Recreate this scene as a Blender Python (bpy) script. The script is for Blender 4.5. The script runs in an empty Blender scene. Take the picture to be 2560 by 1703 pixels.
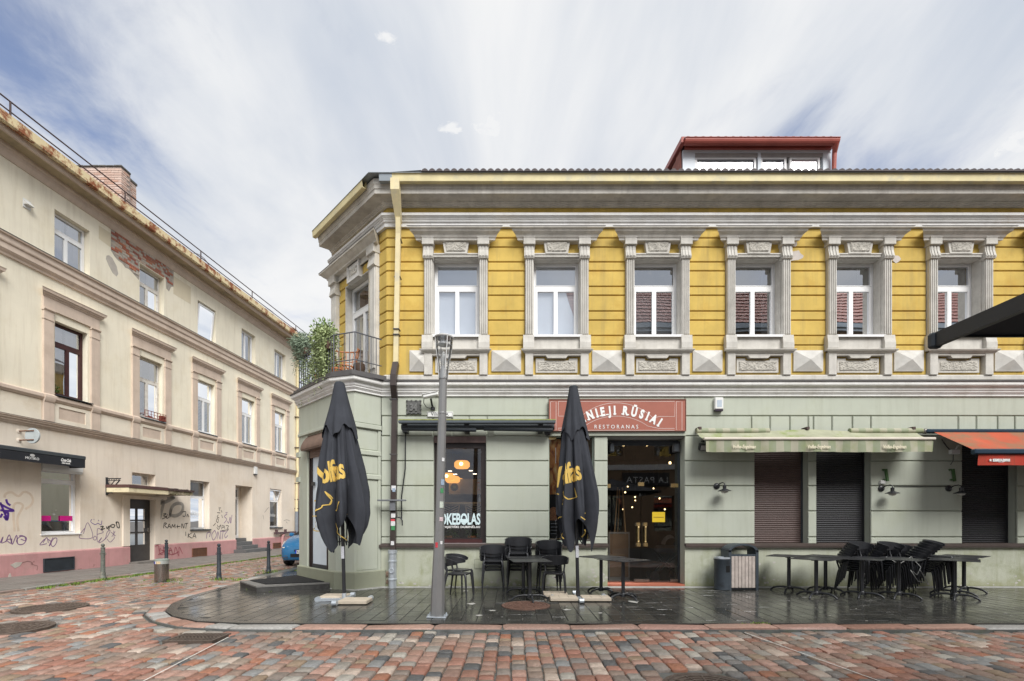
import bpy, bmesh, math, random
from mathutils import Vector, Matrix
R = math.radians
scene = bpy.context.scene
# ------------------------------------------------------------------ camera
CAMZ, HOR, CU, FPX = 1.48, 1300.0, 1280.0, 1200.0     # eye height, horizon row, optical axis column, focal length (photo pixels)
cam = bpy.data.cameras.new('camera')
cam_ob = bpy.data.objects.new('camera', cam)
scene.collection.objects.link(cam_ob)
cam.sensor_width = 36.0
cam.lens = FPX / 2560 * 36
cam.shift_y = (HOR - 851.5) / 2560
cam.clip_start, cam.clip_end = 0.05, 3000
cam_ob.location = (0, 0, CAMZ)
cam_ob.rotation_euler = (R(90), 0, 0)
scene.camera = cam_ob
# ------------------------------------------------------------------ world: daylight sky with cloud cover
SUN_EL, SUN_AZ = R(45), R(26)        # azimuth measured from straight behind the camera towards the right
world = bpy.data.worlds.new('World')
scene.world = world
world.use_nodes = True
wn = world.node_tree
wn.nodes.clear()
def W(t, **kw):
    n = wn.nodes.new(t)
    for k, v in kw.items(): setattr(n, k, v)
    return n
def wmath(op, a, b=None, c=None, clamp=False):
    n = W('ShaderNodeMath', operation=op, use_clamp=clamp)
    for i, x in enumerate((a, b, c)):
        if x is None: continue
        if isinstance(x, (int, float)): n.inputs[i].default_value = x
        else: wn.links.new(x, n.inputs[i])
    return n.outputs[0]
sky = W('ShaderNodeTexSky', sky_type='NISHITA')
sky.sun_disc = False
sky.sun_elevation = SUN_EL
sky.sun_rotation = math.pi - SUN_AZ
sky.air_density, sky.dust_density, sky.ozone_density = 1.0, 0.6, 2.0
tc = W('ShaderNodeTexCoord')
sep = W('ShaderNodeSeparateXYZ'); wn.links.new(tc.outputs['Generated'], sep.inputs[0])
zz = wmath('MAXIMUM', wmath('ADD', sep.outputs[2], 0.06), 0.03)
px = wmath('DIVIDE', sep.outputs[0], zz)
py = wmath('DIVIDE', sep.outputs[1], zz)
def wnoise(ax, ay, off, scale, detail=6, rough=0.55, dist=0.0):
    c = W('ShaderNodeCombineXYZ')
    wn.links.new(wmath('MULTIPLY', px, ax), c.inputs[0]); wn.links.new(wmath('MULTIPLY', py, ay), c.inputs[1])
    c.inputs[2].default_value = off
    n = W('ShaderNodeTexNoise'); wn.links.new(c.outputs[0], n.inputs['Vector'])
    n.inputs['Scale'].default_value = scale; n.inputs['Detail'].default_value = detail
    n.inputs['Roughness'].default_value = rough; n.inputs['Distortion'].default_value = dist
    return n.outputs[0]
def wramp(x, lo, hi):
    n = W('ShaderNodeMapRange', interpolation_type='SMOOTHSTEP'); wn.links.new(x, n.inputs[0])
    n.inputs[1].default_value = lo; n.inputs[2].default_value = hi
    return n.outputs[0]
streak = wnoise(1.15, 0.75, 3.1, 1.3, 10, 0.60, 1.3)       # high streaky cloud drawn out along the street
sheet = wnoise(0.8, 0.45, 7.7, 0.9, 5, 0.5, 0.3)
tex = wnoise(1.6, 1.2, 1.3, 2.6, 10, 0.62, 0.8)
# clearer air to the north-west (upper left of the view): a broad gap in the sheet
gx = wmath('ADD', px, 1.02); gy = wmath('SUBTRACT', py, 0.98)
gd = wmath('ADD', wmath('MULTIPLY', wmath('MULTIPLY', gx, gx), 1.7), wmath('MULTIPLY', wmath('MULTIPLY', gy, gy), 0.8))
gap = wmath('EXPONENT', wmath('MULTIPLY', gd, -5.0))
g2x = wmath('SUBTRACT', px, 0.80); g2y = wmath('SUBTRACT', py, 1.32)
g2d = wmath('ADD', wmath('MULTIPLY', wmath('MULTIPLY', g2x, g2x), 1.2), wmath('MULTIPLY', wmath('MULTIPLY', g2y, g2y), 5.0))
gap2 = wmath('MULTIPLY', wmath('EXPONENT', wmath('MULTIPLY', g2d, -2.2)), 0.5)
dens = wmath('ADD', wmath('ADD', wmath('MULTIPLY', streak, 0.62), wmath('MULTIPLY', sheet, 0.53)), wmath('MULTIPLY', tex, 0.40))
dens = wmath('SUBTRACT', wmath('SUBTRACT', dens, wmath('MULTIPLY', gap, 0.30)), wmath('MULTIPLY', gap2, 0.42))
mask = wramp(dens, 0.36, 0.70)
mask = wmath('ADD', wmath('MULTIPLY', mask, 0.80), 0.18)
# low small cumulus puffs
puffn = wnoise(1.0, 1.3, 11.3, 12.0, 9, 0.70, 0.5)
puffm = None
for (ca, cb, cr) in ((-0.06, 1.10, 0.085), (-0.14, 1.12, 0.05), (0.27, 1.38, 0.12), (1.10, 1.33, 0.16), (1.22, 1.12, 0.15), (0.95, 1.28, 0.07), (1.25, 1.45, 0.12), (-0.24, 0.92, 0.03), (0.4, -1.6, 0.3), (-1.5, -1.2, 0.3)):
    a_ = wmath('SUBTRACT', px, ca); b_ = wmath('SUBTRACT', py, cb)
    d_ = wmath('ADD', wmath('MULTIPLY', a_, a_), wmath('MULTIPLY', wmath('MULTIPLY', b_, b_), 1.6))
    e_ = wmath('EXPONENT', wmath('MULTIPLY', d_, -1.0 / cr**2))
    puffm = e_ if puffm is None else wmath('MAXIMUM', puffm, e_)
puff = wmath('MULTIPLY', wramp(wmath('ADD', wmath('MULTIPLY', puffn, 1.25), wmath('MULTIPLY', puffm, 0.42)), 0.90, 1.16), 0.9)
shade = wmath('MULTIPLY_ADD', wnoise(1.1, 0.5, 9.9, 1.7, 6, 0.55, 0.4), 0.50, 0.60)
ccol = W('ShaderNodeMix', data_type='RGBA')
wn.links.new(wmath('MAXIMUM', wramp(shade, 0.74, 0.96), puff), ccol.inputs[0])
ccol.inputs[6].default_value = (0.66, 0.72, 0.82, 1); ccol.inputs[7].default_value = (1.04, 1.04, 1.04, 1)
bg1 = W('ShaderNodeBackground'); bg1.inputs[1].default_value = 0.050
skc = W('ShaderNodeMix', data_type='RGBA', blend_type='MULTIPLY'); skc.inputs[0].default_value = 1.0
wn.links.new(sky.outputs[0], skc.inputs[6]); skc.inputs[7].default_value = (0.88, 0.90, 1.04, 1)
wn.links.new(skc.outputs[2], bg1.inputs[0])
bg2 = W('ShaderNodeBackground'); bg2.inputs[1].default_value = 0.295
wn.links.new(ccol.outputs[2], bg2.inputs[0])
mx = W('ShaderNodeMixShader')
wn.links.new(wmath('MAXIMUM', mask, puff, clamp=True), mx.inputs[0])
wn.links.new(bg1.outputs[0], mx.inputs[1]); wn.links.new(bg2.outputs[0], mx.inputs[2])
wo = W('ShaderNodeOutputWorld'); wn.links.new(mx.outputs[0], wo.inputs[0])
# ------------------------------------------------------------------ sun (veiled by thin cloud: soft)
sun = bpy.data.lights.new('sun', 'SUN')
sun.energy, sun.angle, sun.color = 1.5, R(34), (1.0, 0.985, 0.955)
sun_ob = bpy.data.objects.new('sun', sun)
scene.collection.objects.link(sun_ob)
sdir = Vector((math.sin(SUN_AZ) * math.cos(SUN_EL), -math.cos(SUN_AZ) * math.cos(SUN_EL), math.sin(SUN_EL)))
sun_ob.rotation_euler = sdir.to_track_quat('Z', 'Y').to_euler()
sun_ob.location = (10, -20, 30)
vs = scene.view_settings
vs.view_transform, vs.look, vs.gamma, vs.exposure = 'Standard', 'None', 1.0, 1.62
vs.use_curve_mapping = False
scene.cycles.max_bounces = 8
scene.cycles.transparent_max_bounces = 12
# ================================================================== helpers
C = scene.collection
rnd = random.Random(7)
F = 10.6                                   # distance of the main facade
def FX(u, Y=F): return (u - CU) * Y / FPX
def FZ(v, Y=F): return CAMZ + (HOR - v) * Y / FPX
def G(u, v, z=0.0):                        # point on the ground seen at a photo pixel
    Y = (CAMZ - z) * FPX / (v - HOR)
    return Vector(((u - CU) * Y / FPX, Y, z))
LX, LY, LK = -13.06, 12.25, 0.0667         # wall of the cream building: origin and drift of x per metre
def LT(u, p=0.0):
    q = (u - CU) / FPX
    return (LX + p - LY * q) / (q - LK)
def LZ(u, v, p=0.0):
    return CAMZ + (HOR - v) / FPX * (LY + LT(u, p))

class MB:
    """collects shapes; build() links them as ONE mesh object"""
    def __init__(s): s.v, s.f, s.m = [], [], None
    def add(s, vs, fs):
        o = len(s.v)
        s.v += [tuple(s.m @ Vector(p)) for p in vs] if s.m else [tuple(p) for p in vs]
        s.f += [tuple(i + o for i in f) for f in fs]
        return s
    def box(s, x0, x1, y0, y1, z0, z1):
        return s.add([(x0,y0,z0),(x1,y0,z0),(x1,y1,z0),(x0,y1,z0),(x0,y0,z1),(x1,y0,z1),(x1,y1,z1),(x0,y1,z1)],
                     [(0,3,2,1),(4,5,6,7),(0,1,5,4),(1,2,6,5),(2,3,7,6),(3,0,4,7)])
    def bbox(s, x0, x1, y0, y1, z0, z1, c=0.01):           # front (y0) edges chamfered
        return s.add([(x0,y1,z0),(x1,y1,z0),(x1,y1,z1),(x0,y1,z1),(x0,y0+c,z0),(x1,y0+c,z0),(x1,y0+c,z1),(x0,y0+c,z1),
                      (x0+c,y0,z0+c),(x1-c,y0,z0+c),(x1-c,y0,z1-c),(x0+c,y0,z1-c)],
                     [(0,3,2,1),(0,1,5,4),(1,2,6,5),(2,3,7,6),(3,0,4,7),(4,5,9,8),(5,6,10,9),(6,7,11,10),(7,4,8,11),(8,9,10,11)])
    def cbox(s, x0, x1, y0, y1, z0, z1, c=0.01):           # all edges chamfered (octagonal corners)
        pts = []
        for k, (zz_, e) in enumerate(((z0, c), (z0 + c, 0), (z1 - c, 0), (z1, c))):
            pts += [(x0+e+(0 if e else c), y0+e, zz_), (x1-e-(0 if e else c), y0+e, zz_), (x1-e, y0+e+(0 if e else c), zz_), (x1-e, y1-e-(0 if e else c), zz_),
                    (x1-e-(0 if e else c), y1-e, zz_), (x0+e+(0 if e else c), y1-e, zz_), (x0+e, y1-e-(0 if e else c), zz_), (x0+e, y0+e+(0 if e else c), zz_)]
        fs = [tuple(range(7, -1, -1)), tuple(range(24, 32))]
        for r in range(3):
            for i in range(8):
                j = (i + 1) % 8
                fs.append((r*8+i, r*8+j, (r+1)*8+j, (r+1)*8+i))
        return s.add(pts, fs)
    def plate(s, poly, y0, y1):                            # polygon (x, z) given thickness in y
        n = len(poly)
        return s.add([(x, y0, z) for x, z in poly] + [(x, y1, z) for x, z in poly],
                     [tuple(range(n)), tuple(range(2*n-1, n-1, -1))] + [(i, i+n, (i+1) % n + n, (i+1) % n) for i in range(n)])
    def prism(s, poly, z0, z1):                            # polygon (x, y) given height
        n = len(poly)
        return s.add([(x, y, z0) for x, y in poly] + [(x, y, z1) for x, y in poly],
                     [tuple(range(n-1, -1, -1)), tuple(range(n, 2*n))] + [(i, (i+1) % n, (i+1) % n + n, i+n) for i in range(n)])
    def extx(s, prof, x0, x1, e0=0.0, e1=0.0):             # profile (y, z) run along x; ends grow with the projection when e0/e1 = 1
        n = len(prof)
        return s.add([(x0 + e0 * y, y, z) for y, z in prof] + [(x1 - e1 * y, y, z) for y, z in prof],
                     [tuple(range(n)), tuple(range(2*n-1, n-1, -1))] + [(i, i+n, (i+1) % n + n, (i+1) % n) for i in range(n)])
    def sweep(s, path, prof, closed_prof=True):            # plan path, profile (out, z), mitred corners, outside to the right of travel
        n, k = len(path), len(prof)
        P = [Vector(p) for p in path]
        offs = []
        for i in range(n):
            d0 = (P[i] - P[i-1]).normalized() if i else None
            d1 = (P[i+1] - P[i]).normalized() if i < n-1 else None
            d0, d1 = d0 or d1, d1 or d0
            n0, n1 = Vector((d0.y, -d0.x)), Vector((d1.y, -d1.x))
            b = (n0 + n1).normalized()
            offs.append(b / max(b.dot(n0), 0.3))
        vs = [(P[i].x + offs[i].x * o, P[i].y + offs[i].y * o, z) for i in range(n) for o, z in prof]
        fs = []
        for i in range(n-1):
            for j in range(k if closed_prof else k-1):
                j2 = (j + 1) % k
                fs.append((i*k+j, (i+1)*k+j, (i+1)*k+j2, i*k+j2))
        if closed_prof: fs += [tuple(range(k-1, -1, -1)), tuple(range((n-1)*k, n*k))]
        return s.add(vs, fs)
    def tube(s, path, r, n=8, caps=True):
        P = [Vector(p) for p in path]
        rr = r if isinstance(r, (list, tuple)) else [r] * len(P)
        vs, fs = [], []
        up = None
        for i, p in enumerate(P):
            t = ((P[min(i+1, len(P)-1)] - P[max(i-1, 0)])).normalized()
            if up is None:
                up = Vector((0, 0, 1)) if abs(t.z) < 0.9 else Vector((1, 0, 0))
            a = (up - t * up.dot(t)).normalized(); up = a
            b = t.cross(a)
            for k in range(n):
                w = 2 * math.pi * k / n + math.pi / n
                vs.append(p + (a * math.cos(w) + b * math.sin(w)) * rr[i])
        for i in range(len(P)-1):
            for k in range(n):
                fs.append((i*n+k, i*n+(k+1) % n, (i+1)*n+(k+1) % n, (i+1)*n+k))
        if caps: fs += [tuple(range(n-1, -1, -1)), tuple(range((len(P)-1)*n, len(P)*n))]
        return s.add(vs, fs)
    def bar(s, a, b, w, h):                                # rectangular bar between two points (h roughly vertical)
        a, b = Vector(a), Vector(b)
        t = (b - a).normalized()
        up = Vector((0, 0, 1)) if abs(t.z) < 0.95 else Vector((0, 1, 0))
        x = t.cross(up).normalized(); y = x.cross(t)
        vs = [p + x * sx * w / 2 + y * sy * h / 2 for p in (a, b) for sx, sy in ((-1,-1),(1,-1),(1,1),(-1,1))]
        return s.add(vs, [(3,2,1,0),(4,5,6,7),(0,1,5,4),(1,2,6,5),(2,3,7,6),(3,0,4,7)])
    def lathe(s, prof, n=20, c=(0, 0, 0)):
        vs = [(c[0] + r * math.cos(2*math.pi*k/n), c[1] + r * math.sin(2*math.pi*k/n), c[2] + z) for r, z in prof for k in range(n)]
        fs = [(i*n+k, i*n+(k+1) % n, (i+1)*n+(k+1) % n, (i+1)*n+k) for i in range(len(prof)-1) for k in range(n)]
        if prof[0][0] > 1e-4: fs.append(tuple(range(n-1, -1, -1)))
        if prof[-1][0] > 1e-4: fs.append(tuple(range((len(prof)-1)*n, len(prof)*n)))
        return s.add(vs, fs)
    def ball(s, c, r, n=10, m=6, sq=(1, 1, 1)):
        vs = [(c[0] + r*sq[0]*math.sin(math.pi*i/m)*math.cos(2*math.pi*k/n), c[1] + r*sq[1]*math.sin(math.pi*i/m)*math.sin(2*math.pi*k/n), c[2] + r*sq[2]*math.cos(math.pi*i/m))
              for i in range(m+1) for k in range(n)]
        return s.add(vs, [(i*n+k, (i+1)*n+k, (i+1)*n+(k+1) % n, i*n+(k+1) % n) for i in range(m) for k in range(n)])
    def quad(s, a, b, c, d): return s.add([a, b, c, d], [(0, 1, 2, 3)])
    def ribbon(s, pts, w, y=0.0):                          # flat stroke in the x-z plane
        P = [Vector((p[0], p[1])) for p in pts]
        vs, fs = [], []
        for i, p in enumerate(P):
            t = P[min(i+1, len(P)-1)] - P[max(i-1, 0)]
            t = t.normalized() if t.length > 1e-6 else Vector((1, 0))
            nn = Vector((-t.y, t.x)) * w / 2
            vs += [(p.x + nn.x, y, p.y + nn.y), (p.x - nn.x, y, p.y - nn.y)]
        for i in range(len(P)-1): fs.append((2*i, 2*i+1, 2*i+3, 2*i+2))
        return s.add(vs, fs)
    def wall(s, x0, x1, z0, z1, y0, y1, holes):            # wall with rectangular openings and their reveals
        xs = sorted({x0, x1, *[h[0] for h in holes], *[h[1] for h in holes]})
        zs = sorted({z0, z1, *[h[2] for h in holes], *[h[3] for h in holes]})
        xs = [x for x in xs if x0 <= x <= x1]; zs = [z for z in zs if z0 <= z <= z1]
        def solid(i, j):
            if i < 0 or j < 0 or i >= len(xs)-1 or j >= len(zs)-1: return False
            cx, cz = (xs[i]+xs[i+1])/2, (zs[j]+zs[j+1])/2
            return not any(h[0] < cx < h[1] and h[2] < cz < h[3] for h in holes)
        for i in range(len(xs)-1):
            for j in range(len(zs)-1):
                if not solid(i, j): continue
                a, b, c, d = xs[i], xs[i+1], zs[j], zs[j+1]
                s.quad((a,y0,c),(b,y0,c),(b,y0,d),(a,y0,d)); s.quad((a,y1,d),(b,y1,d),(b,y1,c),(a,y1,c))
                if not solid(i-1, j): s.quad((a,y0,c),(a,y0,d),(a,y1,d),(a,y1,c))
                if not solid(i+1, j): s.quad((b,y0,c),(b,y1,c),(b,y1,d),(b,y0,d))
                if not solid(i, j-1): s.quad((a,y0,c),(a,y1,c),(b,y1,c),(b,y0,c))
                if not solid(i, j+1): s.quad((a,y0,d),(b,y0,d),(b,y1,d),(a,y1,d))
        return s
    def text(s, txt, x, z, size, y=0.0, depth=0.004, bold=0.0, shear=0.0, xs=1.0, align='CENTER', rot=0.0, space=1.0, fit=None):
        c = bpy.data.curves.new('t', 'FONT')
        c.body, c.size, c.extrude, c.offset, c.shear, c.align_x, c.space_character = txt, size, 0.0, bold, shear, 'LEFT', space
        c.resolution_u = 3
        o = bpy.data.objects.new('t', c)
        me = o.to_mesh()
        xx = [v.co.x for v in me.vertices] or [0]
        if fit: xs = fit / max(1e-4, max(xx) - min(xx))
        sh = {'LEFT': min(xx), 'CENTER': (min(xx) + max(xx)) / 2, 'RIGHT': max(xx)}[align]
        cr, sr = math.cos(rot), math.sin(rot)
        vs = []
        for v in me.vertices:
            a, b = (v.co.x - sh) * xs, v.co.y
            vs.append((x + a * cr - b * sr, y, z + a * sr + b * cr))
        fs = [tuple(p.vertices) for p in me.polygons]
        w = (max(xx) - min(xx)) * xs
        o.to_mesh_clear(); bpy.data.objects.remove(o); bpy.data.curves.remove(c)
        n = len(vs)
        edges = {}
        for f in fs:
            for i in range(len(f)):
                e = (f[i], f[(i+1) % len(f)])
                edges[e] = edges.get(e, 0) + 1
        if depth:
            s.add(vs + [(p[0], p[1] + depth, p[2]) for p in vs],
                  fs + [(a, b, b + n, a + n) for a, b in edges if (b, a) not in edges])
        else: s.add(vs, fs)
        s.w = w; return s
    def build(s, name, mat, parent=None, frame=None, smooth=0, kind=None, label=None, recalc=True):
        me = bpy.data.meshes.new(name)
        me.from_pydata(s.v, [], s.f)
        me.update()
        if recalc:
            bm = bmesh.new(); bm.from_mesh(me)
            bmesh.ops.recalc_face_normals(bm, faces=bm.faces)
            bm.to_mesh(me); bm.free()
        if mat: me.materials.append(mat)
        if smooth:
            for p in me.polygons: p.use_smooth = True
            me.set_sharp_from_angle(angle=R(smooth))
        return link(name, me, parent, frame, kind, label)
def link(name, me, parent=None, frame=None, kind=None, label=None):
    o = bpy.data.objects.new(name, me)
    C.objects.link(o)
    if frame:
        o.location, o.rotation_euler = frame[0], (0, 0, frame[1])
    if parent:
        o.parent = parent
        if frame and parent.get('origin_shift'):
            o.location = Vector(frame[0]) - parent.location
        elif not frame and parent.get('origin_shift') and parent.parent is None and parent.type == 'EMPTY':
            o.location = -parent.location
    if kind: o['kind'] = kind
    if label: o['label'] = label
    return o
def tag(o, label=None, cat=None, group=None, kind=None):
    if label: o['label'] = label
    if cat: o['category'] = cat
    if group: o['group'] = group
    if kind: o['kind'] = kind
    return o
def thing(name, label, cat, loc=(0, 0, 0), rz=0.0, group=None, world_parts=False):
    o = bpy.data.objects.new(name, None); C.objects.link(o)
    o.location, o.rotation_euler = loc, (0, 0, rz)
    o.empty_display_size = 0.2
    if world_parts: o['origin_shift'] = 1           # its parts are given in world coordinates or in wall frames
    return tag(o, label, cat, group)
def kids(o): return KIDS.get(o.name, [])
def copy_tree(o, parent=None):
    c = o.copy(); C.objects.link(c); c.parent = parent
    for ch in [x for x in o.children]: copy_tree(ch, c)
    return c
# ================================================================== materials
MATS = {}
def mat(name, col, rough=0.8, var=0.10, vs=2.5, bump=0.0, bs=90.0, metal=0.0, spec=0.4, stain=None, sa=0.0, ss=0.7, streak=None, ka=0.0, speck=0.0, island=0.0, coat=0.0, rv=0.0, s0=0.52, s1=0.68):
    if name in MATS: return MATS[name]
    m = bpy.data.materials.new(name); m.use_nodes = True
    nt = m.node_tree; N, L = nt.nodes, nt.links
    b = N['Principled BSDF']
    b.inputs['Roughness'].default_value = rough; b.inputs['Metallic'].default_value = metal
    b.inputs['Specular IOR Level'].default_value = spec
    if coat: b.inputs['Coat Weight'].default_value = coat
    geo = N.new('ShaderNodeNewGeometry')
    def noise(scale, det=5, vec=None, ro=0.6):
        n = N.new('ShaderNodeTexNoise'); n.inputs['Scale'].default_value = scale; n.inputs['Detail'].default_value = det; n.inputs['Roughness'].default_value = ro
        L.new(vec or geo.outputs['Position'], n.inputs['Vector']); return n.outputs[0]
    def rng(x, a, c, d=0.0, e=1.0):
        n = N.new('ShaderNodeMapRange'); L.new(x, n.inputs[0])
        for i, k in enumerate((a, c, d, e)): n.inputs[i+1].default_value = k
        return n.outputs[0]
    def mixc(fac, a, c, mode='MIX'):
        n = N.new('ShaderNodeMix'); n.data_type = 'RGBA'; n.blend_type = mode
        if isinstance(fac, float): n.inputs[0].default_value = fac
        else: L.new(fac, n.inputs[0])
        for i, k in ((6, a), (7, c)):
            if isinstance(k, tuple): n.inputs[i].default_value = (*k[:3], 1)
            else: L.new(k, n.inputs[i])
        return n.outputs[2]
    cur = tuple(col)
    if var:
        lo = tuple(x * (1 - var) for x in col); hi = tuple(min(1, x * (1 + var)) for x in col)
        cur = mixc(rng(noise(vs, 6), 0.3, 0.7), lo, hi)
    if island:
        ir = rng(geo.outputs['Random Per Island'], 0, 1, 1 - island, 1 + island)
        cc = N.new('ShaderNodeCombineXYZ')
        for i in range(3): L.new(ir, cc.inputs[i])
        cur = mixc(1.0, cur, cc.outputs[0], 'MULTIPLY')
    if speck:
        cur = mixc(rng(noise(140, 2), 0.35, 0.65, 0, speck), cur, tuple(x * 0.35 for x in col))
    if stain:
        cur = mixc(rng(noise(ss, 8, ro=0.68), s0, s1, 0, sa), cur, tuple(stain))
    if streak:
        mp = N.new('ShaderNodeMapping'); mp.inputs['Scale'].default_value = (3.2, 3.2, 0.28)
        L.new(geo.outputs['Position'], mp.inputs[0])
        cur = mixc(rng(noise(2.2, 7, mp.outputs[0], 0.65), 0.5, 0.75, 0, ka), cur, tuple(streak))
    if isinstance(cur, tuple): b.inputs['Base Color'].default_value = (*cur, 1)
    else: L.new(cur, b.inputs['Base Color'])
    if rv: L.new(rng(noise(vs * 1.7, 4), 0.3, 0.7, max(0.03, rough - rv), rough + rv), b.inputs['Roughness'])
    if bump:
        bn = N.new('ShaderNodeBump'); bn.inputs['Strength'].default_value = bump; bn.inputs['Distance'].default_value = 0.01
        L.new(noise(bs, 4), bn.inputs['Height']); L.new(bn.outputs[0], b.inputs['Normal'])
    MATS[name] = m
    return m
def glass(name, tint=(0.82, 0.86, 0.86), refl=0.12, rough=0.0, ior=1.6):
    m = bpy.data.materials.new(name); m.use_nodes = True
    nt = m.node_tree; N, L = nt.nodes, nt.links; N.clear()
    t = N.new('ShaderNodeBsdfTransparent'); t.inputs[0].default_value = (*tint, 1)
    g = N.new('ShaderNodeBsdfGlossy'); g.inputs['Roughness'].default_value = rough; g.inputs[0].default_value = (0.95, 0.97, 1, 1)
    fr = N.new('ShaderNodeFresnel'); fr.inputs[0].default_value = ior
    a = N.new('ShaderNodeMath'); a.operation = 'ADD'; a.use_clamp = True; a.inputs[1].default_value = refl
    L.new(fr.outputs[0], a.inputs[0])
    # panes are never perfectly flat
    geo = N.new('ShaderNodeNewGeometry'); nz = N.new('ShaderNodeTexNoise'); nz.inputs['Scale'].default_value = 1.3; nz.inputs['Detail'].default_value = 1
    bp = N.new('ShaderNodeBump'); bp.inputs['Strength'].default_value = 0.06; bp.inputs['Distance'].default_value = 0.02
    L.new(geo.outputs['Position'], nz.inputs['Vector']); L.new(nz.outputs[0], bp.inputs['Height']); L.new(bp.outputs[0], g.inputs['Normal'])
    mx_ = N.new('ShaderNodeMixShader'); L.new(a.outputs[0], mx_.inputs[0]); L.new(t.outputs[0], mx_.inputs[1]); L.new(g.outputs[0], mx_.inputs[2])
    o = N.new('ShaderNodeOutputMaterial'); L.new(mx_.outputs[0], o.inputs[0])
    return m
def emit(name, col, s):
    m = bpy.data.materials.new(name); m.use_nodes = True
    b = m.node_tree.nodes['Principled BSDF']
    b.inputs['Base Color'].default_value = (*col, 1); b.inputs['Emission Color'].default_value = (*col, 1); b.inputs['Emission Strength'].default_value = s
    return m
def ramp_mat(name, stops, rough=0.6, spec=0.4, bump=0.2, bs=60, detail=0.25, rv=0.12, obj=True, wet=None):
    """stones and tiles: colour drawn per piece (object or island), with grain"""
    m = bpy.data.materials.new(name); m.use_nodes = True
    nt = m.node_tree; N, L = nt.nodes, nt.links; b = N['Principled BSDF']
    geo = N.new('ShaderNodeNewGeometry'); oi = N.new('ShaderNodeObjectInfo')
    ad = N.new('ShaderNodeMath'); ad.operation = 'ADD'; L.new(geo.outputs['Random Per Island'], ad.inputs[0]); L.new(oi.outputs['Random'], ad.inputs[1])
    fr = N.new('ShaderNodeMath'); fr.operation = 'FRACT'; L.new(ad.outputs[0], fr.inputs[0])
    cr = N.new('ShaderNodeValToRGB'); cr.color_ramp.interpolation = 'CONSTANT'
    while len(cr.color_ramp.elements) < len(stops): cr.color_ramp.elements.new(0.5)
    for i, c in enumerate(stops):
        cr.color_ramp.elements[i].position = i / len(stops); cr.color_ramp.elements[i].color = (*c, 1)
    L.new(fr.outputs[0], cr.inputs[0])
    n = N.new('ShaderNodeTexNoise'); n.inputs['Scale'].default_value = 22; n.inputs['Detail'].default_value = 8; n.inputs['Roughness'].default_value = 0.7
    L.new(geo.outputs['Position'], n.inputs['Vector'])
    n2 = N.new('ShaderNodeTexNoise'); n2.inputs['Scale'].default_value = 1.1; n2.inputs['Detail'].default_value = 5
    L.new(geo.outputs['Position'], n2.inputs['Vector'])
    r = N.new('ShaderNodeMapRange'); L.new(n.outputs[0], r.inputs[0]); r.inputs[1].default_value = 0.3; r.inputs[2].default_value = 0.7; r.inputs[3].default_value = 1 - detail; r.inputs[4].default_value = 1 + detail
    cc = N.new('ShaderNodeCombineXYZ')
    for i in range(3): L.new(r.outputs[0], cc.inputs[i])
    mx_ = N.new('ShaderNodeMix'); mx_.data_type = 'RGBA'; mx_.blend_type = 'MULTIPLY'; mx_.inputs[0].default_value = 1
    L.new(cr.outputs[0], mx_.inputs[6]); L.new(cc.outputs[0], mx_.inputs[7]); L.new(mx_.outputs[2], b.inputs['Base Color'])
    r2 = N.new('ShaderNodeMapRange'); L.new(n2.outputs[0], r2.inputs[0]); r2.inputs[1].default_value = 0.35; r2.inputs[2].default_value = 0.65; r2.inputs[3].default_value = rough - rv; r2.inputs[4].default_value = rough + rv
    L.new(r2.outputs[0], b.inputs['Roughness']); b.inputs['Specular IOR Level'].default_value = spec
    bn = N.new('ShaderNodeBump'); bn.inputs['Strength'].default_value = bump; bn.inputs['Distance'].default_value = 0.006
    n3 = N.new('ShaderNodeTexNoise'); n3.inputs['Scale'].default_value = bs; n3.inputs['Detail'].default_value = 3; L.new(geo.outputs['Position'], n3.inputs['Vector'])
    L.new(n3.outputs[0], bn.inputs['Height']); L.new(bn.outputs[0], b.inputs['Normal'])
    return m
yellow = mat('yellow_stucco', (0.595, 0.42, 0.105), 0.85, 0.16, 1.3, 0.5, 70, stain=(0.50, 0.31, 0.06), sa=0.7, ss=1.4, streak=(0.34, 0.25, 0.10), ka=0.55)
green = mat('green_stucco', (0.45, 0.475, 0.40), 0.8, 0.06, 1.1, 0.35, 80, stain=(0.40, 0.42, 0.32), sa=0.6, ss=1.1, streak=(0.31, 0.32, 0.25), ka=0.36)
green_base = mat('green_plinth_stucco', (0.46, 0.475, 0.38), 0.75, 0.08, 1.5, 0.5, 60, stain=(0.20, 0.22, 0.08), sa=0.55, ss=1.3, streak=(0.24, 0.25, 0.12), ka=0.4)
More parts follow.
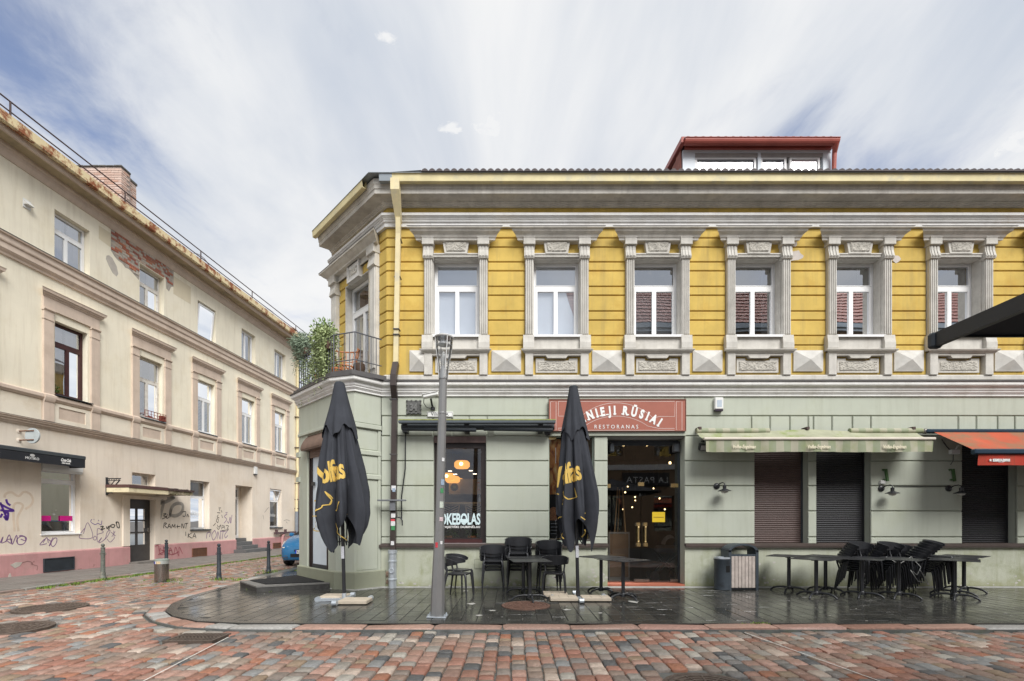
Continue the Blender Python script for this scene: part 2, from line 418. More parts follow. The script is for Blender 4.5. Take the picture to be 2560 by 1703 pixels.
def add_moss(m, top, col, amt):
    nt = m.node_tree; N, L = nt.nodes, nt.links; b = N['Principled BSDF']
    src = b.inputs['Base Color'].links[0].from_socket
    g = N.new('ShaderNodeNewGeometry'); sp = N.new('ShaderNodeSeparateXYZ'); L.new(g.outputs['Position'], sp.inputs[0])
    r = N.new('ShaderNodeMapRange'); L.new(sp.outputs[2], r.inputs[0]); r.inputs[1].default_value = top; r.inputs[2].default_value = 0.0; r.inputs[3].default_value = -0.25; r.inputs[4].default_value = 0.22
    n = N.new('ShaderNodeTexNoise'); n.inputs['Scale'].default_value = 1.7; n.inputs['Detail'].default_value = 9; n.inputs['Roughness'].default_value = 0.7; L.new(g.outputs['Position'], n.inputs['Vector'])
    a = N.new('ShaderNodeMath'); L.new(n.outputs[0], a.inputs[0]); L.new(r.outputs[0], a.inputs[1])
    r2 = N.new('ShaderNodeMapRange'); L.new(a.outputs[0], r2.inputs[0]); r2.inputs[1].default_value = 0.52; r2.inputs[2].default_value = 0.72; r2.inputs[4].default_value = amt
    x = N.new('ShaderNodeMix'); x.data_type = 'RGBA'; L.new(r2.outputs[0], x.inputs[0]); L.new(src, x.inputs[6]); x.inputs[7].default_value = (*col, 1); L.new(x.outputs[2], b.inputs['Base Color'])
add_moss(green_base, 0.55, (0.27, 0.275, 0.13), 0.7)
plinth_grey = mat('grey_green_plinth', (0.26, 0.27, 0.20), 0.7, 0.08, 2, 0.3, 60)
stone = mat('grey_stone_trim', (0.62, 0.595, 0.545), 0.85, 0.12, 4, 0.6, 90, speck=0.25, stain=(0.42, 0.395, 0.35), sa=0.5, ss=2.2, streak=(0.30, 0.28, 0.25), ka=0.4)
stone_dark = mat('weathered_cornice', (0.61, 0.585, 0.535), 0.85, 0.15, 3, 0.5, 70, stain=(0.36, 0.33, 0.29), sa=0.5, ss=1.8, streak=(0.26, 0.24, 0.21), ka=0.4)
white_trim = mat('white_stone_trim', (0.74, 0.73, 0.71), 0.8, 0.08, 3, 0.3, 70, stain=(0.56, 0.53, 0.48), sa=0.45, ss=1.6, streak=(0.42, 0.39, 0.35), ka=0.35)
rustic = mat('rusticated_stone', (0.56, 0.53, 0.47), 0.95, 0.25, 9, 1.0, 55, speck=0.5)
cream = mat('cream_stucco', (0.81, 0.75, 0.605), 0.85, 0.06, 0.9, 0.45, 70, stain=(0.70, 0.62, 0.45), sa=0.5, ss=0.8, streak=(0.50, 0.42, 0.30), ka=0.34)
cream_low = mat('peach_stucco', (0.755, 0.67, 0.565), 0.8, 0.07, 0.8, 0.4, 60, stain=(0.66, 0.55, 0.42), sa=0.6, ss=0.7, streak=(0.48, 0.39, 0.29), ka=0.32)
cream_pale = mat('pale_panel_stucco', (0.77, 0.70, 0.58), 0.85, 0.07, 1.2, 0.4, 60, stain=(0.55, 0.43, 0.28), sa=0.4, ss=1.1)
taupe = mat('taupe_trim', (0.60, 0.49, 0.40), 0.8, 0.09, 2, 0.3, 60, stain=(0.46, 0.36, 0.28), sa=0.45, ss=1.5, streak=(0.34, 0.26, 0.20), ka=0.3)
pink = mat('pink_plinth', (0.49, 0.26, 0.255), 0.75, 0.12, 1.8, 0.5, 50, stain=(0.42, 0.28, 0.25), sa=0.5, ss=2.0, streak=(0.33, 0.16, 0.15), ka=0.4)
soffit = mat('eave_soffit', (0.42, 0.34, 0.22), 0.9, 0.15, 1.5, 0.3, 40, stain=(0.18, 0.15, 0.12), sa=0.8, ss=0.9)
gutter_y = mat('yellow_gutter_paint', (0.68, 0.59, 0.33), 0.5, 0.12, 3, stain=(0.45, 0.44, 0.36), sa=0.6, ss=2.5)
gutter_rust = mat('rusty_cream_gutter', (0.72, 0.60, 0.36), 0.6, 0.10, 3, stain=(0.26, 0.085, 0.03), sa=1.0, ss=3.0, s0=0.47, s1=0.58)
zinc = mat('zinc_sheet', (0.34, 0.37, 0.39), 0.35, 0.1, 3, metal=0.7)
flash = mat('dark_flashing', (0.09, 0.085, 0.085), 0.5, 0.15, 4)
pvc = mat('white_window_frame', (0.80, 0.80, 0.80), 0.35, 0.02, 2, spec=0.5)
pvc_old = mat('old_white_frame', (0.66, 0.63, 0.58), 0.6, 0.12, 8, stain=(0.35, 0.25, 0.18), sa=0.5, ss=9)
wood_dark = mat('dark_brown_frame', (0.026, 0.018, 0.017), 0.45, 0.2, 5)
wood_red = mat('mahogany_frame', (0.055, 0.016, 0.016), 0.45, 0.2, 6)
wood_light = mat('light_wood', (0.42, 0.25, 0.12), 0.5, 0.2, 6)
slatwood = mat('weathered_slats', (0.46, 0.40, 0.36), 0.7, 0.18, 9, 0.2, 80)
black_pl = mat('black_plastic', (0.030, 0.031, 0.035), 0.38, 0.1, 5, spec=0.45)
black_me = mat('black_metal', (0.02, 0.021, 0.024), 0.38, 0.12, 6, spec=0.5)
table_me = mat('wet_black_table', (0.035, 0.036, 0.038), 0.33, 0.15, 3, spec=0.6, rv=0.08)
iron = mat('rusty_iron', (0.07, 0.045, 0.04), 0.7, 0.3, 20)
rust = mat('rust_brown', (0.16, 0.07, 0.035), 0.8, 0.3, 25, 0.4, 60)
grey_pole = mat('grey_lamp_post', (0.25, 0.25, 0.25), 0.38, 0.08, 3, metal=0.35, stain=(0.20, 0.19, 0.18), sa=0.3, ss=3)
steel = mat('brushed_steel', (0.30, 0.275, 0.25), 0.25, 0.12, 3, metal=0.9)
galv = mat('galvanised_steel', (0.52, 0.56, 0.60), 0.4, 0.12, 12, metal=0.6)
charcoal = mat('charcoal_paint', (0.035, 0.042, 0.05), 0.45, 0.15, 6)
canvas = mat('charcoal_canvas', (0.040, 0.043, 0.052), 0.85, 0.15, 4, 0.2, 300, spec=0.25)
gold_print = mat('gold_print', (0.62, 0.42, 0.10), 0.7, 0.05, 8)
white_print = mat('white_print', (0.78, 0.78, 0.76), 0.6, 0.03, 5)
black_print = mat('black_print', (0.015, 0.015, 0.017), 0.6, 0.1, 5)
brown_pipe = mat('brown_pipe', (0.055, 0.042, 0.038), 0.4, 0.15, 4)
cream_pipe = mat('cream_pipe', (0.70, 0.60, 0.36), 0.5, 0.08, 4, stain=(0.48, 0.45, 0.36), sa=0.6, ss=3)
sill_brown = mat('brown_sill', (0.09, 0.07, 0.062), 0.4, 0.15, 5)
shut_brown = mat('brown_shutter', (0.105, 0.070, 0.062), 0.45, 0.1, 6)
shut_black = mat('black_shutter', (0.030, 0.030, 0.033), 0.42, 0.1, 6)
curtain = mat('white_curtain', (0.72, 0.72, 0.76), 0.9, 0.06, 5)
curtain_d = mat('grey_curtain', (0.22, 0.23, 0.24), 0.9, 0.1, 5)
blind = mat('pale_blind', (0.72, 0.74, 0.79), 0.8, 0.03, 3)
blind_g = mat('green_slat_blind', (0.35, 0.40, 0.33), 0.7, 0.05, 3)
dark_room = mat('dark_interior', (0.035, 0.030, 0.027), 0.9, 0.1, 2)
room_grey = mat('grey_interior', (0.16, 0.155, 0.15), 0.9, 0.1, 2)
pane = glass('window_glass', (0.92, 0.94, 0.95), refl=0.36)
pane_dark = glass('shop_glass', (0.90, 0.91, 0.90), 0.06, ior=1.5)
pane_door = glass('door_glass', (0.72, 0.72, 0.70), 0.10, ior=1.5)
tile_red = mat('red_roof_tile', (0.30, 0.11, 0.08), 0.75, 0.2, 6, 0.3, 40, island=0.15)
tile_dark = mat('dark_roof_tile', (0.075, 0.06, 0.06), 0.7, 0.2, 6)
red_metal = mat('red_painted_metal', (0.40, 0.105, 0.08), 0.45, 0.1, 4)
brass = mat('brass', (0.68, 0.50, 0.24), 0.25, 0.1, 8, metal=0.9)
box_white = mat('white_plastic', (0.70, 0.70, 0.68), 0.5, 0.03, 4)
concrete_slab = mat('concrete_slab', (0.50, 0.43, 0.34), 0.85, 0.1, 6, 0.4, 80)
leaf_g = mat('green_leaves', (0.10, 0.17, 0.045), 0.6, 0.2, 8, island=0.45, spec=0.3)
leaf_v = mat('variegated_leaves', (0.30, 0.36, 0.17), 0.6, 0.25, 8, island=0.5, spec=0.3)
leaf_s = mat('silver_leaves', (0.22, 0.28, 0.20), 0.65, 0.2, 8, island=0.35, spec=0.3)
grass_m = mat('grass', (0.13, 0.20, 0.03), 0.7, 0.3, 5, island=0.4)
terracotta = mat('terracotta', (0.52, 0.19, 0.08), 0.7, 0.1, 6)
FAC = ((0, F, 0), 0.0)
# ================================================================== ground, road, pavements
PAVE_Y, KERB_Y = 6.86, 6.55
ground = tag(MB().quad((-600,-600,-0.16), (600,-600,-0.16), (600,600,-0.16), (-600,600,-0.16)).build('ground', mat('earth', (0.10, 0.09, 0.08), 0.9)), kind='structure')
# outline of the corner pavement (front edge, rounded corner, edge along the side street)
arc = [(-6.62, 24.0), (-6.52, 12.6), (-6.40, 10.6), (-6.26, 9.3), (-6.02, 8.5), (-5.66, 7.84), (-5.2, 7.38), (-4.6, 7.02), (-3.9, 6.88), (-3.0, PAVE_Y)]
pave_poly = arc + [(18, PAVE_Y), (18, 11.0), (-3, 11.0), (-5.2, 12.2), (-5.0, 24.0)]
def in_poly(x, y, poly):
    c, n = False, len(poly)
    for i in range(n):
        (x1, y1), (x2, y2) = poly[i], poly[i-1]
        if (y1 > y) != (y2 > y) and x < (x2 - x1) * (y - y1) / (y2 - y1) + x1: c = not c
    return c
def off_poly(line, d):
    out = []
    for i, p in enumerate(line):
        a, b = Vector(line[max(i-1, 0)]), Vector(line[min(i+1, len(line)-1)])
        t = (b - a).normalized()
        out.append((p[0] - (-t.y) * d, p[1] - t.x * d))
    return out
edge_line = arc + [(18, PAVE_Y)]
kerb_out = off_poly(edge_line, 0.27)
gut_out = off_poly(edge_line, 0.52)
kerb_poly = kerb_out + [(18, 11.0), (-3, 11.0), (-5.0, 24.0)]
def left_kerb(y): return -13.06 + 0.0667 * (y - 12.25) + 2.55        # kerb line of the narrow pavement along the cream building
grout = mat('road_joint_sand', (0.13, 0.135, 0.13), 0.40, 0.3, 8, 0.4, 60, stain=(0.10, 0.14, 0.03), sa=0.3, ss=2.5)
road = tag(MB().quad((-14, -9, -0.078), (20, -9, -0.078), (20, 60, -0.078), (-14, 60, -0.078)).build('road', grout), kind='structure')
cobble = ramp_mat('cobblestone', [(0.282,0.147,0.107),(0.305,0.209,0.164),(0.249,0.175,0.136),(0.339,0.175,0.13),(0.282,0.254,0.22),(0.215,0.175,0.147),(0.384,0.237,0.186),(0.181,0.169,0.158),(0.328,0.147,0.0904),(0.282,0.215,0.169),(0.373,0.345,0.299),(0.249,0.158,0.124),(0.102,0.102,0.102),(0.316,0.186,0.141),(0.271,0.198,0.136),(0.232,0.232,0.226),(0.339,0.209,0.164),(0.305,0.147,0.107),(0.249,0.209,0.181),(0.463,0.373,0.305),(0.282,0.175,0.136),(0.203,0.181,0.164),(0.271,0.136,0.096),(0.26,0.192,0.153)], rough=0.46, spec=0.35, bump=0.45, bs=70, detail=0.28, rv=0.14)
def stone_verts(w, l, rg, h=0.05, corner=0.022, jit=0.008):
    """one worn sett: eight-cornered, crowned, edges rounded down"""
    c = corner * rg.uniform(0.6, 1.5)
    x, y = w / 2, l / 2
    base = [(-x+c, -y), (x-c, -y), (x, -y+c), (x, y-c), (x-c, y), (-x+c, y), (-x, y-c), (-x, -y+c)]
    base = [(a + rg.uniform(-jit, jit), b + rg.uniform(-jit, jit)) for a, b in base]
    tz = rg.uniform(-0.006, 0.006); sx, sy = rg.uniform(-0.02, 0.02), rg.uniform(-0.02, 0.02)
    vs = [(a, b, -h) for a, b in base] + [(a, b, -0.011 + tz) for a, b in base] + [(a*0.88, b*0.90, tz + a*sx + b*sy) for a, b in base]
    fs = [(r*8+i, r*8+(i+1) % 8, (r+1)*8+(i+1) % 8, (r+1)*8+i) for r in range(2) for i in range(8)] + [tuple(range(16, 24))]
    return vs, fs
def simple_stone(w, l, rg, h=0.05):
    x, y, e = w/2, l/2, 0.012
    tz = rg.uniform(-0.005, 0.005)
    vs = [(-x,-y,-h),(x,-y,-h),(x,y,-h),(-x,y,-h),(-x+e,-y+e,tz),(x-e,-y+e,tz),(x-e,y-e,tz),(-x+e,y-e,tz)]
    return vs, [(0,1,5,4),(1,2,6,5),(2,3,7,6),(3,0,4,7),(4,5,6,7)]
rg = random.Random(11)
manholes = [(-8.04, 8.38, 0.50), (-7.1, 6.75, 0.50), (1.80, 4.36, 0.42)]
drain_box = (-4.37, -3.77, 6.02, 6.42)
variants = []
for i in range(14):
    w_, l_ = 0.172, 0.215
    v, f = stone_verts(w_, l_, rg)
    me = bpy.data.meshes.new('cobblestone'); me.from_pydata(v, [], f); me.update()
    for p in me.polygons: p.use_smooth = True
    me.set_sharp_from_angle(angle=R(50)); me.materials.append(cobble)
    variants.append(me)
cands = []
x = -10.9
while x < 13.5:
    w = rg.uniform(0.145, 0.182)
    y = 3.3 + rg.uniform(0, 0.2)
    top = 34 if x < -5 else 6.8
    while y < top:
        l = rg.uniform(0.13, 0.25)
        cx, cy = x + w/2, y + l/2
        y += l
        if in_poly(cx, cy + 0.04, kerb_poly) or in_poly(cx + 0.05, cy, kerb_poly): continue
        if -7.6 < cx < -3 and cy > 6.2 and in_poly(cx, cy, gut_out + [(18, 11.0), (-3, 11.0), (-5.0, 24.0)]): continue
        if cx < left_kerb(cy) + 0.10: continue
        if abs(cx) > cy * 1.12 + 0.3: continue
        if any((cx-a)**2 + (cy-b)**2 < (r_+0.07)**2 for a, b, r_ in manholes): continue
        if drain_box[0]-0.09 < cx < drain_box[1]+0.09 and drain_box[2]-0.08 < cy < drain_box[3]+0.1: continue
        cands.append((cy, cx, w, l))
    x += w + 0.004
# gutter courses that follow the rounded corner
gutc = []
for line, d0 in ((off_poly(edge_line, 0.40), 0.20),):
    pts = [Vector(p) for p in line]
    for a, b in zip(pts, pts[1:]):
        if a.y > 12 and b.y > 12: continue
        if b.x > -2.6: break
        L_ = (b - a).length; n = max(1, round(L_ / 0.24))
        for k in range(n):
            q = a.lerp(b, (k + 0.5) / n); gutc.append((q, math.atan2((b-a).y, (b-a).x), L_ / n))
cands.sort(key=lambda c: c[0] - 0.25 * (abs(c[1]) > 4.9 * c[0] / 4.4))
vis = [c for c in cands if c[0] > 4.25 and abs(c[1]) < c[0] * 1.07]
near = set(vis[:300])
stuff = MB()
for c in cands:
    cy, cx, w, l = c
    if c in near:
        o = link('cobblestone', rg.choice(variants), road)
        o.location = (cx, cy, -0.045); o.scale = ((w - 0.009) / 0.172, (l - 0.008) / 0.215, 1); o.rotation_euler = (0, 0, rg.choice((0, math.pi)) + rg.uniform(-0.03, 0.03))
    else:
        v, f = stone_verts(w - 0.009, l - 0.008, rg) if cy < 9 else simple_stone(w - 0.008, l - 0.008, rg)
        stuff.m = Matrix.Translation((cx, cy, -0.045)) @ Matrix.Rotation(rg.uniform(-0.03, 0.03), 4, 'Z')
        stuff.add(v, f)
for q, a, l in gutc:
    v, f = stone_verts(l - 0.012, 0.20, rg)
    stuff.m = Matrix.Translation((q.x, q.y, -0.05)) @ Matrix.Rotation(a, 4, 'Z'); stuff.add(v, f)
stuff.m = None
stuff.build('cobblestones', cobble, road, kind='stuff', smooth=50)
# kerb stones
kerb = tag(MB().prism(kerb_out + edge_line[::-1], -0.12, -0.03).build('kerb', grout), kind='structure')
kerb_m = ramp_mat('kerb_granite', [(0.34,0.20,0.16),(0.36,0.30,0.25),(0.28,0.155,0.115),(0.33,0.32,0.30),(0.37,0.23,0.18),(0.30,0.19,0.15)], rough=0.5, bump=0.5, bs=80, detail=0.3)
pts = [Vector(p) for p in off_poly(edge_line, 0.135)]
seg = [(pts[i], pts[i+1]) for i in range(len(pts)-1)]
poly_len = 0
for a, b in seg:
    L_ = (b - a).length
    if a.y > 13.5: continue
    n = max(1, round(L_ / (0.95 if a.x > -4 else 0.34)))
    for k in range(n):
        p0, p1 = a.lerp(b, k / n), a.lerp(b, (k + 1) / n)
        l = (p1 - p0).length
        v, f = stone_verts(l - 0.015, 0.235, rg, 0.10, 0.02, 0.007)
        me = bpy.data.meshes.new('kerb_stone'); me.from_pydata(v, [], f); me.update(); me.materials.append(kerb_m)
        for p in me.polygons: p.use_smooth = True
        me.set_sharp_from_angle(angle=R(50))
        o = link('kerb_stone', me, kerb)
        q = (p0 + p1) / 2; o.location = (q.x, q.y, -0.006 + rg.uniform(-0.004, 0.004)); o.rotation_euler = (0, 0, math.atan2((p1-p0).y, (p1-p0).x))
# pavement of wet dark pavers
pave_bed = mat('paver_joint', (0.036, 0.035, 0.032), 0.3, 0.2, 6)
pavement = tag(MB().prism(pave_poly, -0.10, -0.010).build('pavement', pave_bed), kind='structure')
paver_m = ramp_mat('wet_paver', [(0.050,0.049,0.044),(0.042,0.042,0.038),(0.060,0.058,0.052),(0.046,0.045,0.041),(0.054,0.053,0.047),(0.068,0.065,0.058)], rough=0.17, spec=0.5, bump=0.08, bs=90, detail=0.22, rv=0.09)
pv = []
for i in range(6):
    w_, l_ = 0.2, 0.4
    e = 0.006; tz = rg.uniform(-0.001, 0.001)
    me = bpy.data.meshes.new('paver')
    t1, t2 = rg.uniform(-0.003, 0.003), rg.uniform(-0.003, 0.003)
    me.from_pydata([(-.1,-.2,-.03),(.1,-.2,-.03),(.1,.2,-.03),(-.1,.2,-.03),(-.1,-.2,-e),(.1,-.2,-e),(.1,.2,-e),(-.1,.2,-e),(-.1+e,-.2+e,-t1*.3),(.1-e,-.2+e,t1*.3),(.1-e,.2-e,t2*.3),(-.1+e,.2-e,-t2*.3)], [],
        [(0,1,5,4),(1,2,6,5),(2,3,7,6),(3,0,4,7),(4,5,9,8),(5,6,10,9),(6,7,11,10),(7,4,8,11),(8,9,10,11)])
    me.update(); me.materials.append(paver_m); pv.append(me)
pc = []
x = -6.6; col = 0
while x < 14:
    w = 0.225
    y = PAVE_Y + 0.02 - (0.21 if col % 2 else 0.0) + rg.uniform(-0.03, 0.03)
    while y < 16:
        l = rg.choice((0.42, 0.42, 0.42, 0.21))
        cx, cy = x + w/2, y + l/2
        corners = [(cx + sx * w * 0.5, cy + sy * l * 0.5) for sx in (-1, 1) for sy in (-1, 1)]
        nin = sum(in_poly(a, b, pave_poly) for a, b in corners)
        if nin == 4 and abs(cx) < cy * 1.12 and (cx - 0.24)**2 + (cy - 8.32)**2 > 0.36: pc.append((cy, cx, w, l))
        elif nin and l == 0.42 and abs(cx) < cy * 1.12:
            for sy in (-1, 1):
                b = cy + sy * 0.105
                if all(in_poly(cx + sx * w * 0.5, b + q * 0.105, pave_poly) for sx in (-1, 1) for q in (-1, 1)) and (cx - 0.24)**2 + (b - 8.32)**2 > 0.30: pc.append((b, cx, w, 0.21))
        y += l
    x += w; col += 1
pc.sort()
stuff = MB()
for k, (cy, cx, w, l) in enumerate(pc):
    me = rg.choice(pv)
    if k < 300:
        o = link('paver', me, pavement); o.location = (cx, cy, rg.uniform(-0.0012, 0.0012)); o.scale = ((w-0.006)/0.2, (l-0.006)/0.4, 1)
    else:
        stuff.m = Matrix.Translation((cx, cy, rg.uniform(-0.0012, 0.0012))) @ Matrix.Diagonal(((w-0.006)/0.2, (l-0.006)/0.4, 1, 1))
        stuff.add([tuple(v.co) for v in me.vertices], [tuple(p.vertices) for p in me.polygons])
stuff.m = None
stuff.build('pavers', paver_m, pavement, kind='stuff')
MB().sweep(edge_line[1:], [(0.0, -0.06), (0.0, 0.001), (-0.006, 0.004), (-0.15, 0.004), (-0.155, -0.004), (-0.155, -0.06)]).build('edging', mat('dark_edging_stone', (0.050, 0.049, 0.045), 0.22, 0.2, 6, 0.1, 60, rv=0.08), pavement)
# edging band of pavers round the corner and a cement fillet where the pavement meets the wall
cem = mat('cement_fillet', (0.30, 0.30, 0.28), 0.7, 0.25, 6, 0.5, 40)
MB().sweep([(-3.9, 10.39), (-3.30, 10.10), (-2.86, 10.53), (14, 10.53)], [(0.07, -0.01), (0.05, 0.012), (-0.03, 0.022), (-0.03, -0.01)]).build('cement_fillet', cem, pavement)
# narrow pavement along the cream building
side_m = mat('worn_asphalt', (0.17, 0.155, 0.14), 0.6, 0.15, 2, 0.5, 60, stain=(0.12, 0.10, 0.09), sa=0.6, ss=1.2, rv=0.2)
yy = [1.0 + 3 * i for i in range(16)]
side = tag(MB().prism([(left_kerb(y), y) for y in yy] + [(left_kerb(y) - 2.6, y) for y in yy[::-1]], -0.12, 0.0).build('side_pavement', side_m), kind='structure')
sk = ramp_mat('side_kerb_stone', [(0.27,0.20,0.17),(0.24,0.23,0.21),(0.29,0.25,0.22),(0.22,0.17,0.145)], rough=0.55, bump=0.5)
y = 7.5
while y < 31:
    l = rg.uniform(0.75, 1.1)
    v, f = stone_verts(0.15, l - 0.015, rg, 0.1, 0.015, 0.006)
    me = bpy.data.meshes.new('kerb_stone'); me.from_pydata(v, [], f); me.update(); me.materials.append(sk)
    o = link('kerb_stone', me, side); o.location = (left_kerb(y + l/2) + 0.04, y + l/2, 0.004); o.rotation_euler = (0, 0, -math.atan(LK))
    y += l
# slabs of the narrow pavement (worn, wide joints)
y = 8.0
while y < 22:
    for k in range(3):
        e = 0.012
        v, f = stone_verts(0.80 - e, 0.9 - e, rg, 0.02, 0.01, 0.004)
        me = bpy.data.meshes.new('paving_slab'); me.from_pydata(v, [], f); me.update(); me.materials.append(side_m)
        o = link('paving_slab', me, side); o.location = (left_kerb(y) - 0.46 - 0.80 * k, y + (0.3 if k % 2 else 0), 0.012); o.rotation_euler = (0, 0, -math.atan(LK))
    y += 0.9
# thin white chalk lines across the setts
for (a, b) in (((-3.41, 4.1), (-3.66, 6.2)), ((3.52, 4.1), (3.12, 6.45))):
    a, b = Vector(a), Vector(b); t = (b - a).normalized(); n = Vector((-t.y, t.x)) * 0.008
    m_ = MB()
    for k in range(20):
        p, q = a.lerp(b, k/20), a.lerp(b, (k+1)/20 - 0.002)
        m_.add([(p.x+n.x, p.y+n.y, -0.031), (p.x-n.x, p.y-n.y, -0.031), (q.x-n.x, q.y-n.y, -0.031), (q.x+n.x, q.y+n.y, -0.031)], [(0, 1, 2, 3)])
    m_.build('chalk_line', mat('chalk_line', (0.62, 0.60, 0.55), 0.8, 0.2, 30), road)
# manhole covers
def manhole(x, y, r, z, label, m):
    t = thing('manhole_cover', label, 'manhole cover', (x, y, z), rnd.uniform(0, 3), 'iron manhole covers')
    mb = MB().lathe([(r, -0.05), (r, 0.0), (r*0.9, 0.002), (r*0.885, -0.010), (r*0.87, -0.010)], 40); mb.build('rim', m, t, smooth=40)
    mb = MB().lathe([(r*0.86, -0.03), (r*0.86, -0.002), (0.0, 0.0)], 40)
    for i in range(5):
        a = r * (0.14 + 0.15 * i); mb.lathe([(a, -0.004), (a, 0.006), (a + r*0.05, 0.006), (a + r*0.05, -0.004)], 36)
    for k in range(12):
        an = k * math.pi / 6; mb.m = Matrix.Rotation(an, 4, 'Z'); mb.box(r*0.2, r*0.8, -0.008, 0.008, -0.002, 0.0075)
    mb.m = None
    mb.build('cover', m, t, smooth=40)
    return t
cast = mat('cast_iron_cover', (0.10, 0.075, 0.06), 0.5, 0.3, 14, 0.3, 60, rv=0.15)
cast_r = mat('rusty_cover', (0.135, 0.075, 0.055), 0.75, 0.3, 18, 0.5, 50)
manhole(*manholes[0], -0.040, 'round iron manhole cover in the cobbles at the left, farther one', cast)
manhole(*manholes[1], -0.040, 'round iron manhole cover cut by the left edge of the picture', cast)
manhole(*manholes[2], -0.040, 'round iron manhole cover at the bottom edge of the cobbled road', cast)
manhole(0.24, 8.32, 0.42, 0.006, 'rust brown manhole cover in the dark pavement under the table', cast_r)
dr = thing('storm_drain', 'slotted iron storm drain beside the kerb at the pavement corner', 'drain', (-4.07, 6.22, -0.04))
MB().box(-0.30, 0.30, -0.2, 0.2, -0.12, -0.10).build('pit', mat('drain_pit', (0.01, 0.01, 0.01), 0.9), dr)
fr = MB().box(-0.31, -0.27, -0.21, 0.21, -0.1, 0.006).box(0.27, 0.31, -0.21, 0.21, -0.1, 0.006).box(-0.27, 0.27, -0.21, -0.18, -0.1, 0.006).box(-0.27, 0.27, 0.18, 0.21, -0.1, 0.006).box(-0.27, 0.27, -0.012, 0.012, -0.05, 0.004)
fr.build('frame', cast, dr)
for k in range(11):
    xx = -0.235 + 0.047 * k
    MB().box(xx - 0.012, xx + 0.012, -0.18, 0.18, -0.04, 0.004).build('bar', cast, dr)
# weeds along kerbs and round posts
gm = MB()
def tuft(x, y, z, n, h, s):
    for _ in range(n):
        a, r_ = rnd.uniform(0, 6.28), rnd.uniform(0, s)
        bx, by = x + r_ * math.cos(a), y + r_ * math.sin(a)
        hh, w = h * rnd.uniform(0.5, 1.2), rnd.uniform(0.004, 0.012)
        d = rnd.uniform(0, 6.28); dx, dy = math.cos(d), math.sin(d); le = rnd.uniform(0.1, 0.9) * hh
        gm.add([(bx - dy*w, by + dx*w, z), (bx + dy*w, by - dx*w, z), (bx + dx*le*0.5 + dy*w*.8, by + dy*le*0.5 - dx*w*.8, z + hh*0.65), (bx + dx*le, by + dy*le, z + hh), (bx + dx*le*0.5 - dy*w*.8, by + dy*le*0.5 + dx*w*.8, z + hh*0.65)], [(0, 1, 2, 3, 4)])
for _ in range(420):
    y = 10.6 + 15 * rnd.random() ** 1.3
    if rnd.random() < 0.85 or 13 < y < 20: tuft(left_kerb(y) + 0.17 + rnd.gauss(0, 0.07), y, -0.05, 9, 0.055, 0.09)
for _ in range(130):
    y = rnd.uniform(11, 22); tuft(rnd.uniform(left_kerb(y) + 0.3, -6.9), y, -0.055, 6, 0.035, 0.05)
for (u, v, n, s) in ((420, 1450, 50, .3), (553, 1446, 60, .25), (673, 1427, 70, .35), (600, 1447, 50, .2), (626, 1474, 26, .08), (257, 1446, 30, .2), (669, 1480, 12, .05), (745, 1425, 40, .3)):
    p = G(u, v); tuft(p.x, p.y, -0.045, n, 0.07, s)
for _ in range(10): tuft(3.52 + rnd.gauss(0, 0.11), PAVE_Y - 0.03, -0.02, 14, 0.045, 0.04)
gm.build('grass', grass_m, kind='stuff', recalc=False)
# small litter on the wet pavement: white scraps and spots
lt = MB()
for _ in range(90):
    x_, y_ = rnd.uniform(-5, 10), rnd.uniform(7.0, 10.4); s = rnd.uniform(0.006, 0.02)
    lt.add([(x_ + s*math.cos(a) * rnd.uniform(.6, 1.3), y_ + s*math.sin(a) * rnd.uniform(.6, 1.3), 0.0035) for a in (0, 1.05, 2.1, 3.1, 4.2, 5.2)], [(0, 1, 2, 3, 4, 5)])
for (u, v, s) in ((1180, 1510, 0.085), (1197, 1539, 0.05), (1231, 1527, 0.06), (1585, 1505, 0.12), (1417, 1525, 0.07), (1500, 1533, 0.04), (1165, 1478, .06), (1130, 1465, .04)):
    p = G(u, v); lt.add([(p.x + s*math.cos(k*.7)*rnd.uniform(.5, 1.3), p.y + s*math.sin(k*.7)*rnd.uniform(.5, 1.3), 0.0035) for k in range(9)], [tuple(range(9))])
lt.build('pavement_spots', mat('pale_spots', (0.42, 0.41, 0.38), 0.7, 0.2, 9), pavement, kind='stuff', recalc=False)
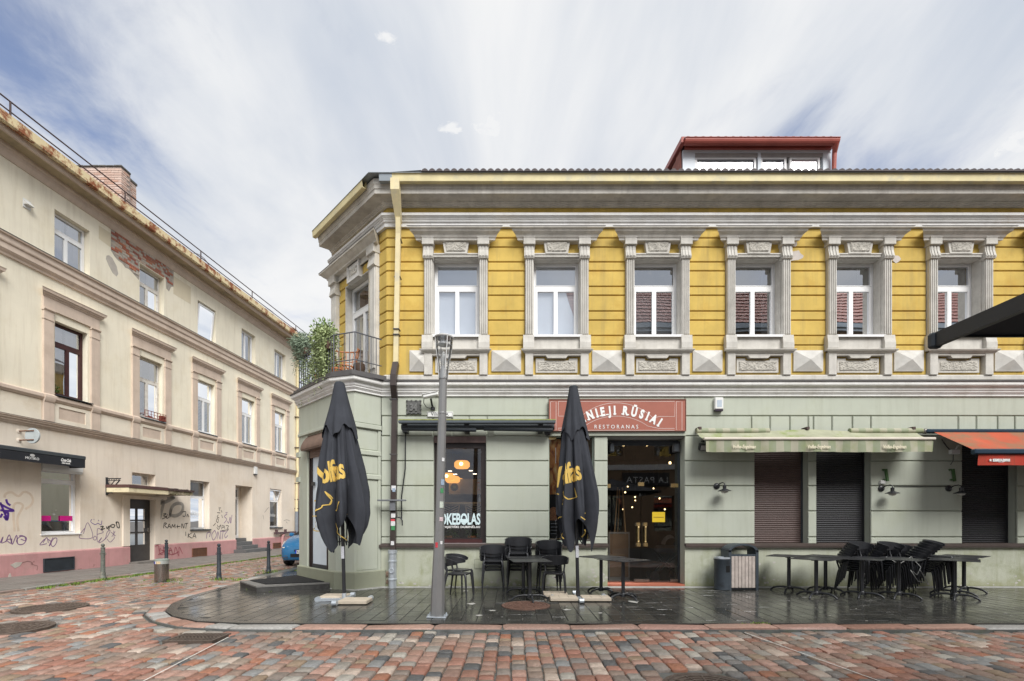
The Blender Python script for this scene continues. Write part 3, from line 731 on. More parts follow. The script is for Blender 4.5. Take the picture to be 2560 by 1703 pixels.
# ================================================================== corner building
B = thing('corner_building', 'two storey corner building, yellow plaster above and sage green below, with grey stone window surrounds', 'building', (0, F, 0), world_parts=True)
UL, UR = Vector((-4.63, 12.46)), Vector((-2.774, 10.6))
UCH = ((UL.x, UL.y, 0), R(-45)); ULEN = (UR - UL).length
GA, GB, GC, GD = Vector((-5.2, 11.72)), Vector((-3.775, 10.29)), Vector((-3.325, 10.15)), Vector((-2.889, 10.6))
def seg_frame(a, b): return ((a.x, a.y, 0), math.atan2((b-a).y, (b-a).x)), (b - a).length
(GCH, GLEN), (GBC, BCLEN), (GCD, CDLEN) = seg_frame(GA, GB), seg_frame(GB, GC), seg_frame(GC, GD)
WX = [-1.232 + 2.2163 * i for i in range(7)]
XE = 15.6
def window(parent, frame, x0, x1, z0, z1, y, fm, tz=None, th=0.11, mull=None, pm=pane, back=None, fr=0.055, sash=0.04, name='window', by=0.10, bmat=None, tilt=0):
    """frame with sashes; panes and blind are its sub-parts"""
    m = MB(); d = 0.06
    m.box(x0, x0+fr, y, y+d, z0, z1).box(x1-fr, x1, y, y+d, z0, z1).box(x0+fr, x1-fr, y, y+d, z0, z0+fr).box(x0+fr, x1-fr, y, y+d, z1-fr, z1)
    lights = []
    low_top = z1 - fr
    if tz:
        m.box(x0+fr, x1-fr, y-0.006, y+d, tz, tz+th); low_top = tz
        lights.append((x0+fr, x1-fr, tz+th, z1-fr))
    cols = [x0+fr, x1-fr]
    if mull is not None: cols.insert(1, x0 + (x1-x0) * mull)
    for a, b in zip(cols, cols[1:]):
        lights.append((a, b, z0+fr, low_top))
    if mull is not None: m.box(cols[1]-0.022, cols[1]+0.022, y-0.014, y+d, z0+fr, low_top)
    panes = []
    for k, (a, b, c, e) in enumerate(lights):
        s_ = sash if (mull is not None or not tz) else sash * 0.4
        if tz and k == 0: s_ = sash * 0.35
        yy = y - 0.012
        m.box(a, a+s_, yy, y+d-0.01, c, e).box(b-s_, b, yy, y+d-0.01, c, e).box(a+s_, b-s_, yy, y+d-0.01, c, c+s_).box(a+s_, b-s_, yy, y+d-0.01, e-s_, e)
        panes.append((a+s_, b-s_, c+s_, e-s_))
    w = m.build(name, fm, parent, frame)
    for a, b, c, e in panes:
        MB().quad((a, y+0.02, c), (b, y+0.02, c), (b, y+0.02, e), (a, y+0.02, e)).build('pane', pm, w)
    if back:
        kind, bz = back
        bm_ = MB()
        if kind == 'curtain':
            for a, b in bz:
                n = 26
                for i in range(n):
                    xa, xb = a + (b-a)*i/n, a + (b-a)*(i+1)/n
                    ya, yb = y + by + 0.025*math.sin(i*1.9), y + by + 0.025*math.sin((i+1)*1.9)
                    bm_.quad((xa, ya, z0), (xb, yb, z0), (xb, yb, z1), (xa, ya, z1))
            bm_.build('curtain', bmat or curtain, w, smooth=60, recalc=False)
        elif kind == 'blind':
            bm_.box(x0+fr, x1-fr, y+by, y+by+0.006, bz[0], bz[1]); bm_.build('blind', bmat or blind, w)
        elif kind == 'slats':
            z = bz[0]
            while z < bz[1]:
                bm_.add([(x0+fr, y+by, z), (x1-fr, y+by, z), (x1-fr, y+by+0.03, z+0.055), (x0+fr, y+by+0.03, z+0.055)], [(0, 1, 2, 3)]); z += 0.06
            bm_.build('blind', bmat or blind_g, w, recalc=False)
    return w
def room(parent, frame, x0, x1, z0, z1, y0, y1, m, name='room'):
    return MB().quad((x0,y1,z0),(x1,y1,z0),(x1,y1,z1),(x0,y1,z1)).quad((x0,y0,z0),(x0,y1,z0),(x0,y1,z1),(x0,y0,z1)).quad((x1,y0,z0),(x1,y0,z1),(x1,y1,z1),(x1,y1,z0)) \
        .quad((x0,y0,z0),(x1,y0,z0),(x1,y1,z0),(x0,y1,z0)).quad((x0,y0,z1),(x0,y1,z1),(x1,y1,z1),(x1,y0,z1)).build(name, m, parent, frame, recalc=False)
def rough_panel(mb, x0, x1, z0, z1, y, amp=0.012, st=0.022, top=None):
    nx, nz = max(2, int((x1-x0)/st)), max(2, int((z1-z0)/st))
    vs = []
    for j in range(nz+1):
        for i in range(nx+1):
            e = 0 if i in (0, nx) or j in (0, nz) else 1
            t = j / nz
            xx = x0 + (x1-x0)*i/nx
            if top: c = (x0+x1)/2; xx = c + (xx - c) * (1 + (top - 1) * t)
            vs.append((xx, y - e * (0.01 + amp * rnd.random()), z0 + (z1-z0)*t))
    mb.add(vs, [(j*(nx+1)+i, j*(nx+1)+i+1, (j+1)*(nx+1)+i+1, (j+1)*(nx+1)+i) for j in range(nz) for i in range(nx)])
# ---- carcass
holes = [(x-0.52, x+0.52, 5.50, 7.27) for x in WX]
MB().wall(-2.774, XE, 4.50, 8.45, 0.03, 0.40, holes).build('upper_wall', yellow, B, FAC)
MB().wall(0, ULEN, 4.50, 8.45, 0.03, 0.36, [(0.66, 1.84, 4.60, 7.29)]).build('upper_wall', yellow, B, UCH)
side_u = [(-4.03, 21.5), (UL.x+0.02, UL.y+0.03)]
MB().sweep(side_u, [(0, 4.5), (0, 8.45), (-0.3, 8.45), (-0.3, 4.5)]).build('side_wall', yellow, B)
MB().sweep([(-4.5, 22), (GA.x+0.01, GA.y+0.03)], [(0, 0), (0, 4.5), (-0.3, 4.5), (-0.3, 0)]).build('side_wall', green, B)
MB().box(-4.1, XE, 18, 18.3, 0, 8.5).box(XE-0.3, XE, 10.7, 18, 0, 8.5).build('back_wall', cream, B)
MB().prism([(-4.4, 12.6), (-2.7, 10.9), (XE, 10.9), (XE, 18), (-4.1, 18)], 4.30, 4.48).build('floor_slab', room_grey, B)
# ---- plaster blocks of the upper storey
ZL = [4.67, 5.34, 5.549, 5.89, 6.091, 6.438, 6.634, 6.979, 7.177, 7.504, 7.707, 7.93]
strips = [(-2.774, WX[0]-0.70)] + [(a+0.70, b-0.70) for a, b in zip(WX, WX[1:])] + [(WX[-1]+0.70, XE)]
for fr_, st in ((FAC, strips), (UCH, [(0.0, 0.05), (0.32, 0.66), (1.84, 2.0), (2.31, ULEN)])):
    for a, b in st:
        for c, d in zip(ZL, ZL[1:]):
            if fr_ is UCH and c > 7.15 and 0.3 < a < 2.0: continue
            MB().bbox(a, b, 0.0, 0.045, c + 0.011, d - 0.011, min(0.012, (b-a)*0.3)).build('plaster_block', yellow, B, fr_)
# soldier blocks above the balcony door
for a, b in ((0.32, 0.43), (0.435, 0.56), (0.565, 0.70), (0.705, 0.90), (1.60, 1.75), (1.755, 1.87), (1.875, 2.0)):
    MB().bbox(a, b, 0.0, 0.045, 7.30, 7.50, 0.01).build('plaster_block', yellow, B, UCH)
# ---- cornices
pathU = [(UL.x-0.02, UL.y+0.02), tuple(UR), (XE, F)]
MB().sweep([(-4.03, 21.5), (UL.x+0.05, UL.y+0.15)], [(0.0, 8.3), (0.15, 8.35), (0.2, 8.7), (0.0, 8.72)]).build('side_eave', stone_dark, B)
MB().sweep(pathU, [(-0.02, 8.378), (0.04, 8.378), (0.045, 8.40), (0.07, 8.405), (0.075, 8.425), (0.10, 8.43), (0.105, 8.452), (0.33, 8.44), (0.36, 8.436), (0.37, 8.438), (0.37, 8.53), (0.385, 8.535), (0.39, 8.60), (0.41, 8.64), (0.41, 8.73), (-0.02, 8.75)]).build('eaves_cornice', stone_dark, B)
MB().sweep(pathU, [(-0.01, 7.92), (0.055, 7.92), (0.055, 8.00), (0.07, 8.005), (0.085, 8.02), (0.085, 8.05), (0.10, 8.055), (0.105, 8.08), (0.12, 8.085), (0.13, 8.11), (0.15, 8.115), (0.155, 8.168), (-0.01, 8.20)]).build('string_cornice', white_trim, B)
MB().sweep(pathU, [(-0.01, 4.55), (0.05, 4.55), (0.065, 4.565), (0.065, 4.65), (0.05, 4.668), (-0.01, 4.668)]).build('base_course', stone, B)
pathG = [(-4.5, 22), tuple(GA), tuple(GB), tuple(GC), tuple(GD), (XE, F)]
MB().sweep(pathG, [(-0.02, 4.205), (0.035, 4.205), (0.035, 4.25), (0.05, 4.255), (0.055, 4.275), (0.07, 4.28), (0.07, 4.315), (0.085, 4.32), (0.09, 4.335), (0.09, 4.375), (0.11, 4.385), (0.125, 4.40), (0.155, 4.41), (0.165, 4.43), (0.165, 4.49), (-0.02, 4.53)]).build('band_cornice', white_trim, B)
MB().sweep(pathG, [(-0.02, 4.535), (0.17, 4.505), (0.178, 4.492), (0.186, 4.492), (0.186, 4.515), (-0.02, 4.56)]).build('flashing', flash, B)
# balcony floor over the corner bay
MB().prism([(GA.x-0.13, GA.y-0.02), (GB.x-0.06, GB.y-0.16), (GC.x-0.0, GC.y-0.2), (GD.x+0.16, GD.y-0.16), (-2.78, 10.60), (-4.60, 12.44), (-4.7, 13.2), (-5.1, 13.2)], 4.515, 4.605).build('balcony_floor', flash, B)
# ---- stone window surrounds
def surround(cx):
    fm = ((cx, F, 0), 0)
    p = []
    for s in (-1, 1):
        X = lambda a, b: (min(s*a, s*b), max(s*a, s*b))
        m = MB()
        a, b = X(0.515, 0.695)
        m.box(a, b, -0.075, 0.04, 5.48, 7.20)
        for k in range(4):
            q = a + 0.012 + k * 0.043; m.bbox(q, q + 0.030, -0.098, -0.07, 5.55, 7.185, 0.006)
        a, b = X(0.495, 0.715)
        m.extx([(-0.10, 7.19), (-0.125, 7.20), (-0.14, 7.24), (-0.125, 7.30), (-0.105, 7.38), (-0.105, 7.49), (0.04, 7.49), (0.04, 7.19)], a, b)
        for k in range(3):
            q = a + 0.025 + k * 0.065; m.extx([(-0.115, 7.21), (-0.138, 7.22), (-0.152, 7.245), (-0.138, 7.305), (-0.118, 7.38), (-0.118, 7.46), (-0.10, 7.46), (-0.10, 7.21)], q, q + 0.035)
        a, b = X(0.475, 0.735)
        m.bbox(a, b, -0.155, 0.04, 7.485, 7.665, 0.008); m.box(a-0.008, b+0.008, -0.163, 0.04, 7.635, 7.66)
        a, b = X(0.50, 0.74)
        m.extx([(-0.115, 5.19), (-0.135, 5.24), (-0.135, 5.36), (-0.12, 5.44), (-0.11, 5.525), (0.04, 5.525), (0.04, 5.19)], a, b)
        a, b = X(0.52, 0.695)
        m.bbox(a, b, -0.095, 0.04, 4.66, 5.16, 0.006)
        m.build('pilaster', stone, B, fm)
    MB().extx([(-0.10, 7.58), (-0.125, 7.585), (-0.13, 7.62), (-0.15, 7.64), (-0.17, 7.68), (-0.21, 7.71), (-0.235, 7.73), (-0.245, 7.765), (-0.28, 7.775), (-0.285, 7.805), (0.03, 7.86), (0.03, 7.58)], -0.74, 0.74, 1, 1).build('pediment', stone_dark, B, fm)
    MB().extx([(0.0, 7.862), (-0.292, 7.809), (-0.292, 7.802), (0.0, 7.85)], -0.745, 0.745, 1, 1).build('flashing', flash, B, fm)
    MB().box(-0.515, 0.515, -0.05, 0.04, 7.265, 7.335).box(-0.515, 0.515, -0.065, 0.0, 7.31, 7.338).build('lintel', stone, B, fm)
    k = MB().plate([(-0.245, 7.325), (0.245, 7.325), (0.29, 7.60), (-0.29, 7.60)], -0.075, 0.04).build('keystone', stone, B, fm)
    m = MB(); rough_panel(m, -0.21, 0.21, 7.36, 7.585, -0.074, 0.016, 0.02, 1.16); m.build('rusticated_panel', rustic, k)
    MB().extx([(-0.10, 5.13), (-0.12, 5.145), (-0.125, 5.16), (-0.15, 5.17), (-0.165, 5.195), (-0.165, 5.205), (-0.12, 5.22), (0.04, 5.22), (0.04, 5.13)], -0.62, 0.62, 1, 1).build('sill_moulding', stone, B, fm)
    m = MB().box(-0.50, 0.50, -0.05, 0.04, 5.205, 5.50); m.build('apron', stone, B, fm)
    MB().plate([(-0.525, 5.085), (-0.245, 5.085), (-0.20, 5.03), (0.20, 5.03), (0.245, 5.085), (0.525, 5.085), (0.525, 5.14), (-0.525, 5.14)], -0.085, 0.04).build('apron_tab', stone, B, fm)
    pnl = MB().plate([(-0.46, 4.73), (0.46, 4.73), (0.46, 5.045), (0.27, 5.045), (0.27, 4.995), (-0.27, 4.995), (-0.27, 5.045), (-0.46, 5.045)], -0.012, 0.035).build('apron_panel', stone, B, fm)
    m = MB(); rough_panel(m, -0.42, 0.42, 4.765, 4.98, -0.011, 0.018, 0.02); m.build('rusticated_panel', rustic, pnl)
    MB().box(-0.53, 0.55, -0.105, 0.24, 5.518, 5.535).box(-0.53, 0.55, -0.11, -0.103, 5.485, 5.535).build('window_sill', pvc, B, fm)
    MB().box(-0.52, -0.505, 0.0, 0.30, 5.50, 7.27).box(0.505, 0.52, 0.0, 0.30, 5.50, 7.27).box(-0.505, 0.505, 0.0, 0.30, 7.25, 7.27).build('reveal', stone, B, fm)
for i, cx in enumerate(WX):
    surround(cx)
    fm = ((cx, F, 0), 0)
    bk = {0: ('blind', (5.55, 7.25)), 1: ('blind', (5.55, 7.25)), 2: ('blind', (5.55, 6.68))}.get(i, ('curtain', [(0.28, 0.5)]))
    bmx = {0: blind, 1: blind, 2: mat('grey_screen', (0.12, 0.125, 0.135), 0.8, 0.05, 3)}.get(i, curtain_d)
    window(B, fm, -0.505, 0.505, 5.535, 7.25, 0.22, pvc, 6.665, 0.075, 0.5, pane, bk, 0.05, 0.045, by=0.07 if i < 3 else 0.16, bmat=bmx)
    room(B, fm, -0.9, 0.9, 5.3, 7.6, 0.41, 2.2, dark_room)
# pyramid blocks between the windows
dx = [-2.03] + [(a+b)/2 for a, b in zip(WX, WX[1:])]
for k, x in enumerate(dx):
    w = 0.225 if k == 0 else 0.325
    m = MB().box(x-w, x+w, -0.035, 0.01, 4.755, 5.215)
    m.add([(x-w+.006, -0.035, 4.761), (x+w-.006, -0.035, 4.761), (x+w-.006, -0.035, 5.209), (x-w+.006, -0.035, 5.209), (x, -0.125, 4.985)], [(0,1,4),(1,2,4),(2,3,4),(3,0,4)])
    m.build('pyramid_block', mat('pale_stone', (0.57, 0.555, 0.52), 0.85, 0.12, 5, 0.6, 90, stain=(0.50, 0.47, 0.41), sa=0.5, ss=3), B, FAC)
# ---- balcony door surround on the chamfer
for a in (0.05, 2.03):
    m = MB().box(a, a+0.27, -0.08, 0.04, 4.60, 7.20)
    for k in range(4): q = a + 0.02 + k*0.062; m.bbox(q, q+0.045, -0.105, -0.07, 4.9, 7.18, 0.008)
    m.extx([(-0.10, 7.19), (-0.14, 7.22), (-0.125, 7.30), (-0.105, 7.38), (-0.105, 7.49), (0.04, 7.49), (0.04, 7.19)], a-0.02, a+0.29)
    m.bbox(a-0.035, a+0.305, -0.16, 0.04, 7.48, 7.67, 0.01)
    m.build('pilaster', stone, B, UCH)
MB().extx([(-0.10, 7.66), (-0.14, 7.665), (-0.15, 7.70), (-0.18, 7.72), (-0.22, 7.75), (-0.26, 7.79), (-0.29, 7.80), (-0.295, 7.84), (0.03, 7.89), (0.03, 7.66)], 0.06, 2.29, 1, 1).build('pediment', stone_dark, B, UCH)
MB().extx([(0.0, 7.892), (-0.302, 7.845), (-0.302, 7.838), (0.0, 7.88)], 0.055, 2.295, 1, 1).build('flashing', flash, B, UCH)
for a, b in ((0.34, 0.90), (1.50, 2.02)): MB().box(a, b, -0.03, 0.04, 7.50, 7.66).box(a, b, -0.05, 0.0, 7.50, 7.535).build('frieze_panel', stone, B, UCH)
pl = MB().box(0.905, 1.495, -0.06, 0.04, 7.26, 7.70).box(0.905, 1.495, -0.085, -0.05, 7.26, 7.30).box(0.905, 1.495, -0.085, -0.05, 7.66, 7.70).box(0.905, 0.945, -0.085, -0.05, 7.30, 7.66).box(1.455, 1.495, -0.085, -0.05, 7.30, 7.66).build('date_plaque', white_trim, B, UCH)
MB().text('1885', 1.2, 7.40, 0.21, -0.085, 0.03, 0.006).build('date_figures', stone_dark, pl)
MB().box(0.66, 0.68, 0.0, 0.30, 4.60, 7.29).box(1.82, 1.84, 0.0, 0.30, 4.60, 7.29).box(0.68, 1.82, 0.0, 0.30, 7.27, 7.29).build('reveal', stone, B, UCH)
window(B, UCH, 0.69, 1.81, 4.62, 7.26, 0.17, pvc, 6.55, 0.09, 0.56, pane, ('curtain', [(0.75, 1.0), (1.55, 1.75)]), 0.06, 0.05, 'balcony_door', 0.16, curtain_d)
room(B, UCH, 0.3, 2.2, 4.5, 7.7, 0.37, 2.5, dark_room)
# ---- balcony railing
ra = mat('grey_blue_railing', (0.10, 0.105, 0.12), 0.5, 0.15, 8)
rpath = [Vector((-4.72, 12.9)), Vector((-5.22, 11.78)), Vector((-3.81, 10.26)), Vector((-3.30, 10.08)), Vector((-2.86, 10.52))]
rl = MB().tube([(p.x, p.y, 5.43) for p in rpath], 0.014, 6).tube([(p.x, p.y, 4.85) for p in rpath], 0.011, 6).build('railing', ra, B)
for a, b in zip(rpath, rpath[1:]):
    L_ = (b-a).length; n = max(2, round(L_ / 0.135))
    for k in range(n):
        q = a.lerp(b, k / n)
        o = MB().tube([(q.x, q.y, 4.60), (q.x, q.y, 5.43)], 0.009 if k else 0.013, 5).build('baluster', ra)
        o.parent = rl
# ---- roof, gutters, rainwater pipe
gut = [(0.411, 8.745), (0.411, 8.61), (0.425, 8.595), (0.49, 8.595), (0.51, 8.605), (0.52, 8.745), (0.53, 8.755), (0.51, 8.755), (0.50, 8.625), (0.43, 8.615), (0.425, 8.745)]
MB().sweep([(UL.x-0.03, UL.y+0.03), (UR.x-0.06, UR.y+0.06)], [(p+0.02, z+0.012) for p, z in gut]).build('gutter', gutter_y, B)
MB().sweep([(UR.x+0.25, F), (XE, F)], gut).build('gutter', gutter_y, B)
MB().sweep([(UR.x-0.02, F), (UR.x+0.25, F)], [(p+0.004, z+0.004) for p, z in gut]).build('gutter_end', zinc, B)
MB().sweep([(UL.x-0.03, UL.y+0.03), tuple(UR), (XE, F)], [(0.36, 8.757), (0.55, 8.757), (0.55, 8.767), (0.36, 8.775)]).build('eave_flashing', zinc, B)
# undulating roof tiles with their scalloped eave
m = MB(); n = 800; x0 = -1.9
def wave(i): return 0.055 * abs(math.sin(i * math.pi / 7)) ** 0.9
vs = []
rows = [(10.03, 8.775), (10.9, 9.12), (11.8, 9.49), (14.0, 10.4)]
for (yy_, z_) in rows:
    for i in range(n+1): vs.append((x0 + (XE - x0) * i / n, yy_, z_ + wave(i)))
m.add(vs, [(r*(n+1)+i, r*(n+1)+i+1, (r+1)*(n+1)+i+1, (r+1)*(n+1)+i) for r in range(len(rows)-1) for i in range(n)])
m.add([(x0 + (XE-x0)*i/n, 10.03, 8.768) for i in range(n+1)] + [(x0 + (XE-x0)*i/n, 10.03, 8.775 + wave(i)) for i in range(n+1)], [(i, i+1, n+2+i, n+1+i) for i in range(n)])
m.build('roof_tiles', tile_dark, B, smooth=40, recalc=False)
e1, e2, e3 = (-4.3, 21.5, 8.76), (UL.x-0.38, UL.y-0.34, 8.79), (UR.x-0.28, UR.y-0.48, 8.79)
MB().add([e1, e2, e3, (x0, 10.03, 8.79), (x0, 14.0, 10.40), (-1.0, 21.5, 10.4)], [(0, 1, 4, 5), (1, 2, 4), (2, 3, 4)]).build('roof_slope', tile_dark, B, recalc=False)
MB().box(x0, XE, 14.0, 21.5, 10.2, 10.38).build('roof_ridge', tile_dark, B)
# rainwater pipe: hopper, square yellow pipe, brown lower pipe, grey cast foot
MB().add([(-2.46+sx*a, 10.035+b, z) for a, b, z in ((0.095, 0.03, 8.66), (0.092, 0.03, 8.42), (0.058, 0.33, 7.95)) for sx in (-1, 1)] + [(-2.46+sx*a, 10.035+b, z) for a, b, z in ((0.095, 0.2, 8.66), (0.092, 0.2, 8.42), (0.058, 0.46, 7.95)) for sx in (-1, 1)],
    [(0,1,3,2),(2,3,5,4),(6,8,9,7),(8,10,11,9),(0,2,8,6),(2,4,10,8),(1,7,9,3),(3,9,11,5),(4,5,11,10),(0,6,7,1)]).build('rain_hopper', cream_pipe, B)
dp = MB().bar((-2.455, 10.37, 8.0), (-2.465, 10.42, 7.7), 0.10, 0.10).bar((-2.465, 10.42, 7.72), (-2.535, 10.49, 4.88), 0.102, 0.095).build('downpipe', cream_pipe, B)
for z, xx in ((6.75, -2.49), (5.62, -2.515), (7.55, -2.47), (5.5, -2.518)):
    o = MB().box(xx-0.068, xx+0.068, 10.38 if z > 7 else 10.40, 10.55, z, z+0.018).build('pipe_band', flash); o.parent = dp
lowp = MB().bar((-2.535, 10.49, 4.90), (-2.545, 10.32, 4.56), 0.125, 0.11).bar((-2.545, 10.32, 4.60), (-2.55, 10.32, 4.36), 0.125, 0.11).bar((-2.55, 10.32, 4.38), (-2.56, 10.50, 4.12), 0.125, 0.11).bar((-2.56, 10.49, 4.15), (-2.60, 10.49, 0.80), 0.115, 0.10).build('downpipe', brown_pipe, B)
for z in (4.1, 2.9, 1.62):
    o = MB().box(-2.665, -2.515, 10.43, 10.56, z, z+0.02).build('pipe_band', flash); o.parent = lowp
ft = MB().lathe([(0.085, 0), (0.085, 0.16), (0.098, 0.17), (0.098, 0.20), (0.085, 0.21), (0.085, 0.55), (0.098, 0.56), (0.098, 0.60), (0.085, 0.61), (0.085, 0.74), (0.10, 0.75), (0.10, 0.82), (0.06, 0.83)], 20, (-2.605, 10.47, 0.0)).build('pipe_foot', galv, B, smooth=40)
MB().lathe([(0.05, 0), (0.062, 0.006), (0.062, 0.02), (0.045, 0.024), (0.042, 0.012), (0, 0.012)], 18).build('inspection_cap', galv, ft, smooth=40).matrix_local = Matrix.Translation((-2.605, 10.388, 0.38)) @ Matrix.Rotation(R(90), 4, 'X')
# ---- dormer
D = 11.5
def DX(u): return FX(u, D)
def DZ(v): return FZ(v, D)
dm = MB().box(DX(1707), DX(2077), D+0.1, 14.5, 9.3, 10.10).build('dormer', box_white, B)
sub = lambda mb, n_, mt: setattr(mb.build(n_, mt), 'parent', dm)
lo_ = MB().box(DX(1707), DX(1737.6), D, D+0.15, 9.4, DZ(381)).box(DX(2058), DX(2077), D, D+0.15, 9.4, DZ(381)).box(DX(1895), DX(1902.5), D, D+0.12, 9.4, DZ(381)).box(DX(1707), DX(2077), D-0.01, D+0.10, DZ(382), DZ(376))
sub(lo_, 'dormer_front', mat('blue_white_paint', (0.66, 0.71, 0.76), 0.5, 0.06, 4))
sub(MB().box(DX(1737), DX(2059), D+0.01, D+0.20, DZ(391)-0.005, DZ(381)-0.003), 'dormer_head', mat('grey_board', (0.36, 0.34, 0.33), 0.8, 0.15, 6))
for a, b in ((1738.6, 1892), (1903, 1968), (1976, 2052)):
    w_ = MB(); xa, xb = DX(a), DX(b); zt = DZ(390); f_ = 0.05
    w_.box(xa, xa+f_, D+0.03, D+0.09, 9.4, zt).box(xb-f_, xb, D+0.03, D+0.09, 9.4, zt).box(xa+f_, xb-f_, D+0.03, D+0.09, zt-f_, zt)
    sub(w_, 'dormer_window', pvc)
    sub(MB().quad((xa+f_, D+0.06, 9.4), (xb-f_, D+0.06, 9.4), (xb-f_, D+0.06, zt-f_), (xa+f_, D+0.06, zt-f_)), 'pane', pane_dark)
    sub(MB().box(xa+f_, xb-f_, D+0.085, D+0.09, 9.4, zt-f_), 'blind', mat('grey_blind', (0.42, 0.44, 0.48), 0.8, 0.03, 3))
sub(MB().box(DX(1712), DX(2077), D-0.06, D+0.05, DZ(376), DZ(371)).box(DX(1712), DX(2077), D-0.09, D+0.05, DZ(371)+0.004, DZ(364)), 'fascia', red_metal)
gx0, gx1 = FX(1713, 11.25), FX(2099, 11.25); gz = FZ(346, 11.25)
m = MB()
for k in range(9):
    a0, a1 = math.pi + math.pi*k/9, math.pi + math.pi*(k+1)/9
    p0, p1 = (11.3 + 0.085*math.cos(a0), gz + 0.12*math.sin(a0)), (11.3 + 0.085*math.cos(a1), gz + 0.12*math.sin(a1))
    m.add([(gx0, *p0), (gx1, *p0), (gx1, *p1), (gx0, *p1)], [(0, 1, 2, 3)])
for xg in (gx0, gx1): m.add([(xg, 11.3 + 0.085*math.cos(math.pi + math.pi*k/9), gz + 0.12*math.sin(math.pi + math.pi*k/9)) for k in range(10)], [tuple(range(10))])
m.tube([(gx0, 11.215, gz), (gx1, 11.215, gz)], 0.012, 6)
sub(m, 'gutter', red_metal)
sub(MB().tube([(FX(2090, 11.3), 11.3, gz-0.08), (FX(2086, 11.4), 11.40, gz-0.25), (FX(2083, 11.45), 11.45, 9.3)], [0.07, 0.05, 0.045], 12), 'downpipe', red_metal)
m = MB(); n = 160; vs = []
for (yy_, z_) in ((11.24, gz+0.01), (14.5, gz+0.45)):
    for i in range(n+1): vs.append((gx0-0.02 + (gx1-gx0-0.1)*i/n, yy_, z_ + 0.035*abs(math.sin(i*math.pi/8))))
m.add(vs, [(i, i+1, n+2+i, n+1+i) for i in range(n)]); m.add([(v[0], v[1], v[2]-0.03) for v in vs[:n+1]] + vs[:n+1], [(i, i+1, n+2+i, n+1+i) for i in range(n)])
sub(m, 'dormer_roof', tile_dark)
xk = DX(1706)
sub(MB().bar((xk-0.05, 11.28, gz+0.0), (xk-0.05, 14.5, gz+0.42), 0.10, 0.12), 'barge_board', red_metal)
for r in range(7):
    for k in range(10):
        y0_, z0_ = 11.55 + k*0.28, 9.35 + r*0.17 + k*0.0
        if z0_ > gz - 0.16: continue
        o = MB().bar((xk-0.015, y0_, z0_+0.09), (xk-0.035, y0_+0.27, z0_+0.09 - (0.02 if k % 2 else 0)), 0.022, 0.18).build('cheek_tile', tile_red); o.parent = dm
# ---- ground floor, main front
GH = dict(win=(-1.731, -0.574, 0.955, 3.335), poster=(0.813, 1.82, 1.0, 3.335), door=(2.111, 3.816, -0.05, 3.335), s1=(5.36, 6.545, 0.955, 3.335), s2=(6.727, 7.93, 0.955, 3.335), s3=(9.946, 11.165, 0.955, 3.335))
MB().wall(GD.x, XE, 0.0, 4.25, 0.035, 0.45, list(GH.values())).build('ground_wall', green, B, FAC)
BZ = [0.955, 1.10, 1.674, 2.231, 2.782, 3.335]
XS = [(GD.x, -1.731), (-0.574, 0.813), (1.82, 2.111), (3.816, 5.36), (6.545, 6.727), (7.93, 9.946), (11.165, 13.2), (13.2, XE)]
for a, b in XS:
    for c, d in zip(BZ, BZ[1:]):
        MB().bbox(a, b, 0.0, 0.045, c + (0.011 if c > 1 else 0), d - 0.011, 0.012).build('plaster_block', green, B, FAC)
vz = [GD.x, -1.745, -1.32, -0.95, -0.55, 0.813]
vz2 = [3.816, 5.29, 5.70, 6.14, 6.545, 6.66, 7.07, 7.52, 7.93, 9.86, 10.26, 10.73, 11.11, 13.2, XE]
for lst in (vz, vz2):
    for a, b in zip(lst, lst[1:]):
        c_ = (a+b)/2; sp = 0.012
        MB().bbox(a + sp, b - sp, 0.0, 0.045, 3.346, 3.766, 0.012).build('plaster_block', green, B, FAC)
for a, b in ((GD.x, 0.80), (0.80, 3.82), (3.82, XE)):
    MB().bbox(a+0.002, b-0.002, 0.0, 0.045, 3.788, 4.21, 0.012).build('plaster_block', green, B, FAC)
MB().box(0.80, 3.83, -0.045, 0.04, 3.335, 3.42).box(0.80, 3.83, -0.03, 0.04, 3.42, 3.79).build('lintel', green, B, FAC)
for a, b in ((GD.x, 2.111), (3.816, XE)):
    MB().box(a, b, -0.004, 0.04, 0.0, 0.90).build('plinth', green_base, B, FAC)
    MB().box(a - (0.03 if a < 0 else -0.0), b + (0.012 if b < 3 else 0), -0.075, 0.05, 0.905, 0.935).box(a - (0.03 if a < 0 else 0), b, -0.068, -0.05, 0.875, 0.908).box(a, b, -0.06, 0.05, 0.935, 0.957).build('sill_ledge', sill_brown, B, FAC)
for h in ('win', 's1', 's2', 's3'):
    MB().box(GH[h][0]+0.002, GH[h][1]-0.002, -0.05, 0.30, 0.945, 0.965).build('window_sill', sill_brown if h != 'win' else mat('mauve_grey_sill', (0.30, 0.26, 0.26), 0.4, 0.1, 5), B, FAC)
# missing plaster beside the pipe
m = MB()
for _ in range(26):
    a, b = -2.72 + rnd.uniform(-0.06, 0.07), 0.20 + rnd.uniform(-0.16, 0.13); s = rnd.uniform(0.02, 0.045)
    m.box(a-s, a+s, -0.012 - rnd.random()*0.012, 0.0, b-s*0.7, b+s*0.7)
m.build('bare_rubble', mat('bare_rubble', (0.28, 0.20, 0.15), 0.95, 0.35, 14, 1, 40, island=0.3), B, FAC)
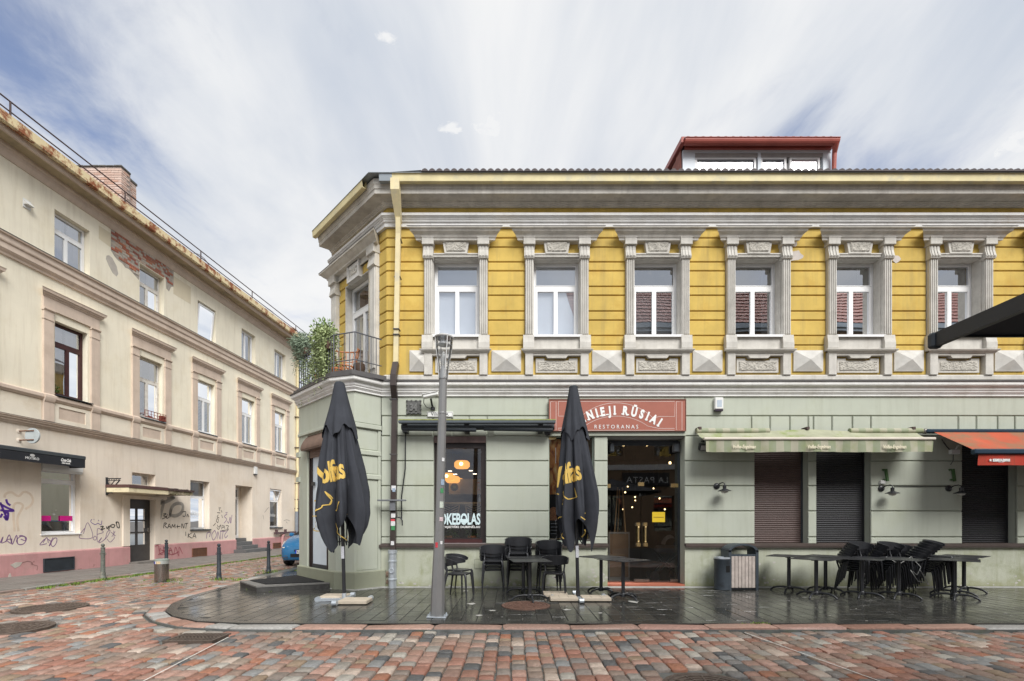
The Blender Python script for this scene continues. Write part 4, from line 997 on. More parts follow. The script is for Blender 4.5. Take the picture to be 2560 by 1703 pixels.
# worn paint, moss and salts at the foot of the wall: flakes and crusts standing a little proud
for (xa, xb, za, zb, nn, mm) in ((5.0, 5.9, .08, .28, 22, 'pale'), (5.2, 5.8, .3, .7, 6, 'pale'), (-0.6, 1.1, .03, .22, 34, 'pale'), (7.0, 9.4, .04, .18, 16, 'pale'), (-2.5, -1.3, .02, .1, 14, 'pale'), (1.5, 2.1, .1, .45, 14, 'pale'), (9.2, 11.4, .03, .3, 22, 'pale')):
    m = MB()
    for _ in range(nn):
        cx_, cz_, s = rnd.uniform(xa, xb), za + (zb - za) * rnd.random() ** 1.7, rnd.uniform(0.008, 0.032)
        k_ = 9; an = rnd.random() * 6
        m.add([(cx_ + s*1.5*math.cos(an+i*.7)*rnd.uniform(.5, 1.2), -0.0055, max(0.004, cz_ + s*math.sin(an+i*.7)*rnd.uniform(.5, 1.2))) for i in range(k_)], [tuple(range(k_))])
    m.build('flaked_paint' if mm == 'pale' else 'moss_patch', mat('flaked_plaster', (0.50, 0.48, 0.44), 0.9, 0.1, 9) if mm == 'pale' else mat('wall_moss', (0.24, 0.25, 0.10), 0.95, 0.3, 9), B, FAC, kind='stuff', recalc=False)
for (u0, v0, s) in ((1988, 640, .19), (2240, 648, .12), (1984, 610, .09)):
    cx_, cz_ = FX(u0), FZ(v0); m = MB()
    m.add([(cx_ + s*math.cos(i*.52)*rnd.uniform(.6, 1.05), -0.0035, cz_ + s*.75*math.sin(i*.52)*rnd.uniform(.6, 1.1)) for i in range(12)], [tuple(range(12))])
    m.build('bare_plaster_patch', mat('bare_plaster', (0.55, 0.50, 0.46), 0.9, 0.1, 6, 0.5, 60), B, FAC, recalc=False)
# ---- ground floor, corner bay
def bay(fr_, L_, hole=None):
    MB().wall(0, L_, 0.0, 4.25, 0.03, 0.36, [hole] if hole else []).build('bay_wall', green, B, fr_)
bay(GCH, GLEN, (0.55, 1.58, 0.19, 3.45)); bay(GBC, BCLEN); bay(GCD, CDLEN)
def raised(fr_, *bs):
    for a, b, c, d, *y in bs: MB().bbox(a, b, y[0] if y else 0.0, 0.045, c, d, 0.01).build('plaster_panel', green, B, fr_)
raised(GCH, (0.0, GLEN, 3.56, 4.21), (0.0, GLEN, 3.49, 3.56, -0.035), (0.0, 0.50, 0.2, 3.49), (1.63, GLEN, 0.2, 3.49))
raised(GBC, (0.0, BCLEN, 3.56, 4.21), (0.0, BCLEN, 3.49, 3.56, -0.035), (0.0, BCLEN, 0.2, 3.49))
raised(GCD, (0.0, CDLEN, 3.56, 4.21), (0.0, CDLEN, 3.45, 3.55, -0.03), (0.0, CDLEN, 2.88, 2.98, -0.012), (0.0, CDLEN, 2.36, 2.46, -0.012), (0.0, 0.06, 0.2, 3.45), (CDLEN-0.07, CDLEN, 0.2, 3.45), (0.06, CDLEN-0.07, 3.0, 3.43, 0.022), (0.06, CDLEN-0.07, 2.48, 2.86, 0.022), (0.06, CDLEN-0.07, 0.4, 2.34, 0.022))
MB().sweep([tuple(GA), tuple(GB), tuple(GC), tuple(GD), (-2.78, F)], [(0.0, 0.0), (0.05, 0.0), (0.05, 0.36), (0.03, 0.38), (0.0, 0.38)]).build('plinth', plinth_grey, B)
for s_ in (3.0, 2.4): # little brackets on the far edge of the bay
    MB().box(-0.06, 0.10, -0.05, 0.04, s_, s_+0.12).build('edge_block', green, B, GCH)
cd = window(B, GCH, 0.60, 1.55, 0.26, 3.05, 0.05, wood_dark, None, 0.1, None, pane_dark, None, 0.05, 0.03, 'corner_door')
MB().box(0.665, 1.485, 0.062, 0.066, 0.46, 2.96).build('frosted_film', mat('pale_door_film', (0.62, 0.69, 0.75), 0.5, 0.05, 3), cd)
MB().box(0.66, 1.49, 0.040, 0.060, 0.31, 0.455).build('kick_board', charcoal, cd)
MB().box(0.70, 0.86, 0.010, 0.036, 2.28, 2.36).build('door_closer', black_me, cd)
room(B, GCH, 0.3, 1.8, 0.1, 3.5, 0.37, 2.0, room_grey)
MB().box(0.50, 1.63, -0.02, 0.20, 0.17, 0.25).build('door_step', mat('grey_step', (0.28, 0.28, 0.27), 0.6, 0.15, 5), B, GCH)
MB().box(0.55, 0.60, 0.02, 0.11, 0.25, 3.1).box(1.55, 1.58, 0.02, 0.11, 0.25, 3.1).build('door_lining', wood_dark, B, GCH)
m = MB()
for k in range(9):
    a0, a1 = math.pi/2 * k/9, math.pi/2 * (k+1)/9
    m.add([(x, 0.03 - 0.17*math.sin(a), 3.13 + 0.36*math.cos(a)*0 + 0.34*(1-k_/9)) for a, k_ in ((a0, k), (a1, k+1)) for x in (0.44, 1.70)], [(0, 1, 3, 2)])
m.box(0.44, 1.70, -0.13, 0.05, 3.10, 3.14)
for x in (0.44, 1.70): m.add([(x, 0.03, 3.13), (x, 0.03, 3.47)] + [(x, 0.03 - 0.17*math.sin(math.pi/2*k/9), 3.13+0.34*(1-k/9)) for k in range(1, 10)], [tuple(range(11))])
m.build('shutter_box', mat('brown_shutter_box', (0.17, 0.11, 0.085), 0.5, 0.15, 5), B, GCH, smooth=40)
for k in range(3): MB().box(0.60, 1.55, 0.025, 0.036, 2.93+k*0.06, 2.985+k*0.06).build('shutter_slat', mat('brown_shutter_box', (0.17, 0.11, 0.085)), B, GCH)
# ---- roller shutters: every slat a piece
def shutter(h, mt, rail):
    x0_, x1_, z0_, z1_ = GH[h]
    s = MB().box(x0_, x0_+0.035, 0.20, 0.27, z0_, z1_).box(x1_-0.035, x1_, 0.20, 0.27, z0_, z1_).build('roller_shutter', rail, B, FAC)
    z = z0_ + 0.012; me = None
    while z < z1_ - 0.04:
        if me is None:
            o = MB().extx([(0.225, 0.0), (0.216, 0.010), (0.214, 0.022), (0.218, 0.034), (0.232, 0.040), (0.245, 0.040), (0.245, 0.0)], x0_+0.03, x1_-0.03).build('shutter_slat', mt, s); me = o.data
        else:
            o = link('shutter_slat', me, s)
        o.location = (0, 0, z); z += 0.0425
shutter('s1', shut_brown, charcoal); shutter('s2', shut_black, black_me); shutter('s3', shut_black, black_me)
# ---- shop window with wooden head
x0_, x1_, z0_, z1_ = GH['win']
MB().box(x0_+0.004, x1_-0.004, 0.02, 0.12, 3.19, 3.33).build('window_head', mat('brown_head_board', (0.16, 0.105, 0.095), 0.5, 0.2, 8), B, FAC)
sw = window(B, FAC, x0_+0.005, x1_-0.005, 0.967, 3.19, 0.10, wood_dark, None, 0, None, pane_dark, None, 0.085, 0.03, 'shop_window')
MB().box(x0_+0.09, x1_-0.09, 0.085, 0.10, 0.97, 1.05).build('bottom_rail', wood_red, sw)
g = MB(); g.text('POKEBOLAS', FX(1201, 10.71), FZ(1311, 10.71), 0.345, 0.112, 0.002, 0.010, align='RIGHT', space=0.95, fit=(1201-1090)*10.71/FPX); g.build('window_lettering', mat('pale_blue_print', (0.62, 0.76, 0.78), 0.6, 0.02), sw)
g = MB(); g.text('HAVAJIETIŠKI DUBENĖLIAI', FX(1200, 10.71), FZ(1320, 10.71), 0.062, 0.112, 0.002, 0.002, align='RIGHT', space=1.12, fit=(1200-1095)*10.71/FPX); g.build('window_lettering', white_print, sw)
g = MB().lathe([(0.0, 0.0), (0.05, 0.0), (0.085, 0.03), (0.095, 0.09), (0.0, 0.09)], 16).build('bowl_emblem', mat('pale_blue_print', (0.62, 0.76, 0.78)), sw); g.scale = (1, 0.03, 1); g.location = (FX(1160.5, 10.71), 0.110, FZ(1308, 10.71))
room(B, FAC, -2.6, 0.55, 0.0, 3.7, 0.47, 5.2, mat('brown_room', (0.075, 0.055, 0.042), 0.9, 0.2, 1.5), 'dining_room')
# ---- poster bay
x0_, x1_, z0_, z1_ = GH['poster']
pw = MB().box(x0_, x0_+0.02, 0.12, 0.2, z0_, z1_).box(x1_-0.03, x1_, 0.12, 0.2, z0_, z1_).box(x0_, x1_, 0.12, 0.2, z0_, z0_+0.02).box(x0_, x1_, 0.12, 0.2, z1_-0.02, z1_).build('display_window', mat('display_frame', (0.30, 0.36, 0.30), 0.4, 0.05), B, FAC)
MB().quad((x0_, 0.14, z0_), (x1_, 0.14, z0_), (x1_, 0.14, z1_), (x0_, 0.14, z1_)).build('pane', pane_dark, pw)
room(B, FAC, x0_, x1_, z0_, z1_, 0.21, 0.42, green)
for (a, b) in ((x0_+0.01, x0_+0.17), (x1_-0.2, x1_-0.02)):
    MB().box(a, b, 0.115, 0.15, z0_+0.005, z0_+0.06).build('glass_clamp', steel, pw)
MB().box(x0_+0.0, x0_+0.17, 0.115, 0.15, z1_-0.06, z1_-0.005).build('glass_clamp', brass, pw)
# ---- glazed entrance
x0_, x1_, z0_, z1_ = GH['door']
MB().box(x0_, x1_, 0.0, 0.45, -0.02, 0.055).build('red_threshold', mat('red_threshold', (0.42, 0.13, 0.075), 0.6, 0.15, 6), B, FAC)
dg = MB().box(x0_, x0_+0.03, 0.30, 0.36, 0.055, 3.25).box(x1_-0.04, x1_, 0.30, 0.36, 0.055, 3.25).box(x0_+0.03, x1_-0.04, 0.30, 0.36, 3.17, 3.33).build('entrance_frame', charcoal, B, FAC)
MB().box(x0_, x1_, 0.05, 0.30, 3.29, 3.334).build('entrance_head', mat('grey_head', (0.28, 0.28, 0.26), 0.7, 0.1, 4), B, FAC)
zc = 2.26
xm = [x0_+0.03, 2.62, 3.28, x1_-0.04]
for a, b in ((x0_+0.03, 2.93), (2.94, x1_-0.04)):
    MB().quad((a, 0.33, 0.07), (b, 0.33, 0.07), (b, 0.33, zc-0.005), (a, 0.33, zc-0.005)).build('door_leaf', pane_door, dg)
MB().quad((x0_+0.03, 0.331, zc+0.005), (x1_-0.04, 0.331, zc+0.005), (x1_-0.04, 0.331, 3.17), (x0_+0.03, 0.331, 3.17)).build('fanlight', pane_door, dg)
for (a, b, z) in ((x0_+0.03, x0_+0.13, zc-0.05), (2.87, 3.00, zc-0.01), (x1_-0.2, x1_-0.04, zc-0.04)):
    MB().box(a, b, 0.30, 0.345, z, z+0.085).build('glass_clamp', brass, dg)
for (a, b) in ((2.78, 3.12), (x1_-0.22, x1_-0.04)): MB().box(a, b, 0.30, 0.345, 0.075, 0.135).build('glass_clamp', steel, dg)
for xx in (2.86, 3.02):
    h = MB().tube([(xx, 0.25, 0.92), (xx, 0.25, 1.38)], 0.02, 10).box(xx-0.035, xx+0.045, 0.24, 0.34, 0.88, 0.96).box(xx-0.045, xx+0.035, 0.24, 0.34, 1.34, 1.42).ball((xx, 0.25, 0.99), 0.027).ball((xx, 0.25, 1.31), 0.027)
    h.build('door_handle', brass, dg, smooth=40)
nt_ = MB().box(3.19, 3.48, 0.318, 0.322, 1.43, 1.66).build('paper_notice', mat('yellow_paper', (0.66, 0.46, 0.02), 0.7, 0.03), dg)
MB().box(3.22, 3.45, 0.315, 0.318, 1.535, 1.547).build('print', mat('brown_print', (0.2, 0.12, 0.02)), nt_)
MB().text('BAR', 2.98, 2.02, 0.09, 0.345, 0.002).build('door_lettering', mat('dim_print', (0.10, 0.10, 0.10)), dg)
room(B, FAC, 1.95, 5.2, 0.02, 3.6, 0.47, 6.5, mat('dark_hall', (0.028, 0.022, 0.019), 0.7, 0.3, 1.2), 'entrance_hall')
MB().box(x1_-0.003, x1_+0.003, 0.04, 0.29, 0.0, 3.3).build('reveal', green, B, FAC)
# ================================================================== cream building along the side street
LA = math.atan2(1, LK); LS_ = math.hypot(1, LK)          # wall frame: local x runs away along the street
LFR = ((LX, LY, 0), LA)
A = thing('cream_building', 'long three storey cream building with taupe trim, pink plinth and graffiti along the side street', 'building', (LX, LY, 0), world_parts=True)
T0, T1 = -9.0, 14.8
def lt(u, p=0.0): return LT(u, p) * LS_
EZ = 11.15
hs = []
C2 = [-0.97, 1.86, 4.73, 7.50, 10.30, 13.0]             # window axes
for c in C2: hs.append((c-0.49, c+0.49, 5.02, 7.14)); hs.append((c-0.50, c+0.56, 8.86, 10.30))
gh = {'shop': (1.0, 2.12, 1.08, 3.12), 'over': (3.93, 4.90, 2.64, 3.09), 'door': (3.81, 4.85, 0.03, 2.19), 'win1': (6.60, 7.68, 1.10, 3.05), 'entry': (9.36, 10.61, 0.0, 3.05), 'win2': (12.08, 13.16, 1.10, 3.07)}
MB().wall(T0, T1, 0.0, 4.10, 0.0, 0.75, list(gh.values())).build('ground_wall', cream_low, A, LFR)
MB().wall(T0, T1, 4.10, EZ, 0.0, 0.30, hs).build('upper_wall', cream, A, LFR)
MB().box(T0, T0+0.3, 0.3, 9, 0, EZ).box(T1-0.3, T1, 0.3, 9, 0, EZ).box(T0, T1, 8.7, 9, 0, EZ).build('end_wall', cream, A, LFR)
def lrun(name, prof, m, a=T0, b=T1, e=0): return MB().extx([(-p, z) for p, z in prof], a, b, e, e).build(name, m, A, LFR)
# plinth in pieces either side of the doors
for a, b in ((T0, 3.80), (4.86, 9.35), (10.62, T1)):
    lrun('plinth', [(-0.02, -0.05), (0.055, -0.05), (0.05, 0.56), (0.03, 0.59), (-0.02, 0.60)], pink, a, b)
lrun('band_cornice', [(-0.02, 4.02), (0.04, 4.02), (0.05, 4.06), (0.08, 4.07), (0.085, 4.12), (0.12, 4.13), (0.125, 4.17), (0.15, 4.18), (0.15, 4.205), (-0.02, 4.23)], taupe)
lrun('flashing', [(0.0, 4.235), (0.158, 4.212), (0.158, 4.206), (0.0, 4.226)], flash)
lrun('sill_band', [(-0.02, 4.80), (0.04, 4.82), (0.06, 4.85), (0.085, 4.88), (0.085, 4.96), (0.06, 4.985), (-0.02, 5.0)], taupe)
lrun('middle_cornice', [(-0.02, 8.27), (0.05, 8.29), (0.06, 8.34), (0.10, 8.38), (0.13, 8.42), (0.13, 8.56), (0.16, 8.58), (0.17, 8.61), (0.17, 8.74), (0.22, 8.76), (0.22, 8.80), (-0.02, 8.85)], taupe)
lrun('flashing', [(0.0, 8.858), (0.235, 8.81), (0.235, 8.80), (0.0, 8.845)], flash)
lrun('eaves_moulding', [(-0.02, 10.80), (0.03, 10.80), (0.05, 10.84), (0.09, 10.92), (0.10, 11.02), (0.14, 11.06), (0.14, 11.13), (-0.02, 11.13)], taupe)
lrun('eaves_soffit', [(0.0, 11.13), (0.52, 11.13), (0.52, 11.16), (0.0, 11.16)], soffit)
lrun('eaves_board', [(0.46, 11.115), (0.52, 11.115), (0.54, 11.16), (0.56, 11.25), (0.56, 11.30), (0.46, 11.30)], taupe)
x = T0
while x < T1:                                           # gutter lengths, one sheet lapped over the next
    dz = rnd.uniform(-0.012, 0.012)
    lrun('gutter', [(0.54, 11.26+dz), (0.66, 11.22+dz), (0.70, 11.26+dz), (0.70, 11.49+dz), (0.685, 11.50+dz), (0.66, 11.28+dz), (0.54, 11.30+dz)], gutter_rust, x, min(T1, x+2.0)-0.008); x += 2.0
MB().add([(T0, -0.60, 11.47), (T1, -0.60, 11.47), (T1, 4.2, 12.75), (T0, 4.2, 12.75), (T0, 9.0, 11.4), (T1, 9.0, 11.4)], [(0, 1, 2, 3), (3, 2, 5, 4)]).build('roof', mat('brown_sheet_roof', (0.16, 0.08, 0.06), 0.6, 0.15, 4), A, LFR, recalc=False)
# pale panels between string courses
ends = [T0] + [x for c in C2 for x in (c-0.845, c+0.845)] + [T1]
for a, b in zip(ends[::2], ends[1::2]):
    if b - a > 0.2: MB().box(a+0.02, b-0.02, -0.012, 0.01, 4.24, 4.795).build('pale_panel', cream_pale, A, LFR)
# window surrounds
for k, c in enumerate(C2):
    fm = ((LX + LK*c/LS_, LY + c/LS_, 0), LA)
    for s in (-1, 1):
        X = lambda a, b: (min(s*a, s*b), max(s*a, s*b))
        m = MB(); a, b = X(0.565, 0.835)
        m.box(a, b, -0.06, 0.01, 5.0, 7.32).box(a-0.012, b+0.012, -0.075, 0.01, 7.06, 7.09)
        m.extx([(-0.06, 7.30), (-0.075, 7.31), (-0.10, 7.34), (-0.10, 7.365), (0.01, 7.37), (0.01, 7.30)], a-0.02, b+0.02)
        m.extx([(-0.062, 4.24), (-0.062, 4.76), (-0.085, 4.79), (-0.10, 4.84), (-0.11, 4.90), (-0.105, 4.965), (-0.07, 5.0), (0.01, 5.0), (0.01, 4.24)], a-0.005, b+0.005)
        m.build('pilaster', taupe, A, fm)
    MB().box(-0.835, 0.835, -0.05, 0.01, 7.372, 7.70).build('frieze', taupe, A, fm)
    MB().extx([(-0.05, 7.69), (-0.07, 7.70), (-0.075, 7.73), (-0.11, 7.75), (-0.12, 7.79), (-0.15, 7.80), (-0.16, 7.86), (-0.175, 7.885), (0.01, 7.92), (0.01, 7.69)], -0.81, 0.81, 1, 1).build('hood', taupe, A, fm)
    m = MB().wall(-0.56, 0.56, 4.24, 4.79, -0.03, 0.01, [(-0.40, 0.40, 4.36, 4.70)]); m.build('apron', cream_pale, A, fm)
    MB().box(-0.40, 0.40, -0.006, 0.008, 4.36, 4.70).build('apron_panel', taupe, A, fm)
    if k == 1: window(A, fm, -0.485, 0.485, 5.03, 7.13, 0.16, wood_red, 6.50, 0.09, 0.52, pane, ('curtain', [(-0.45, -0.05), (0.05, 0.42)]), 0.06, 0.045, by=0.12)
    elif k == 2: window(A, fm, -0.485, 0.485, 5.03, 7.13, 0.14, pvc_old, 6.35, 0.07, 0.45, pane, ('curtain', [(-0.45, -0.15), (0.22, 0.45)]), 0.05, 0.05, by=0.12)
    elif k in (3, 4): window(A, fm, -0.485, 0.485, 5.03, 7.13, 0.14, pvc, 6.40, 0.07, 0.5, pane, ('slats', (5.06, 6.42)), 0.05, 0.045)
    else: window(A, fm, -0.485, 0.485, 5.03, 7.13, 0.14, pvc, 6.40, 0.07, 0.5, pane, ('curtain', [(-0.45, -0.1), (0.2, 0.45)]), 0.05, 0.045)
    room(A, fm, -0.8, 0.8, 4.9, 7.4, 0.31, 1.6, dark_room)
    MB().box(-0.52, 0.56, -0.13 if k == 1 else -0.10, 0.2, 5.005, 5.026).build('window_sill', charcoal if k == 1 else zinc, A, fm)
    tw = (-0.49, 0.55, 8.87, 10.29)
    if k == 2: window(A, fm, *tw, 0.17, pvc_old, 9.68, 0.07, 0.45, pane, ('curtain', [(-0.45, -0.2), (0.1, 0.5)]), 0.05, 0.045)
    elif k == 3:
        window(A, fm, *tw, 0.20, pvc, None, 0, None, pane, ('slats', (8.9, 10.2)), 0.06, 0.05, bmat=blind)
        s_ = MB().bar((-0.40, 0.15, 8.95), (-0.40, 0.02, 10.18), 0.05, 0.05).bar((0.46, 0.15, 8.95), (0.46, 0.02, 10.18), 0.05, 0.05).bar((-0.42, 0.02, 10.18), (0.48, 0.02, 10.18), 0.05, 0.05).bar((-0.42, 0.15, 8.95), (0.48, 0.15, 8.95), 0.05, 0.05).build('tilted_sash', pvc, A, fm)
        MB().quad((-0.38, 0.145, 8.97), (0.44, 0.145, 8.97), (0.44, 0.02, 10.16), (-0.38, 0.02, 10.16)).build('pane', pane, s_)
    else: window(A, fm, *tw, 0.17, pvc, 9.75 if k < 3 else None, 0.08, 0.45, pane, ('curtain', [(-0.45, 0.0), (0.1, 0.5)]), 0.055, 0.045)
    room(A, fm, -0.8, 0.8, 8.7, 10.6, 0.31, 1.6, dark_room)
# exposed bricks where the plaster has fallen off under the eaves
brk = ramp_mat('old_brick', [(0.40,0.16,0.11),(0.44,0.20,0.13),(0.50,0.38,0.30),(0.33,0.13,0.10),(0.48,0.20,0.12),(0.50,0.45,0.38),(0.36,0.17,0.12),(0.53,0.42,0.34),(0.41,0.15,0.10),(0.48,0.41,0.34)], rough=0.9, spec=0.2, bump=0.7, bs=60, detail=0.3, rv=0.05)
def in_patch(t, z):
    if z > 10.80 or t < 3.12 or t > 5.72: return False
    if t < 4.18: return z > 10.06 - 0.32 * (t - 3.25) / 0.95 + 0.10 * math.sin(t * 9)
    if t < 5.36: return z > 10.36
    return z > 10.30 - (0.35 if t < 5.62 else 0.10) + 0.05 * math.sin(t * 17)
patch = [(3.13, 10.80)] + [(3.13, 10.12)] + [(3.13 + (4.21-3.13)*i/8, 10.04 - 0.33*i/8 + rnd.uniform(-.04, .04)) for i in range(1, 9)] + [(4.21, 10.36), (5.37, 10.36), (5.40, 9.98), (5.52, 9.93), (5.62, 10.15), (5.74, 10.22), (5.74, 10.80)]
MB().plate(patch, -0.004, 0.002).build('mortar_bed', mat('old_mortar', (0.40, 0.36, 0.31), 0.95, 0.25, 9, 0.8, 40), A, LFR)
bme = []
for i in range(5):
    q = MB().bbox(-0.125, 0.125, -0.016, 0.02, -0.037, 0.037, 0.006)
    me = bpy.data.meshes.new('brick'); me.from_pydata([(a + rnd.uniform(-.005, .005), b, c + rnd.uniform(-.004, .004)) for a, b, c in q.v], [], q.f); me.update(); me.materials.append(brk); bme.append(me)
row = 0; z = 9.70
while z < 10.80:
    x = 3.0 + (0.135 if row % 2 else 0)
    while x < 5.9:
        sc = rnd.choice((1, 1, 1, 0.48))
        if in_patch(x, z) and in_patch(x - 0.09, z) and in_patch(x + 0.09, z) and rnd.random() < 0.95:
            o = link('brick', rnd.choice(bme), A, LFR)
            o.location = o.location + Vector((LK/LS_ * x, x/LS_, 0)) + Vector((0, 0, z)) + Vector((1, 0, 0)) * rnd.uniform(-0.006, 0.008); o.scale = (sc, 1, 1)
        x += 0.27
    z += 0.083; row += 1
# plaster patch outlines (older repairs, grey filler)
for poly, m_ in (([(5.74, 10.62), (6.62, 10.62), (6.62, 9.95), (5.74, 9.95)], mat('beige_repair', (0.68, 0.60, 0.44), 0.85, 0.05, 2, 0.3, 60)), ([(2.72, 10.66), (3.12, 10.66), (3.12, 10.2), (2.72, 10.25)], mat('beige_repair', (0.6, 0.5, 0.33))),
                 ([(2.98, 9.86), (3.06, 9.92), (3.18, 9.9), (3.34, 9.72), (3.40, 9.5), (3.34, 9.38), (3.2, 9.42), (3.05, 9.6), (2.96, 9.75)], mat('grey_filler', (0.46, 0.42, 0.37), 0.9, 0.12, 5, 0.4, 60))):
    MB().plate(poly, -0.003, 0.002).build('plaster_patch', m_, A, LFR)
# ---- ground floor openings
def lwin(h, y, m, **k): return window(A, LFR, gh[h][0]+0.005, gh[h][1]-0.005, gh[h][2]+0.005, gh[h][3]-0.005, y, m, **k)
w = lwin('shop', 0.16, pvc, tz=2.52, th=0.11, pm=pane_dark, back=('curtain', [(1.05, 1.45)]), fr=0.06, sash=0.03, by=0.35, bmat=mat('mauve_curtain', (0.25, 0.19, 0.19), 0.9, 0.1, 5), name='shop_window')
MB().box(1.09, 1.40, 0.150, 0.154, 1.45, 1.60).build('magenta_stripe', mat('magenta_print', (0.60, 0.005, 0.22), 0.5, 0.02), w)
MB().box(1.66, 2.02, 0.150, 0.154, 1.45, 1.60).build('magenta_stripe', mat('magenta_print', (0.60, 0.005, 0.22)), w)
room(A, LFR, 0.8, 2.4, 0.9, 3.2, 0.76, 2.6, mat('shop_room', (0.22, 0.22, 0.23), 0.9, 0.1, 2))
MB().box(1.02, 2.16, -0.05, 0.14, 2.90, 3.10).box(1.02, 2.16, -0.02, 0.14, 2.84, 2.90).build('shutter_box', box_white, A, LFR)
MB().box(0.98, 2.14, -0.03, 0.16, 1.055, 1.082).build('window_sill', pvc, A, LFR)
w = lwin('over', 0.25, pvc_old, mull=None, fr=0.05, sash=0.02, pm=pane, name='transom_window')
room(A, LFR, 3.5, 5.2, 0.0, 3.4, 0.76, 1.8, dark_room)
dl = MB().box(3.815, 4.845, 0.16, 0.22, 0.04, 0.62).box(3.815, 4.845, 0.16, 0.22, 1.86, 2.18).box(3.815, 3.93, 0.16, 0.22, 0.62, 1.86).box(4.69, 4.845, 0.16, 0.22, 0.62, 1.86).box(4.28, 4.34, 0.165, 0.215, 0.62, 1.86).build('door', mat('dark_door_paint', (0.055, 0.05, 0.048), 0.5, 0.15, 5), A, LFR)
for z in (1.02, 1.44): o = MB().box(3.93, 4.69, 0.167, 0.213, z, z+0.05).build('glazing_bar', mat('dark_door_paint', (0.055, 0.05, 0.048)), dl)
MB().quad((3.93, 0.19, 0.62), (4.69, 0.19, 0.62), (4.69, 0.19, 1.86), (3.93, 0.19, 1.86)).build('pane', pane, dl)
MB().box(4.70, 4.73, 0.11, 0.16, 1.05, 1.2).build('door_handle', steel, dl)
for a, b in ((3.55, 3.80), (4.86, 5.08)): MB().box(a, b, -0.045, 0.01, 0.61, 2.30).build('door_pilaster', cream_low, A, LFR)
MB().box(3.80, 4.86, -0.045, 0.01, 2.20, 2.30).build('door_head', cream_low, A, LFR)
MB().box(3.75, 4.95, -0.35, 0.12, -0.02, 0.06).build('door_step', side_m, A, LFR)
# door canopy, thin concrete slab with a crumbling far half
cn = MB().box(2.95, 4.55, -0.78, 0.02, 2.36, 2.50).build('door_canopy', mat('cream_canopy', (0.70, 0.62, 0.42), 0.85, 0.1, 3, 0.4, 50, stain=(0.35, 0.28, 0.18), sa=0.6, ss=2.5), A, LFR)
m = MB()
for k in range(16):
    a = 4.55 + k * 0.075; m.box(a, a+0.07, -0.78 + rnd.uniform(0, .02), 0.02, 2.36 + rnd.uniform(0, 0.05), 2.50)
m.build('crumbled_edge', mat('crumbled_concrete', (0.36, 0.31, 0.22), 0.95, 0.4, 9, 1, 30, stain=(0.10, 0.11, 0.04), sa=0.8, ss=4), cn)
MB().box(2.94, 4.50, -0.80, 0.02, 2.505, 2.60).build('canopy_sheet', mat('maroon_sheet', (0.10, 0.05, 0.045), 0.5, 0.15, 6), cn)
m = MB()
for k in range(18): a = 4.50 + k*0.07; m.box(a, a+0.06, -0.82 + rnd.uniform(0, .03), 0.02, 2.505, 2.58 + rnd.uniform(-.02, .02))
m.build('canopy_tiles', iron, cn, kind='stuff')
w = lwin('win1', 0.22, pvc, tz=2.36, th=0.08, pm=pane_dark, back=None, fr=0.055, sash=0.03)
MB().text('subtiliai', 6.98, 1.66, 0.235, 0.205, 0.0, 0.0).build('window_lettering', white_print, w)
MB().box(6.80, 7.30, 0.203, 0.205, 1.585, 1.60).build('window_lettering', white_print, w)
MB().box(6.58, 7.72, -0.06, 0.22, 1.05, 1.10).build('window_sill', charcoal, A, LFR)
room(A, LFR, 6.3, 8.0, 0.8, 3.3, 0.76, 2.5, mat('pale_room', (0.30, 0.31, 0.31), 0.9, 0.1, 1))
w = lwin('win2', 0.20, pvc, tz=2.42, th=0.08, pm=pane_dark, back=None, fr=0.055, sash=0.03)
MB().text('subtiliai', 12.55, 1.66, 0.22, 0.185, 0.0, 0.0).build('window_lettering', white_print, w)
ti = MB().bar((12.16, 0.18, 2.52), (12.16, 0.04, 3.0), 0.04, 0.04).bar((13.08, 0.18, 2.52), (13.08, 0.04, 3.0), 0.04, 0.04).bar((12.15, 0.04, 3.0), (13.09, 0.04, 3.0), 0.04, 0.04).build('tilted_vent', pvc, w)
MB().box(12.05, 13.20, -0.06, 0.2, 1.05, 1.10).build('window_sill', charcoal, A, LFR)
room(A, LFR, 11.8, 13.5, 0.8, 3.3, 0.76, 2.5, mat('pale_room', (0.30, 0.31, 0.31)))
# recessed entrance with steps
MB().wall(9.36, 10.61, 0.0, 3.05, 0.60, 0.66, [(9.42, 10.45, 0.64, 3.0)]).build('recess_wall', cream_low, A, LFR)
w = window(A, LFR, 9.42, 10.45, 0.64, 3.0, 0.585, pvc, tz=2.46, th=0.08, pm=pane_dark, fr=0.10, sash=0.05, name='glazed_door')
room(A, LFR, 9.3, 10.7, 0.5, 3.2, 0.77, 2.2, mat('taupe_room', (0.16, 0.14, 0.12), 0.9, 0.1, 1))
stp = mat('dark_granite_step', (0.12, 0.12, 0.12), 0.45, 0.15, 8)
for k, (z0_, z1_, pr) in enumerate(((0.0, 0.16, 0.62), (0.16, 0.32, 0.30), (0.32, 0.48, 0.02), (0.48, 0.635, -0.28))):
    MB().cbox(9.16 if k == 0 else 9.38, 10.95 if k == 0 else 10.59, -pr, 0.585, z0_, z1_-0.004, 0.008).build('step', stp, A, LFR)
